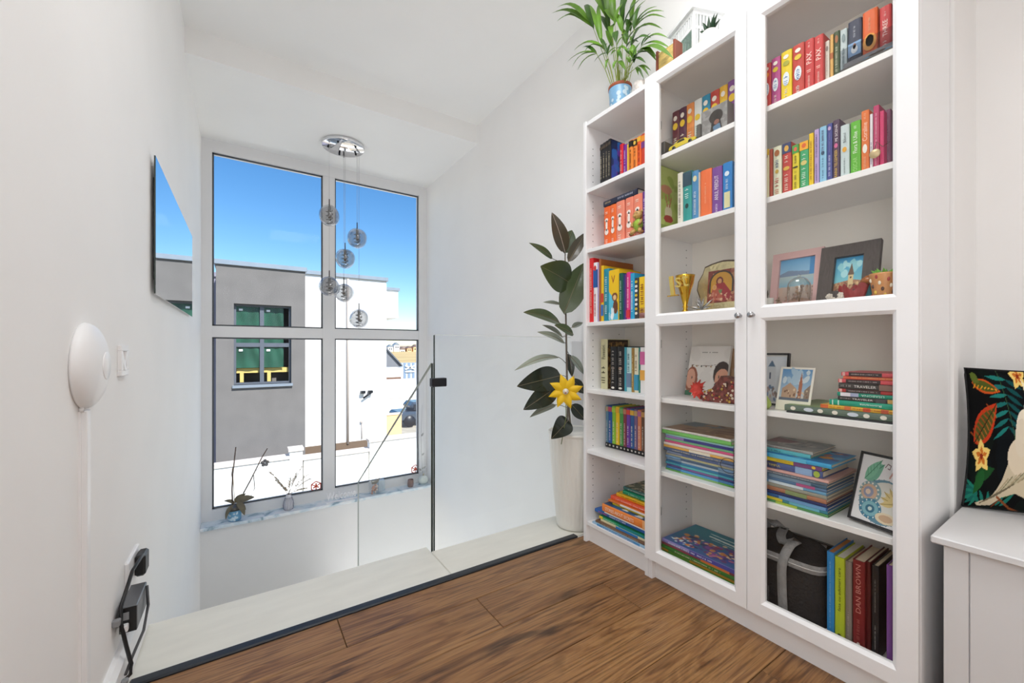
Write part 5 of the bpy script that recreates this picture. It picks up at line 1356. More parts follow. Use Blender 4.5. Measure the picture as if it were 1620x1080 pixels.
for k in range(11):
    a = k * 2.4; r = .004 + .0016 * k
    d_ = Vector((math.cos(a), math.sin(a), 1.5 - .08 * k)).normalized()
    p0 = c0 + Vector((r * .6 * math.cos(a), r * .6 * math.sin(a), .062))
    put(MB().tube([p0, p0 + d_ * .013, p0 + d_ * .026], [.003, .0046, .0006], 6), 'succulent_leaf', mat('succulent', '#6fae3c', .45, var=.15), cu)

# shelf 4, right door
Z4 = SH[2]
pt = Paint(50, 70, '#e4e6e6').grad('#c8ccd0', '#dfe6ee', 0, 1).rect(.28, .6, .3, .78, '#cfd4da').poly([(.3, .78), (.58, .78), (.44, .92)], '#5f7a96').blots(['#8a7a74', '#a89088', '#6f86a4', '#c0b0a4'], 40, .03, .07, box=(0, 1, .05, .34), seed=3).rect(.36, .42, .5, .64, '#4f5f78')
photo_frame('photo_frame', 'thin black frame with a pale tower sketch behind the leaning polaroid picture', (1196, 1247, 559), 1.52, .12, .006, .012, mat('black_frame', '#242426', .4), pt, 'sketch_print', .05, z=Z4)
pt = Paint(70, 80, '#efece2').rect(.07, .93, .24, .95, '#7fa8cc')
pt.grad('#b4c8d4', '#5f96c8', .24, .95).rect(0, .07, 0, 1, '#efece2').rect(.93, 1, 0, 1, '#efece2').rect(0, 1, .95, 1, '#efece2').blots(['#c8d8e0', '#a8c4d8'], 12, .05, .12, box=(.15, .85, .6, .9), seed=2)
pt.poly([(.12, .28), (.12, .50), (.34, .64), (.56, .50), (.56, .28)], '#b89a80').poly([(.60, .28), (.60, .62), (.64, .90), (.70, .62), (.70, .28)], '#a8684a').poly([(.78, .28), (.78, .48), (.93, .62), (.93, .28)], '#8a7868').rect(.07, .93, .24, .30, '#5f6a78').blots(['#7a5a48', '#d8c0a0'], 26, .012, .03, box=(.14, .9, .3, .48), seed=5).rect(0, 1, 0, .24, '#ecead8')
polar = thing('print_card', 'white bordered print of a church leaning before the thin black frame', 'picture', (1.44, PY(1255, 1.44), Z4))
xc_ = 1.425; ya, yb_ = PY(1226, xc_), PY(1280, xc_)
hc = PZ(1232, 580, xc_ + .02) - Z4 - .001
def cf(u, v, o=0): return Vector((xc_ + .026 * v - o, ya + (yb_ - ya) * u - .008 * v, Z4 + .001 + hc * v))
put(MB().prism([(0, 0), (1, 0), (1, 1), (0, 1)], -.003, 0, lambda p, q, t: cf(p, q, t)), 'card', mat('card_white', '#efece2', .5), polar)
printed('church_print', pt, lambda u, v: cf(u, v, .0006), polar)
gp = thing('green_pear', 'small pale green pear ornament at the left end behind the right glass door', 'ornament', (1.42, PY(1211, 1.42), Z4))
c0 = Vector((1.415, PY(1210.5, 1.415), Z4 + .0005))
put(MB().lathe([(0, 0), (.012, .002), (.018, .012), (.016, .024), (.010, .034), (.006, .042), (0, .045)], c=c0, n=18), 'body', mat('pear_green', '#a9bd5e', .45, var=.1), gp)
put(MB().tube([c0 + Vector((0, 0, .044)), c0 + Vector((.002, .001, .053))], .0012, 5), 'stalk', mat('stalk', '#5a4630', .7), gp)
XD = 1.392
def R4(p0, w, xf, d, col, desc, kw={}, end=.3115):
    y0 = PY(p0, xf)
    return (p0, 2000 + 1000 * (y0 - end), w, xf, d, col, desc, kw)
nat = S(bands=[(.60, .78, '#8a6a60'), (.80, 1, '#d9b45c')], words=[('TRAVELER', '#ece8e4', .24, .56, .42)], strokes=[('#a8a4a0', .04, .2, .4, 3)])
nat2 = S(bands=[(.56, .70, '#4a4a4c'), (.72, 1, '#cda860')], words=[('TRAVELER', '#ece8e4', .22, .52, .42)], strokes=[('#a8a4a0', .04, .2, .4, 3)])
guide = S(bands=[(.02, .06, '#e9b6b0'), (.12, .62, '#3c2f30')], patches=[], strokes=[('#c8bcb8', .16, .58, .35, 4)])
pat = lambda: S(patches=[('emblem', .06 + .125 * k, .11 + .125 * k + (.04 if k % 3 == 1 else 0), .62, '#cfd8e4' if k % 3 == 1 else '#e6e2d6') for k in range(8)])
items = [R4(1244, .005, XD - .002, .24, '#2c2d30', 'black folder', dict(tcol=None)),
         R4(1241, .019, XD, .235, '#5f7164', 'grey green album with white oval motifs', dict(style=pat())),
         R4(1298, .011, XD + .006, .2, '#e6b43c', 'yellow and red patterned book', dict(style=S(bands=[(.0, .1, '#d86a34'), (.3, .38, '#d8743c'), (.52, .6, '#d8502c'), (.72, .8, '#c85a3a')], strokes=[('#c86a2a', .1, .3, .5, 2), ('#b05024', .4, .9, .5, 3)]))),
         R4(1312, .015, XD + .01, .17, '#1fa184', 'teal green book with upside down white lettering', dict(style=S(words=[('Romania', '#e6f6f0', .36, .74, .4)], bands=[(.04, .055, '#d8f0e8'), (.12, .135, '#d8f0e8')]))),
         R4(1325.5, .0115, XD + .014, .15, '#3a3636', 'black book with a sand coloured end', dict(style=nat2)),
         R4(1324.5, .011, XD + .014, .15, '#159076', 'teal book with reversed lettering', dict(style=S(words=[('LISABONA', '#d6eee6', .36, .68, .5)], bands=[(.05, .20, '#e8e4ec'), (.20, .32, '#a8b0d0')]))),
         R4(1326, .010, XD + .016, .15, '#b83a38', 'dark red guide book', dict(style=guide)),
         R4(1326.5, .0165, XD + .014, .15, '#413c3b', 'thick black book with a yellow end', dict(style=nat)),
         R4(1326, .011, XD + .014, .15, '#d4525a', 'coral red guide book', dict(style=guide)),
         R4(1334, .0085, XD + .018, .14, '#dd6a48', 'orange red slim book', dict(tcol='#f2c888')),
         R4(1331, .011, XD + .016, .15, '#d65660', 'pinkish red topmost guide book', dict(style=guide))]
stack(Z4, items, 'right door travel stack', 'travel books lying on the fourth shelf behind the right door')
for lb in ('teal green book with upside down', 'teal book with reversed'):
    b = [o for o in COL.objects if o.get('label', '').startswith(lb)][0]
    for ch_ in b.children:
        if ch_.name.startswith('spine_title'):
            me = ch_.data
            co = [v.co.copy() for v in me.vertices]
            cyy_ = (min(c.y for c in co) + max(c.y for c in co)) / 2; czz = (min(c.z for c in co) + max(c.z for c in co)) / 2
            me.transform(Matrix.Translation((0, cyy_, czz)) @ Matrix.Rotation(math.pi, 4, 'X') @ Matrix.Translation((0, -cyy_, -czz)))
cover_on('grey green album', Paint(50, 50, '#7f9a5e').blots(['#8aa868', '#6f8a54'], 20, .05, .12, seed=3).rect(.38, 1, .1, 1, '#6a8a5a'))

# shelf 5, right door: big lying stack and the mandala picture
Z5 = SH[1]
def R5(p1, w, xf, d, col, desc, kw={}, p0=1196):
    return (p0, p1, w, xf, d, col, desc, kw)
items = [R5(1310, .008, 1.395, .21, '#4f8a52', 'thin green picture book', dict(style=S(bands=[(.3, .6, '#a8c04a')]))),
         R5(1309, .009, 1.397, .21, '#3f8aa0', 'thin teal picture book', dict(style=S(bands=[(.1, .4, '#d8c83a'), (.5, .9, '#6ab4cc')]))),
         R5(1309, .010, 1.396, .21, '#2f5f9a', 'blue picture book', dict(style=S(bands=[(.35, .98, '#6fa0d0')]))),
         R5(1308, .009, 1.397, .21, '#2c3566', 'dark indigo picture book', dict(tcol=None)),
         R5(1307, .013, 1.398, .21, '#b07a5e', 'clay brown picture book', dict(style=S(bands=[(.45, .75, '#8a9a6a')]))),
         R5(1308, .011, 1.398, .21, '#9b9a8e', 'grey olive picture book', dict(tcol=None)),
         R5(1307, .009, 1.399, .21, '#6ea6cc', 'sky blue thin picture book', dict(style=S(bands=[(.2, .7, '#d4e2ec')]))),
         R5(1308, .009, 1.399, .21, '#56789e', 'steel blue picture book', dict(style=S(bands=[(.6, .85, '#b8588a')]))),
         R5(1307.5, .010, 1.400, .21, '#4a6a84', 'slate blue picture book', dict(style=S(bands=[(.2, .8, '#7a94aa')]))),
         R5(1309, .010, 1.400, .21, '#6b7f92', 'grey blue picture book', dict(tcol='#d8dce4')),
         R5(1311, .007, 1.395, .22, '#d9a8a0', 'thin dusty rose picture book', dict(tcol=None)),
         R5(1301, .021, 1.405, .20, '#4c5f96', 'thick dusk blue book with pale lettering', dict(style=S(bands=[(.0, .34, '#3c3f6a'), (.62, .86, '#8fb0d8')], words=[('IN TIMPUL', '#e0d060', .14, .40, .32)], patches=[('emblem', .88, .97, .9, '#a8c04a')]))),
         R5(1300, .013, 1.405, .20, '#e8d232', 'bright yellow book with a purple end', dict(style=S(bands=[(.60, 1, '#7a4a80')], patches=[('emblem', .86, .92, .7, '#e0c03a')], strokes=[('#c87a2a', .34, .56, .3, 3)]))),
         R5(1315, .013, 1.402, .19, '#3fa6d8', 'bright cyan blue book with a colourful cover', dict(style=S(bands=[(.2, .7, '#5fbce0')])), 1196),
         R5(1282, .013, 1.42, .16, '#5fbcc4', 'aqua book with grey picture cover', dict(style=S(strokes=[('#2f5a7a', .2, .5, .5, 2)])), 1196),
         R5(1286, .009, 1.42, .17, '#a8aaa6', 'grey topmost book', dict(tcol='#7a4a44'), 1196)]
stack(Z5, items, 'right door stack', 'stack of picture books left of the mandala picture')
cover_on('bright cyan blue book', Paint(60, 50, '#2f7fc0').blots(['#3f94d0', '#c8704a', '#e0a04a', '#4a4a8a', '#d05a4a', '#5fb0dc'], 60, .04, .11, seed=5))
cover_on('grey topmost book', Paint(60, 50, '#9fa19f').blots(['#8a8f92', '#b8b6b0'], 24, .05, .14, seed=2).poly([(0, .3), (.4, .45), (.5, .7), (0, .9)], '#8a6468').line([(.55, .3), (.62, .8)], .02, '#6a5052').line([(.7, .3), (.76, .6)], .03, '#6a6a70'))

pt = Paint(150, 170, '#e6e6e8')
def mand(pt):
    pt.leaf(.12, .62, .46, .90, .13, '#6fae94', '#3a7a60').leaf(.12, .62, .40, .96, .09, '#7cbb9c', '#3a7a60')
    for k in range(5): pt.line([(.18 + .05 * k, .68 + .045 * k), (.14 + .055 * k, .80 + .035 * k)], .008, '#3f8468')
    pt.line([(.48, .86), (.52, .92), (.58, .9), (.57, .84), (.53, .85)], .014, '#6a4a54').line([(.62, .98), (.68, .88), (.6, .72)], .03, '#c89a90')
    pt.ell(.55, .34, .46, .33, '#5f8a9e').ell(.60, .36, .40, .28, '#d9d8d0').ell(.28, .44, .22, .17, '#7fa0a8').ell(.26, .44, .16, .12, '#c9a88e').ell(.25, .44, .10, .08, '#8f93ac').ell(.24, .44, .05, .04, '#e0c8b0')
    for k in range(14):
        a = k * 6.283 / 14
        pt.ell(.26 + .185 * math.cos(a), .44 + .14 * math.sin(a), .018, .015, '#e8e2d2')
    pt.ell(.34, .20, .22, .15, '#3f7f9c').ell(.34, .20, .16, .11, '#7fb4c0').ell(.34, .20, .09, .06, '#2f6a84').ell(.34, .2, .04, .03, '#c8dcd8')
    for k in range(12):
        a = k * 6.283 / 12
        pt.ell(.34 + .19 * math.cos(a), .20 + .13 * math.sin(a), .014, .012, '#dfe6e2')
    for k in range(9):
        a = -1.2 + k * .42
        pt.leaf(.78, .36, .78 + .28 * math.cos(a + 1.2), .36 + .24 * math.sin(a + 1.2), .05, '#d9c486', '#a8904e')
    pt.ell(.78, .36, .05, .04, '#b08a4a').ell(.66, .12, .20, .08, '#e0d2b4').ell(.66, .12, .13, .05, '#c9a888')
    for k in range(30):
        a = k * 6.283 / 30
        pt.ell(.55 + .47 * math.cos(a), .34 + .335 * math.sin(a), .008, .007, '#38505e')
    return pt
photo_frame('photo_frame', 'black frame with a swirling coloured mandala drawing, leaning behind the right glass door', (1341, 1460, 803 - 92), 1.46, .0, .007, .012, mat('black_frame'), None, '', .0, z=Z5) if False else None
md = thing('photo_frame', 'black frame with a swirling coloured mandala drawing, leaning behind the right glass door', 'picture frame', (1.43, .36, Z5))
a0 = P(1341.5, 803, X=1.432); a1 = P(1364, 713, X=1.515)
a0.z = Z5 + .0062
wv = Vector((-.038, -.128, 0)); hv = a1 - a0
nn = wv.cross(hv).normalized()
if nn.x > 0: nn = -nn
def mf(u, v, o=0): return a0 + wv * u + hv * v + nn * o
m = MB()
for (u0, u1, v0, v1) in ((0, .045, 0, 1), (.955, 1, 0, 1), (.045, .955, 0, .035), (.045, .955, .965, 1)):
    m.prism([(u0, v0), (u1, v0), (u1, v1), (u0, v1)], -.008, .004, lambda p, q, t: mf(p, q, t))
put(m, 'frame', mat('black_frame', '#242426', .4), md)
put(MB().prism([(.045, .035), (.955, .035), (.955, .965), (.045, .965)], -.006, -.001, lambda p, q, t: mf(p, q, t)), 'backing', mat('mount_white'), md)
printed('mandala_print', mand(pt), lambda u, v: mf(.045 + .91 * u, .035 + .93 * v, .0003), md)

# bottom shelf, right door: cooler bag and upright books
Z6 = SH[0]
cb = thing('cooler_bag', 'black insulated cooler bag with grey straps and rim on the bottom shelf', 'bag', (1.50, .60, Z6))
blackf = mat('black_fabric', '#1c1c1f', .8, var=.25, scale=40, bump=.4, bscale=120)
greyf = mat('grey_webbing', '#8b8b8c', .8, var=.12, scale=60, bump=.4, bscale=160)
CX, CY, CWx, CWy, CH = 1.505, .588, .105, .115, .165
yR = PY(1306, 1.40)
CY = yR + CWy + .006
def sup(a, n=5): 
    c, s_ = math.cos(a), math.sin(a)
    k = (abs(c) ** n + abs(s_) ** n) ** (-1 / n)
    return c * k, s_ * k
def ring(u, z, kx=1.0):
    x, y = sup(2 * math.pi * u)
    return Vector((CX + CWx * x * kx, CY + CWy * y * kx, Z6 + z))
bulge = lambda v: 1 + .03 * math.sin(math.pi * v)
put(MB().grid(lambda u, v: ring(u, .002 + CH * v, bulge(v) * .97), 48, 8, wrap_u=True).add([ring(i / 48, .002, .97) for i in range(48)], [tuple(range(48))]), 'bag_body', blackf, cb)
def lid(u, v):
    x, y = sup(2 * math.pi * u)
    k = v
    ridge = .05 * max(0, 1 - abs((x * k) + .1) * 1.6) if k < 1 else 0
    return Vector((CX + CWx * .97 * x * k, CY + CWy * .97 * y * k, Z6 + CH + .018 + ridge * (1 - k ** 4) + .006 * (1 - k) * math.sin(7 * y * k + 4 * x * k)))
put(MB().grid(lambda u, v: lid(u, .02 + .98 * v), 48, 10, wrap_u=True), 'bag_lid', blackf, cb)
put(MB().grid(lambda u, v: ring(u, CH - .004 + .026 * v, 1.0 + .02 * math.sin(math.pi * v)), 48, 4, wrap_u=True), 'rim_band', greyf, cb)
put(MB().tube([ring(i / 48, CH + .009, 1.024) for i in range(49)], .0016, 5), 'zip', mat('zip_grey', '#c2c2c2', .5), cb)
def strap(pts, w, name):
    pts = [Vector(p) for p in pts]
    # smooth the path
    path = []
    for i in range(len(pts) - 1):
        p0 = pts[max(i - 1, 0)]; p1 = pts[i]; p2 = pts[i + 1]; p3 = pts[min(i + 2, len(pts) - 1)]
        for k in range(6):
            t = k / 6
            path.append(.5 * ((2 * p1) + (p2 - p0) * t + (2 * p0 - 5 * p1 + 4 * p2 - p3) * t * t + (3 * p1 - p0 - 3 * p2 + p3) * t ** 3))
    path.append(pts[-1])
    n = len(path)
    dirs = [Vector((0, -1, 0))] * n
    m = MB()
    vs = []
    for i, p in enumerate(path):
        T_ = (path[min(i + 1, n - 1)] - path[max(i - 1, 0)]).normalized()
        s_ = Vector((.0, 1, 0))
        s_ = (s_ - T_ * s_.dot(T_))
        s_ = s_.normalized() if s_.length > .2 else Vector((1, 0, 0))
        nrm = T_.cross(s_).normalized()
        for a, b_ in ((-1, -1), (1, -1), (1, 1), (-1, 1)):
            vs.append(p + s_ * w / 2 * a + nrm * .001 * b_)
    fs = [(4 * i + k, 4 * i + (k + 1) % 4, 4 * i + 4 + (k + 1) % 4, 4 * i + 4 + k) for i in range(n - 1) for k in range(4)]
    m.add(vs, fs, True)
    return put(m, name, greyf, cb)
fx = CX - CWx * 1.0 - .004
strap([(fx, CY - .012, Z6 + .012), (fx - .003, CY - .010, Z6 + .10), (fx - .004, CY - .012, Z6 + CH + .004), (fx + .02, CY - .022, Z6 + CH + .052), (fx + .05, CY - .03, Z6 + CH + .062), (fx + .035, CY - .002, Z6 + CH + .05), (fx + .06, CY + .02, Z6 + CH + .06), (CX, CY + .03, Z6 + CH + .07)], .026, 'front_strap')
strap([(CX + .02, CY + .098, Z6 + CH + .022), (CX + .01, CY + .085, Z6 + CH + .070), (CX, CY + .055, Z6 + CH + .072), (CX, CY + .02, Z6 + CH + .052), (CX - .01, CY - .01, Z6 + CH + .046)], .026, 'carry_handle')
strap([(CX + .06, CY - .05, Z6 + CH + .03), (CX + .02, CY - .07, Z6 + CH + .045), (CX - .03, CY - .075, Z6 + CH + .035)], .022, 'lid_strap')
put(MB().bx(fx - .001, fx + .006, CY + .045, CY + .085, Z6 + .088, Z6 + .104, bev=.002), 'pocket_tab', greyf, cb)
put(MB().bx(fx + .001, fx + .006, CY + .03, CY + .095, Z6 + .006, Z6 + .075, bev=.003), 'side_pocket', mat('mesh_grey', '#3c3c3f', .8, bump=.5, bscale=200), cb)
XR6 = 1.412
rows = [(1307.5, 1319.6, None, XR6, '#2a86c8', 'tall bright blue book', dict(h=PZ(1307, 871, XR6) - Z6, style=S(strokes=[('#8cc4ea', .1, .9, .2, 2)]), pages=mat('orange_pages', '#d08a50', .7))),
        (1320, 1335.8, None, XR6, '#b5c62c', 'lime green book with black lettering', dict(h=PZ(1320, 879, XR6) - Z6, style=S(words=[('fata cu adunari care', '#2e3414', .34, .90, .30)], patches=[('emblem', .04, .09, .4, '#22280f')]), pages=pages_w)),
        (1336.4, 1347.8, None, XR6 + .008, '#8a8078', 'grey taupe book', dict(h=PZ(1336, 888, XR6) - Z6, style=S(strokes=[('#b8aea4', .1, .4, .3, 3)]))),
        (1348.3, 1368, None, XR6, '#7a1a1e', 'thick dark red book with large lettering', dict(h=PZ(1348, 886, XR6) - Z6 + .004, style=S(words=[('DAN BROWN', '#c9837a', .42, .96, .42)], strokes=[('#a85a54', .12, .36, .3, 3)], patches=[('emblem', .04, .09, .3, '#e0d4cc')]))),
        (1369, 1377.5, None, XR6 + .012, '#5a1216', 'narrow oxblood book', dict(h=PZ(1369, 890, XR6) - Z6, tcol=None)),
        (1379, 1390.5, None, XR6, '#17161a', 'thick black book with fine pale lettering', dict(h=PZ(1379, 893, XR6) - Z6, style=S(strokes=[('#a8a4a0', .1, .36, .2, 4), ('#8f8c88', .5, .86, .2, 5)], patches=[('emblem', .03, .07, .3, '#c8c4bc')]))),
        (1402, 1412, None, 1.392, '#7a4a96', 'purple book at the right end', dict(h=PZ(1403, 893, 1.392) - Z6, tcol=None))]
place_row(rows, Z6, 'right door bottom shelf', 'books on the bottom shelf behind the right door', d=.15)

# ------------------------------------------------------------------ figurine, glass votive on the narrow bookcase
fg = thing('figurine', 'seated tan and green ceramic figurine on the second shelf of the narrow bookcase', 'figurine', (1.390, PY(1009.5, 1.390), SH[4]))
tan = mat('fig_tan', '#c9a05e', .4, var=.15, scale=30); gre = mat('fig_green', '#9ab83c', .45, var=.2, scale=40); brn = mat('fig_brown', '#8a5a34', .45, var=.15)
c0 = Vector((1.393, PY(1009.5, 1.393), SH[4] + .0006))
body_ = put(MB().ball(c0 + Vector((0, 0, .044)), .024, 16, 12, sc=(.7, .95, 1.15)), 'body', gre, fg)
put(MB().ball(c0 + Vector((-.002, .001, .085)), .020, 16, 12, sc=(.8, 1.05, .9)).ball(c0 + Vector((-.016, .004, .080)), .009, 10, 8, sc=(1, 1.1, .7)), 'head', tan, fg)
for s in (-1, 1):
    put(MB().ball(c0 + Vector((.002, .017 * s, .099)), .0065, 10, 8, sc=(.6, 1, 1)), 'ear', tan, fg)
    put(MB().tube([c0 + Vector((-.004, .013 * s, .024)), c0 + Vector((-.014, .020 * s, .014)), c0 + Vector((-.012, .026 * s, .008))], [.010, .009, .007], 8), 'leg', tan, fg)
    put(MB().ball(c0 + Vector((-.011, .028 * s, .008)), .0085, 10, 8, sc=(.9, 1.2, .8)), 'shoe', brn, fg)
    put(MB().tube([c0 + Vector((-.002, .018 * s, .06)), c0 + Vector((-.012, .024 * s, .048)), c0 + Vector((-.018, .016 * s, .038))], [.006, .006, .005], 8), 'arm', tan, fg)
    put(MB().ball(c0 + Vector((-.0165, .0075 * s, .090)), .0018, 6, 5), 'eye', black_m, fg)
vt = thing('glass_votive', 'small glass votive with a dusty pink candle on the third shelf of the narrow bookcase', 'candle holder', (1.388, PY(1014, 1.388), SH[3]))
c0 = Vector((XF + .0275, 1.131, SH[3] + .0006))
put(MB().lathe([(0, 0), (.016, 0), (.0195, .012), (.020, .026), (.017, .040), (.0165, .044)], c=c0, n=24), 'glass_cup', glass('votive_glass', '#e8dedc', 1.2), vt)
put(MB().lathe([(0, .002), (.014, .002), (.0175, .013), (.0178, .022), (0, .022)], c=c0, n=24), 'candle', mat('pink_wax', '#b98a84', .5), vt)

# ------------------------------------------------------------------ on top of the bookcases
def blade(m, base, tip, w, sag=.15, up=Vector((0, 0, 1)), n=7, nu=4, fold=.18, tipk=.8, nrm=None):
    """a leaf blade from base to tip with a folded midrib"""
    base, tip = Vector(base), Vector(tip)
    ax = tip - base; L = ax.length; d = ax.normalized()
    nr = (nrm if nrm is not None else up)
    nr = (nr - d * nr.dot(d))
    nr = nr.normalized() if nr.length > 1e-3 else Vector((1, 0, 0))
    sd = d.cross(nr).normalized()
    def f(u, v):
        k = math.sin(math.pi * min(1, (v * .97 + .03)) ** tipk) ** .8 if 0 < v < 1 else .03
        x = (u - .5) * 2
        return base + ax * v + nr * (sag * L * math.sin(math.pi * v) + fold * w * abs(x) * k) + sd * (w / 2 * k * x)
    return m.grid(f, nu, n)
palm_m = mat('palm_leaf', '#5d8724', .4, var=.4, scale=9)
palm_d = mat('palm_leaf_dark', '#3a5f1c', .4, var=.35, scale=9)
pot_blue = mat('blue_pot_glaze', '#7fb0d4', .35, var=.05)
px0, py0 = 981, 146
PB = Vector((1.46, PY(981, 1.46), TOP))
pp = thing('potted_palm', 'potted areca palm in a pale blue dotted pot on the narrow bookcase', 'potted plant', PB)
PR = .052
put(MB().lathe([(0, .0004), (PR * .78, .0004), (PR * .84, .006), (PR, .105), (PR * .95, .110), (PR * .92, .098), (0, .096)], c=PB, n=32), 'pot', pot_blue, pp)
put(MB().lathe([(PR * .99, .104), (PR * 1.035, .106), (PR * 1.03, .118), (PR * .93, .119), (PR * .92, .104)], c=PB, n=32), 'pot_rim', mat('terracotta', '#9c5030', .6), pp)
rd = random.Random(21)
for k in range(26):
    a = 2 * math.pi * k / 13 + rd.uniform(-.15, .15); z_ = rd.uniform(.02, .09)
    r = PR * (.84 + .16 * z_ / .105)
    s_ = rd.uniform(.008, .013)
    put(MB().ball(PB + Vector((r * math.cos(a), r * math.sin(a), z_)), s_, 8, 6, sc=(1, 1, 1), mtx=None), 'pot_dot', [mat('dot_pale', '#c9dce8', .4), mat('dot_mid', '#a9c8dc', .4)][k % 2], pp) if False else None
dots = MB()
for k in range(34):
    a = rd.uniform(0, 6.283); z_ = rd.uniform(.014, .096)
    s_ = rd.uniform(.006, .011)
    def dp(u, v, a=a, z_=z_, s_=s_):
        t_ = 2 * math.pi * u
        zz = z_ + s_ * v * math.sin(t_)
        r = PR * (.84 + .16 * max(0, zz) / .105) + .0007
        aa = a + s_ * v * math.cos(t_) / r
        return PB + Vector((r * math.cos(aa), r * math.sin(aa), zz))
    dots.grid(lambda u, v: dp(u, .02 + .98 * v), 10, 2, wrap_u=True)
put(dots, 'pot_dots', mat('dot_pale', '#c9dce8', .4), pp, kind='stuff')
put(MB().lathe([(0, .097), (PR * .9, .097)], c=PB, n=20), 'soil', mat('soil', '#3a2a1e', .95, bump=.5), pp)
# fronds: (stem end px, py, depth offset X; leaf tips as px, py)
def pxp(px, py, dx=0.0): return P(px, py, X=PB.x + dx)
def frond(bx, by, end, tips, w=.018, dark=False, curve=None):
    m = MB()
    b0 = PB + Vector((bx, by, .097))
    e0 = end
    mid = (b0 + e0) / 2 + Vector((0, 0, .03))
    s_ = put(MB().tube([b0, b0 * .55 + e0 * .45 + Vector((0, 0, .02)), e0], [.0022, .0017, .0011], 6), 'frond', mat('palm_stem', '#98a84a', .5, var=.2), pp)
    for i, (t, tip) in enumerate(tips):
        base = b0 * (1 - t) + e0 * t + Vector((0, 0, .02 * math.sin(math.pi * t) * .9))
        put(blade(MB(), base, tip, w * rd.uniform(1.1, 1.5), sag=rd.uniform(.08, .16), fold=.22, n=8, nrm=Vector((-.65, -.35, .65))), 'leaflet', palm_d if (dark ^ (i % 4 == 3)) else palm_m, s_)
K = pxp
frond(-.01, .02, K(936, 38, -.02), [(1, K(881, 12, -.05)), (.96, K(873, 21, -.04)), (.93, K(881, 34, -.03)), (.9, K(925, 8, .0))], w=.022)
frond(-.015, .01, K(952, 70, -.03), [(1, K(933, 8, -.03)), (.95, K(908, 80, -.05)), (.9, K(925, 82, -.02)), (.85, K(958, 70, .0)), (.98, K(948, 5, 0))], w=.018)
frond(-.02, .02, K(942, 82, -.05), [(1, K(897, 98, -.07)), (.97, K(905, 106, -.06)), (.93, K(914, 111, -.05)), (.9, K(921, 75, -.02))], w=.014)
frond(0, .0, K(963, 26, 0), [(1, K(960, -30, .0)), (.96, K(975, -30, .01)), (.9, K(936, -6, -.02)), (.88, K(949, -12, .0)), (.85, K(969, 60, -.02))], w=.022)
frond(.0, -.01, K(985, 40, .01), [(1, K(1003, -20, .0)), (.95, K(990, -24, .02)), (.9, K(1018, -6, .0)), (.86, K(972, 20, -.02)), (.8, K(995, 62, -.03))], w=.020, dark=True)
frond(.0, -.02, K(1005, 40, .0), [(1, K(1040, 10, .0)), (.97, K(1051, 18, .0)), (.93, K(1053, 28, -.01)), (.9, K(1014, 9, .02)), (.85, K(1048, 46, .0)), (.8, K(1000, 70, -.02))], w=.016)
frond(-.01, -.02, K(1018, 68, -.01), [(1, K(1048, 56, -.02)), (.97, K(1057, 60, -.01)), (.93, K(1060, 76, -.02)), (.9, K(1030, 52, .0)), (.84, K(1040, 92, -.03))], w=.014)
frond(-.02, -.025, K(1012, 80, -.03), [(1, K(1066, 93, -.10)), (.95, K(1038, 96, -.05)), (.9, K(1036, 88, -.06)), (.8, K(1003, 100, -.05)), (.7, K(1000, 70, -.03))], w=.022)
frond(-.02, -.01, K(975, 75, -.04), [(1, K(959, 92, -.05)), (.95, K(993, 80, -.05)), (.9, K(966, 88, -.05)), (.85, K(985, 96, -.06)), (.98, K(990, 55, -.03))], w=.014)
frond(.01, .02, K(965, 50, .03), [(1, K(955, -10, .03)), (.92, K(948, 25, .03)), (.85, K(978, 30, .02)), (.7, K(958, 48, .0))], w=.020, dark=True)
frond(-.02, -.03, K(1010, 104, -.04), [(1, K(1027, 121, -.05)), (.95, K(1030, 112, -.03)), (.85, K(1010, 119, -.05)), (.8, K(1019, 126, -.05))], w=.010)
frond(.01, -.02, K(992, 58, .03), [(1, K(1012, 30, .03)), (.95, K(1003, 20, .03)), (.88, K(1025, 40, .02)), (.8, K(985, 45, .02)), (.75, K(1010, 66, .0))], w=.018, dark=True)
frond(-.025, .0, K(978, 92, -.05), [(1, K(986, 68, -.05)), (.9, K(970, 110, -.06)), (.85, K(990, 112, -.06))], w=.016)
frond(.0, .0, K(972, 30, -.02), [(1, K(968, -20, -.02)), (.95, K(955, 15, -.02)), (.9, K(985, 5, -.01)), (.8, K(975, 68, -.03))], w=.022)
frond(-.01, -.03, K(1000, 70, -.02), [(1, K(1022, 36, -.02)), (.95, K(1030, 60, -.03)), (.9, K(1012, 44, -.01)), (.8, K(1005, 90, -.04)), (.7, K(988, 78, -.03))], w=.018, dark=True)
frond(.02, -.01, K(1000, 30, .04), [(1, K(1022, 0, .04)), (.95, K(1008, -8, .04)), (.88, K(1016, 30, .04)), (.8, K(990, 30, .03))], w=.018)
frond(-.02, .01, K(960, 84, -.04), [(1, K(940, 98, -.05)), (.95, K(950, 60, -.04)), (.9, K(968, 66, -.04)), (.8, K(958, 110, -.05))], w=.013, dark=True)
frond(-.02, -.02, K(1002, 92, -.05), [(1, K(1024, 82, -.06)), (.95, K(1014, 66, -.05)), (.85, K(1022, 100, -.06)), (.75, K(990, 90, -.06))], w=.016, dark=True)
for k in range(12):
    a = rd.uniform(0, 6.28); r = rd.uniform(.005, .035)
    b0 = PB + Vector((r * math.cos(a), r * math.sin(a), .097))
    put(MB().tube([b0, b0 + Vector((rd.uniform(-.01, .01), rd.uniform(-.03, .03), rd.uniform(.08, .16)))], [.0022, .001], 6), 'stalk', mat('palm_stem'), pp)

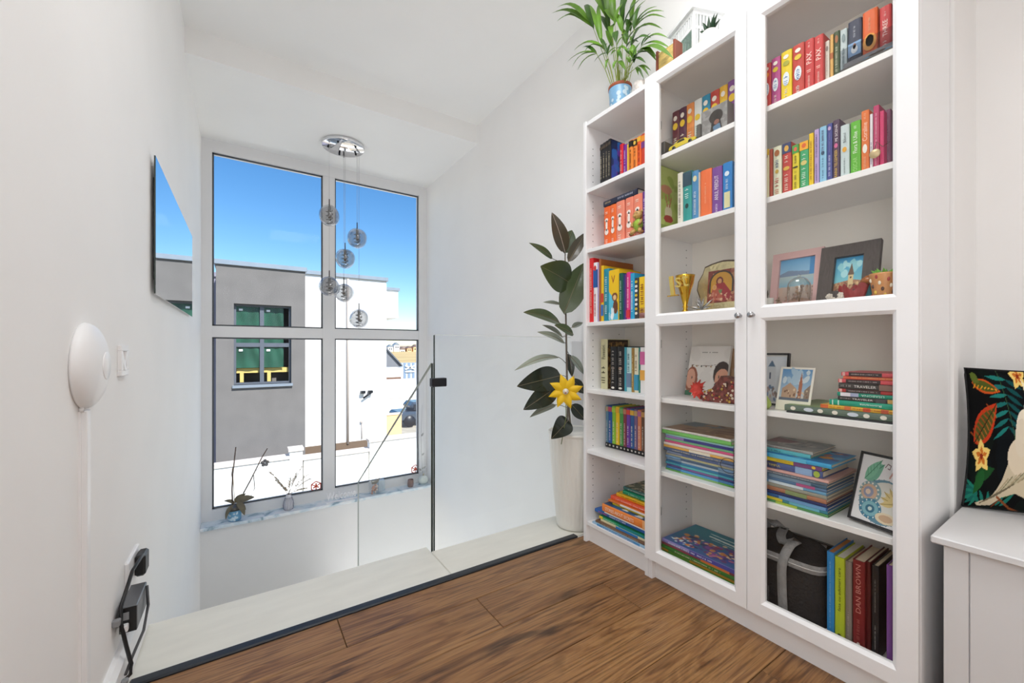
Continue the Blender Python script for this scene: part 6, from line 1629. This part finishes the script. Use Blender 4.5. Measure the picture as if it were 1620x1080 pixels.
cupw = thing('patterned_cup', 'small pale patterned cup right of the palm pot on the narrow bookcase', 'cup', (1.43, PY(1013, 1.43), TOP))
c0 = Vector((1.43, PY(1013, 1.43), TOP + .0004))
put(MB().lathe([(0, 0), (.022, 0), (.026, .006), (.029, .050), (.026, .050), (.024, .01), (0, .008)], c=c0, n=24), 'cup', mat('cup_pattern', '#d6cfc8', .35, var=.28, scale=90), cupw)
put(MB().tube([c0 + Vector((0, -.027, .042)), c0 + Vector((0, -.042, .036)), c0 + Vector((0, -.042, .018)), c0 + Vector((0, -.027, .012))], .003, 8), 'handle', mat('cup_pattern'), cupw)

wf = thing('wooden_box', 'reddish brown wooden box frame beside the palm on the wide bookcase', 'box', (1.47, 1.0, TOP))
xw = 1.41
a = P(1040, 116, X=xw); 
ya, yb_ = 1.075, .985
def wbx(m, x0, x1, y0, y1, z0, z1): m.bx(x0, x1, y0, y1, TOP + z0, TOP + z1, bev=.0015)
redw = mat('red_wood', '#8a4630', .5, var=.2, stretch=(1, 1, .2), scale=30)
m = MB(); wbx(m, xw, xw + .05, ya - .010, ya, .0005, .122); put(m, 'side_board', redw, wf)
m = MB(); wbx(m, xw, xw + .05, yb_, yb_ + .010, .0005, .122); put(m, 'side_board', redw, wf)
m = MB(); wbx(m, xw, xw + .05, yb_ + .0102, ya - .0102, .0005, .009); put(m, 'bottom_board', redw, wf)
m = MB(); wbx(m, xw + .004, xw + .012, yb_ + .0102, ya - .0102, .0095, .112); put(m, 'striped_panel', mat('striped_panel', '#cdb26a', .5, var=.35, scale=24, stretch=(1, 1, 3)), wf)

# white house lantern
hl = thing('house_lantern', 'white wooden house shaped lantern with slatted sides on the wide bookcase', 'lantern', (1.54, .95, TOP))
whp = mat('lantern_white', '#eceeee', .45)
o0 = Vector((1.48, .952, TOP)); ax = Vector((.35, .937, 0)) * .150; bxv = Vector((.937, -.35, 0)) * .130
HL = .245
def hp_(a, b_, z_): return o0 + ax * a + bxv * b_ + Vector((0, 0, z_))
def hbox(m, a0, a1, b0, b1, z0, z1):
    m.add([hp_(a, b_, z_) for a in (a0, a1) for b_ in (b0, b1) for z_ in (z0, z1)], [(0, 1, 3, 2), (4, 6, 7, 5), (0, 4, 5, 1), (2, 3, 7, 6), (0, 2, 6, 4), (1, 5, 7, 3)])
    return m
for a in (0, .93):
    for b_ in (0, .92):
        put(hbox(MB(), a, a + .07, b_, b_ + .08, .0006, HL), 'post', whp, hl)
put(hbox(MB(), 0, 1, 0, 1, .0004, .012), 'base_board', whp, hl)
put(hbox(MB(), -.06, 1.06, -.08, 1.08, HL, HL + .012), 'eaves_board', whp, hl)
m = MB()
rf = [hp_(-.04, -.06, HL + .0125), hp_(-.04, 1.06, HL + .0125), hp_(-.04, .5, HL + .075), hp_(1.04, -.06, HL + .0125), hp_(1.04, 1.06, HL + .0125), hp_(1.04, .5, HL + .075)]
put(m.add(rf, [(0, 1, 2), (3, 5, 4), (0, 2, 5, 3), (1, 4, 5, 2), (0, 3, 4, 1)]), 'roof', whp, hl)
for (zz0, zz1) in ((HL - .072, HL - .062), (HL - .016, HL), (.09, .097)):
    put(hbox(MB(), .07, .93, .0, .06, zz0, zz1), 'rail', whp, hl); put(hbox(MB(), .07, .93, .94, 1, zz0, zz1), 'rail', whp, hl)
    put(hbox(MB(), .0, .05, .08, .92, zz0, zz1), 'rail', whp, hl); put(hbox(MB(), .95, 1, .08, .92, zz0, zz1), 'rail', whp, hl)
for k in range(9):
    a = .105 + .0905 * k
    put(hbox(MB(), a, a + .045, .01, .05, HL - .062, HL - .016), 'slat', whp, hl); put(hbox(MB(), a, a + .045, .95, .99, HL - .062, HL - .016), 'slat', whp, hl)
for k in range(7):
    b_ = .115 + .115 * k
    put(hbox(MB(), .01, .04, b_, b_ + .06, HL - .062, HL - .016), 'slat', whp, hl); put(hbox(MB(), .96, .99, b_, b_ + .06, HL - .062, HL - .016), 'slat', whp, hl)
    put(hbox(MB(), .01, .04, b_, b_ + .06, .012, HL - .072), 'slat', whp, hl)
put(hbox(MB(), .07, .93, .02, .035, .012, HL - .072), 'side_glass', glass('lantern_glass', '#e6f2ec', .8), hl)
# succulent in a round white pot
su = thing('succulent', 'spiky dark green succulent in a round white pot before the house lantern', 'potted plant', (1.43, PY(1124, 1.43), TOP))
c0 = Vector((1.43, PY(1123, 1.43), TOP + .0004))
hz = PZ(1123, 52, 1.43) - TOP
put(MB().lathe([(0, 0), (.022, 0), (.036, hz * .3), (.038, hz * .62), (.030, hz * .94), (.026, hz), (.023, hz * .95), (0, hz * .9)], c=c0, n=28), 'pot', mat('succulent_pot', '#eeeae0', .4), su)
for k, (dy, dz, dx) in enumerate(((.004, .060, 0), (-.030, .052, .0), (-.024, .050, -.01), (.022, .048, -.01), (.040, .030, 0), (.012, .054, .012), (-.012, .056, .014), (.03, .04, .02), (-.034, .034, .012))):
    put(blade(MB(), c0 + Vector((0, dy * .2, hz * .9)), c0 + Vector((dx, dy, hz + dz)), .014, sag=.04, fold=.5, tipk=.55, nrm=Vector((-1, -.4, .2))), 'leaf', mat('succulent_dark', '#27452c', .4, var=.25), su)

# ------------------------------------------------------------------ rubber plant in the tall white planter
PX, PYc = 1.472, 1.628
pot = thing('planter', 'tall tapered white planter with wavy ribs on the cream stone', 'planter', (PX, PYc, -.006))
rib = lambda a, z_: 1 + .030 * abs(math.sin(a * 14 + .55 * math.sin(z_ * 24) + .3 * math.sin(z_ * 55 + 1))) ** .45 - .03
profp = [(.085, -.0055), (.097, .0)] + [(.097 + .045 * (i / 26) ** .9, .49 * i / 26) for i in range(1, 27)]
wpl = mat('planter_white', '#ebe9e2', .4, var=.012)
put(MB().lathe(profp, c=(PX, PYc, 0), n=252, rfn=lambda a, z_: rib(a, z_) if .012 < z_ < .478 else 1), 'planter_body', wpl, pot)
put(MB().lathe([(.137, .478), (.143, .480), (.144, .494), (.138, .496), (.132, .490), (.130, .44)], c=(PX, PYc, 0), n=64), 'rim', wpl, pot)
rp_ = thing('rubber_plant', 'tall rubber plant with large dark leaves growing in the white planter', 'potted plant', (PX, PYc, .46))
put(MB().lathe([(0, .462), (.06, .463), (.128, .46)], c=(PX, PYc, 0), n=32), 'soil', mat('dark_soil', '#1f1914', .95, bump=.6), rp_)
RX = PX
def Q(px, py, dy=0.0): return P(px, py, Y=PYc + dy)
stem_m = mat('stem_bark', '#6f6458', .7, var=.3, scale=40)
spts = [Q(904, 690), Q(900, 650), Q(897, 600), Q(896, 545), Q(895, 490), Q(894, 440), Q(894, 395)]
spts[0].z = .455
put(MB().tube(spts, [.0065, .006, .0056, .005, .0045, .0038, .0028], 10), 'stem', stem_m, rp_)
put(MB().tube([Q(897, 690, .012), Q(898, 640, .012), Q(897, 600, .010), Q(898, 560, .006)], [.004, .004, .0035, .003], 8), 'stem', stem_m, rp_)
leafA = mat('rubber_leaf', '#3c4a26', .28, var=.22, scale=5, coat=.2)
leafB = mat('rubber_leaf_dark', '#232a1c', .25, var=.25, scale=5, coat=.25)
leafC = mat('rubber_leaf_bronze', '#4a4232', .3, var=.2, scale=5, coat=.2)
leafG = mat('rubber_leaf_underside', '#8d9486', .45, var=.18, scale=6)
rib_m = mat('leaf_rib', '#8f7f62', .5)
def rleaf(base, tip, w, m_, dyb=0, dyt=0, nrm=(-.5, -.85, .3), sag=.05, stemto=None, ribm=None):
    b0, t0 = Q(*base, dyb), Q(*tip, dyt)
    L = (t0 - b0).length
    o = put(blade(MB(), b0, t0, w, sag=sag, fold=.10, n=14, nu=8, tipk=.82, nrm=Vector(nrm)), 'leaf', m_, rp_)
    d = (t0 - b0); N_ = Vector(nrm); N_ = (N_ - d * (N_.dot(d) / d.length_squared)).normalized()
    pts = [b0 + d * t + N_ * (sag * L * math.sin(math.pi * t) + .0012) for t in [k / 8 for k in range(9)]]
    put(MB().tube(pts, [.0014 - .0001 * k for k in range(9)], 5), 'midrib', ribm or rib_m, o)
    if stemto: 
        s0 = Q(*stemto); put(MB().tube([s0, (s0 + b0) / 2 + Vector((0, 0, .004)), b0], .0016, 6), 'petiole', leafC, o)
F_ = (-.5, -.85, .15)
rleaf((894, 399), (873, 336), .082, leafC, -.01, -.03, F_, .06, (894, 405), mat('leaf_rib_pale', '#d9c6b8', .4))
rleaf((892, 400), (905, 364), .085, leafA, .02, .02, (-.3, -.9, .3), .04, (894, 402))
rleaf((899, 414), (926, 368), .062, leafC, -.01, -.02, F_, .05, (895, 425))
rleaf((874, 409), (837, 384), .040, leafA, .02, .03, (-.5, -.8, .3), .08, (893, 420))
rleaf((901, 447), (855, 421), .155, leafA, -.03, -.07, (-.45, -.85, -.05), .05, (895, 440))
rleaf((892, 496), (924, 416), .128, leafA, -.03, -.05, (-.55, -.83, .1), .05, (895, 500))
rleaf((887, 481), (859, 478), .026, leafG, .03, .05, (-.4, -.7, .5), .05, (894, 480))
rleaf((886, 511), (828, 494), .082, leafA, -.01, -.04, (-.3, -.75, .55), .06, (895, 520))
rleaf((907, 529), (877, 514), .058, leafA, -.06, -.06, (-.4, -.7, .5), .05, (896, 530))
rleaf((890, 533), (858, 514), .046, leafG, .01, .02, (-.3, -.6, .7), .06, (895, 532))
rleaf((893, 542), (850, 525), .046, leafG, -.02, -.04, (-.2, -.8, .5), .06, (896, 545))
rleaf((905, 518), (922, 510), .034, leafG, 0, .0, (-.3, -.6, .6), .05, (896, 522))
rleaf((884, 565), (814, 586), .046, leafG, .0, -.05, (-.2, -.6, .75), .09, (896, 575))
rleaf((887, 594), (818, 611), .122, leafB, -.02, -.06, (-.3, -.92, .2), .05, (896, 596))
rleaf((880, 612), (828, 648), .10, leafB, -.05, -.09, (-.35, -.9, .2), .05, (897, 605))
rleaf((879, 640), (838, 660), .040, leafG, -.02, -.03, (-.2, -.6, .75), .07, (898, 645))
rleaf((899, 664), (872, 694), .098, leafB, -.05, -.13, (-.35, -.85, .35), .08, (900, 668))
rleaf((904, 640), (925, 664), .070, leafB, -.02, -.05, (-.35, -.85, .3), .05, (899, 650))
rleaf((902, 563), (924, 592), .050, leafG, .0, .0, (-.3, -.7, .5), .05, (897, 560))
rleaf((900, 560), (905, 596), .044, leafB, .02, .0, (-.5, -.7, .2), .05, (897, 556))
rleaf((905, 600), (924, 622), .060, leafB, .01, .0, (-.4, -.8, .3), .05, (898, 604))
fl_ = thing('windmill_flower', 'bright yellow eight petalled windmill flower stuck in the white planter', 'garden ornament', Q(895, 619, -.13))
fc = Q(895, 619, -.13)
vd = (Vector((0, 0, EYE)) - fc).normalized()
rt = Vector((RGT[0], RGT[1], 0)); upv = Vector((0, 0, 1))
yel = mat('yellow_foam', '#eec318', .55, var=.06)
for k in range(8):
    a = math.radians(8 + 45 * k)
    d = rt * math.cos(a) + upv * math.sin(a)
    s_ = rt * -math.sin(a) + upv * math.cos(a)
    def pet(u, v, d=d, s_=s_):
        w_ = .042 * math.sin(math.pi * min(1, .12 + .88 * v) ** .75)
        x = (u - .5) * 2
        return fc + d * (.014 + .072 * v) + s_ * (w_ * x * .5 + .014 * v * v * (1.0)) + vd * (.010 * (1 - x * x) * math.sin(math.pi * v) + .004 * x)
    put(MB().grid(pet, 6, 8), 'petal', yel, fl_)
put(MB().ball(fc + vd * .012, .014, 14, 10), 'hub', mat('flower_hub', '#e4ded2', .4, var=.2, scale=90), fl_)
put(MB().ball(fc + vd * .024 - upv * .006, .0035, 8, 6), 'hub_bead', mat('hub_red', '#b0462a', .5), fl_)
bs = fc - vd * .004
put(MB().tube([bs, (bs.x + .006, bs.y + .004, .60), (bs.x + .01, bs.y + .045, .458)], .0022, 6), 'stick', mat('stick_green', '#6f7a4a', .6), fl_)

# ------------------------------------------------------------------ window sill
zs = sill_top
def sill(px, py=None, Y=None): 
    p = P(px, py if py else HOR, Y=Y); return p
YS = 4.12
orc = thing('orchid', 'wilted orchid with bare stems in a pale blue patterned pot on the sill', 'potted plant', (0, YS, zs))
c0 = Vector((P(371, 800, Y=YS).x, YS, zs + .0005))
put(MB().lathe([(0, 0), (.042, 0), (.047, .006), (.052, .085), (.048, .085), (.044, .07), (0, .068)], c=c0, n=28), 'pot', mat('orchid_pot', '#6fa8cc', .35), orc)
rd = random.Random(6)
dts = MB()
for k in range(26):
    a = rd.uniform(2.2, 5.8); z_ = rd.uniform(.012, .075); s_ = rd.uniform(.006, .010)
    def dp(u, v, a=a, z_=z_, s_=s_):
        t_ = 2 * math.pi * u; zz = z_ + s_ * v * math.sin(t_); r = .047 + .005 * (zz - .006) / .079 + .0008
        aa = a + s_ * v * math.cos(t_) / r
        return c0 + Vector((r * math.cos(aa), r * math.sin(aa), zz))
    dts.grid(lambda u, v: dp(u, .02 + .98 * v), 9, 2, wrap_u=True)
put(dts, 'pot_dots', mat('dot_pale'), orc, kind='stuff')
put(MB().lathe([(.043, .08), (.045, .110), (.040, .112), (0, .10)], c=c0, n=20), 'inner_pot', mat('inner_pot', '#6a645c', .5), orc)
ol = mat('orchid_leaf', '#6a6350', .5, var=.2, scale=20)
O = lambda px, py, dy=0: P(px, py, Y=YS + dy)
for (b_, t_, w_, dy0, dy1, nr) in (((370, 797), (357, 822), .036, -.02, -.05, (-.6, -.7, .3)), ((376, 793), (387, 815), .042, -.03, -.06, (.3, -.9, .2)), ((374, 796), (389, 806), .05, -.02, -.05, (.2, -.9, .3)), ((374, 795), (403, 786), .06, -.01, .0, (0, -.7, .7)), ((371, 795), (389, 780), .05, .01, .02, (-.4, -.8, .3)), ((371, 796), (354, 792), .035, .0, .0, (0, -.6, .8))):
    put(blade(MB(), O(*b_, dy0), O(*t_, dy1), w_, sag=.16, fold=.12, n=10, nu=6, nrm=Vector(nr)), 'leaf', ol, orc)
put(blade(MB(), O(376, 796), O(386, 788), .03, sag=.1, nrm=Vector((0, -.8, .5))), 'leaf', mat('orchid_yellow', '#e0c83a', .5), orc, label='yellowed leaf')
st_m = mat('orchid_stem', '#5a4a40', .6, var=.2)
put(MB().tube([O(368, 800), O(367, 775), O(368, 752), O(370, 735), O(373, 707)], [.006, .0055, .005, .0045, .004], 7), 'stem', st_m, orc)
put(MB().tube([O(368, 760), O(366.5, 750), O(367.5, 742), O(370, 736)], .003, 6), 'stem', st_m, orc)
put(MB().tube([O(385, 780), O(396, 760), O(405, 742), O(414, 724), O(423, 709)], [.005, .005, .0045, .004, .0035], 7), 'stem', st_m, orc)
put(MB().tube([O(396, 786), O(403, 772), O(402, 760), O(401, 751)], .0032, 6), 'stem', st_m, orc)
put(MB().tube([O(371, 797), O(368, 740)], .003, 6), 'support_stick', mat('pale_stick', '#cdb8a0', .6), orc)
fcen = O(419, 732)
m = MB()
for k in range(5):
    a = 1.57 + k * 1.2566
    m.ball(fcen + Vector((.019 * math.cos(a), -.004, .019 * math.sin(a))), .0145, 9, 7, sc=(1, .2, 1))
put(m.tube([O(405, 744), O(413, 738), fcen], .002, 5), 'clip_flower', mat('dry_petal', '#77777a', .6), orc)
put(MB().bx(c0.x + .10, c0.x + .135, YS - .05, YS + .0, zs - .0, zs + .001), 'fallen_petal', ol, orc) if False else None

vs_ = thing('vase', 'small white vase with vertical dark stripes holding dried pampas on the sill', 'vase', (0, YS, zs))
c0 = Vector((P(456.5, 800, Y=YS).x, YS, zs + .0005))
vprof = [(.030, 0), (.038, .014), (.041, .045), (.037, .078), (.026, .108), (.018, .128), (.022, .138)]
put(MB().lathe([(0, 0)] + vprof + [(.019, .137), (.015, .13), (0, .128)], c=c0, n=32), 'vase_body', mat('vase_white', '#dcdce4', .4), vs_)
def vr(z_):
    for (r0, z0), (r1, z1) in zip(vprof[:-1], vprof[1:]):
        if z0 <= z_ <= z1: return r0 + (r1 - r0) * (z_ - z0) / (z1 - z0)
    return .02
for k in range(20):
    a = 2 * math.pi * k / 20
    put(MB().tube([c0 + Vector(((vr(z_) + .0002) * math.cos(a), (vr(z_) + .0002) * math.sin(a), z_)) for z_ in (.004, .014, .03, .045, .06, .078, .095, .112)], .0019, 4), 'stripe', mat('vase_stripe', '#565a72', .5), vs_)
pam = mat('pampas', '#b3a28c', .9, var=.25, scale=30)
rd = random.Random(17)
for (tx_, ty_) in ((428, 747), (437, 760), (478, 738), (487, 750), (490, 757), (470, 748), (460, 757), (449, 772), (484, 772)):
    b0 = c0 + Vector((rd.uniform(-.01, .01), 0, .13)); t0 = P(tx_, ty_, Y=YS + rd.uniform(-.04, .03))
    s_ = put(MB().tube([b0, b0 * .5 + t0 * .5 + Vector((0, 0, .008)), t0], [.0016, .0012, .0006], 5), 'pampas_stem', mat('pampas_stem', '#8f7d66', .8), vs_)
    m = MB(); d = t0 - b0
    for k in range(70):
        t = rd.uniform(.3, 1.0)
        p = b0 + d * t + Vector((0, 0, .016 * math.sin(math.pi * t)))
        dv = (d.normalized() * rd.uniform(.5, 1.0) + Vector((rd.uniform(-.7, .7), rd.uniform(-.7, .7), rd.uniform(-.7, .3)))).normalized() * rd.uniform(.02, .045)
        q = p + dv
        w_ = Vector((.0015, 0, .0015))
        m.add([p - w_, p + w_, q], [(0, 1, 2)])
    put(m, 'plume', pam, s_, kind='stuff')

we = thing('welcome_sign', 'white cut-out script Welcome sign standing on the marble sill', 'sign', (0, 4.08, zs))
pA, pB = P(516, 790, Y=4.085), P(563, 790, Y=4.085)
put(MB().bx(pA.x, pB.x + .02, 4.078, 4.098, zs + .0004, zs + .010, bev=.001), 'base', mat('sign_white', '#f2f2f6', .4), we)
solid_text('lettering', 'Welcome', mat('sign_white'), we, ((pA.x + pB.x) / 2, 4.083, zs + .062), (1, 0, 0), (0, 0, 1), (pB.x - pA.x) * 1.0, .10, .008)

gv = thing('glass_vase', 'clear glass holder with pink stones and silver leaves on the sill', 'vase', (0, 4.10, zs))
c0 = Vector((P(592, 770, Y=4.11).x, 4.12, zs + .0005))
put(MB().lathe([(0, 0), (.042, 0), (.045, .004), (.050, .115)], c=c0, n=24), 'glass', glass('sill_glass', '#fbfcfc', .8), gv)
rd = random.Random(31)
for k in range(14):
    p = c0 + Vector((rd.uniform(-.024, .024), rd.uniform(-.024, .024), .012 + .0055 * k))
    put(MB().ball(p, rd.uniform(.010, .014), 8, 6), 'stone', [mat('stone_pink', '#e0aa92', .6), mat('stone_pale', '#ecdcd0', .6)][k % 2], gv)
for k in range(6):
    a = rd.uniform(-1, 1); h_ = rd.uniform(.03, .055)
    put(blade(MB(), c0 + Vector((.01 * a, 0, .09)), c0 + Vector((.045 * a + .012, -.01, .095 + h_)), .018, sag=.1, nrm=Vector((0, -1, .2))), 'silver_leaf', mat('silver_leaf', '#8f8c80', .5, var=.2), gv)
bg = thing('gift_card', 'pale blue square box behind the glass holder on the sill', 'box', (0, 4.15, zs))
p = P(603, 770, Y=4.15)
put(MB().bx(p.x - .03, p.x + .035, 4.14, 4.185, zs + .0005, zs + .11, bev=.003), 'box_body', mat('pale_blue_card', '#ccdbe6', .5), bg)
cn = thing('candle_jar', 'small brown faceted candle holder on the sill beside the pumpkin', 'candle holder', (0, 4.11, zs))
c0 = Vector((P(649.5, 765, Y=4.115).x, 4.115, zs + .0005))
put(MB().lathe([(0, 0), (.028, 0), (.034, .03), (.030, .074), (.026, .074), (.024, .02), (0, .018)], c=c0, n=8, smooth=False), 'holder', mat('brown_glass', '#8f756e', .25, var=.15), cn)
pk = thing('pumpkin', 'white and pale green ceramic pumpkin with a tall thin sprig on the sill', 'ornament', (0, 4.12, zs))
c0 = Vector((P(669.5, 765, Y=4.12).x, 4.12, zs + .046))
lob = lambda a, b_: 1 + .07 * abs(math.cos(4 * a)) * math.cos(b_)
put(MB().ball(c0, .052, 48, 16, sc=(1, .72, .86), fn=lob), 'pumpkin_body', mat('pumpkin_glaze', '#dfe6e2', .35, var=.06), pk)
put(MB().tube([c0 + Vector((0, 0, .04)), c0 + Vector((.004, 0, .058)), c0 + Vector((.012, 0, .066))], [.009, .006, .005], 8), 'stalk', mat('pumpkin_stalk', '#c9c0a0', .5), pk)
spg = [c0 + Vector((0, .01, .04)), P(667, 725, Y=4.13), P(666, 690, Y=4.13), P(668, 640, Y=4.13)]
sp_ = put(MB().tube(spg, [.002, .0018, .0015, .001], 6), 'sprig', mat('sprig_grey', '#a4a6a6', .6), pk)
for (a, b_) in (((667, 742), (674, 737)), ((667, 744), (661, 741)), ((667, 720), (671, 716)), ((666, 690), (670, 684))):
    put(blade(MB(), P(*a, Y=4.125), P(*b_, Y=4.12), .02, sag=.1, nrm=Vector((0, -1, .2))), 'leaf', mat('sprig_grey'), sp_)

# ------------------------------------------------------------------ cushion on the bench
cs = thing('cushion', 'black velvet cushion printed with a white bird, leaves and flowers on the bench', 'cushion', (1.79, .03, .484))
# visible left edge rises from the foot; cushion leans back on the alcove wall
ccl = P(1523.5, 803, X=1.73); 
cb0 = Vector((1.680, .2635, .4875)); cW, cHt, cT = .43, .385, .08
cu_u = Vector((.42, -1, 0)).normalized() * cW
cu_v = Vector((.07, .0, 1)).normalized() * cHt
cu_n = cu_u.cross(cu_v).normalized()
if cu_n.x > 0: cu_n = -cu_n
def cush(u, v, side):
    x, y = 2 * u - 1, 2 * v - 1
    e = max(0, (1 - abs(x) ** 2.6)) ** .55 * max(0, (1 - abs(y) ** 2.6)) ** .55
    pull = 1 - .05 * (1 - y * y) * abs(x) ** 2
    pully = 1 - .05 * (1 - x * x) * abs(y) ** 2
    w_ = .003 * math.sin(9 * x + 5 * y)
    return cb0 + cu_u * (.5 + x * .5 * pull) + cu_v * (.5 + y * .5 * pully) + cu_n * side * (cT / 2 * e + w_ * e) 
pt = Paint(120, 200, '#0a0b0c')
def cushion_art(pt):
    pt.blots(['#0d1512', '#0c1014'], 20, .05, .12, seed=2)
    teal, tealb = '#1c6a66', '#124a4c'
    for k in range(7):
        pt.leaf(.50, .93 - .055 * k, .24 + .012 * k, .95 - .075 * k, .016, teal if k % 2 else '#217a72')
        pt.leaf(.50, .93 - .055 * k, .70, .86 - .06 * k, .016, tealb)
    pt.line([(.40, 1), (.62, .42)], .007, '#3a5a3a')
    for k in range(7):
        a = 2.4 + k * .32
        pt.leaf(.16, .10, .16 + .24 * math.cos(a), .12 + .16 * math.sin(a) * .8, .018, '#176058' if k % 2 else '#1f7a66')
    for k in range(6):
        pt.leaf(.20 + .05 * k, .03, .06 + .11 * k, .14, .018, '#1b6e60')
    pt.leaf(.10, .22, .34, .30, .05, '#1d4a24').leaf(.20, .28, .10, .10, .05, '#21582a').leaf(.42, .12, .62, .20, .05, '#245a2a')
    # croton leaves
    pt.leaf(.06, .90, .42, .84, .052, '#c8531e').leaf(.07, .90, .40, .845, .036, '#4f5a22').leaf(.05, .96, .16, .90, .035, '#5a6a2a')
    for k in range(7): pt.line([(.10 + .045 * k, .885 - .006 * k), (.08 + .045 * k, .858)], .010, '#e8a02a')
    pt.leaf(.06, .46, .36, .76, .108, '#c23a1c').leaf(.07, .48, .34, .73, .078, '#4c5020')
    for k in range(8):
        t = .1 + .1 * k; x, y = .06 + .3 * t, .46 + .30 * t
        pt.line([(x, y), (x - .07, y + .045)], .012, '#9a4a20').line([(x, y), (x + .045, y - .045)], .012, '#a8642a')
    pt.line([(.06, .46), (.36, .76)], .010, '#2a2a14')
    # frangipani
    def frang(cx_, cy_, s):
        for k in range(5):
            a = .35 + k * 1.2566
            ex, ey = cx_ + s * math.cos(a), cy_ + s * math.sin(a)
            pt.leaf(cx_, cy_, ex + s * .22 * math.cos(a + .5), ey + s * .22 * math.sin(a + .5), s * .40, '#efce74').leaf(cx_, cy_, cx_ + s * .72 * math.cos(a), cy_ + s * .72 * math.sin(a), s * .20, '#c8702a')
        pt.ell(cx_, cy_, s * .2, s * .2, '#8a2e18')
    frang(.16, .375, .105)
    frang(.66, .96, .09)
    # white bird
    pt.poly([(.30, .07), (.36, .13), (.44, .22), (.52, .36), (.62, .46), (.78, .50), (.96, .44), (1, .36), (1, .14), (.8, .10), (.62, .14), (.46, .10), (.34, .03), (.18, .015), (.15, .035), (.22, .06)], '#cbbca0')
    pt.ell(.72, .40, .22, .15, '#dccdb4').ell(.72, .60, .125, .13, '#e6dcc8').ell(.80, .72, .10, .10, '#e9e0d0').ell(.66, .53, .08, .13, '#ddd0ba')
    pt.poly([(.88, .74), (.97, .70), (.88, .67)], '#4a4440').ell(.83, .74, .014, .014, '#1a1614').poly([(.74, .80), (.68, .95), (.80, .84), (.80, .98), (.86, .82)], '#efe4b8')
    for k in range(9):
        pt.line([(.34 + .05 * k, .09 + .022 * k), (.52 + .05 * k, .24 + .016 * k)], .012, ['#a8987a', '#8a8468', '#b8ad90'][k % 3])
    for k in range(5): pt.line([(.20 + .04 * k, .035 + .016 * k), (.40 + .05 * k, .13 + .02 * k)], .010, '#6f6450')
    pt.line([(.40, .10), (.58, .02), (.78, -.02)], .018, '#8a4a26').line([(.44, .085), (.36, .02)], .012, '#7a3a20')
    return pt
cushion_art(pt)
put(MB().grid(lambda u, v: cush(u, v, -1), 40, 40), 'back_cover', mat('black_velvet', '#0b0b0d', .8), cs)
pt.c = np.concatenate([pt.c, pt.c[:, ::-1], pt.c], axis=1); pt.n *= 3
printed('printed_front', pt, lambda u, v: cush(u, v, 1), cs, rough=.9)
put(MB().tube([cush(0, t, 1) for t in [k / 20 for k in range(21)]] + [cush(t, 1, 1) for t in [k / 20 for k in range(1, 21)]] + [cush(1, 1 - t, 1) for t in [k / 20 for k in range(1, 21)]] + [cush(1 - t, 0, 1) for t in [k / 20 for k in range(1, 21)]], .0028, 6), 'piping', mat('black_velvet'), cs)
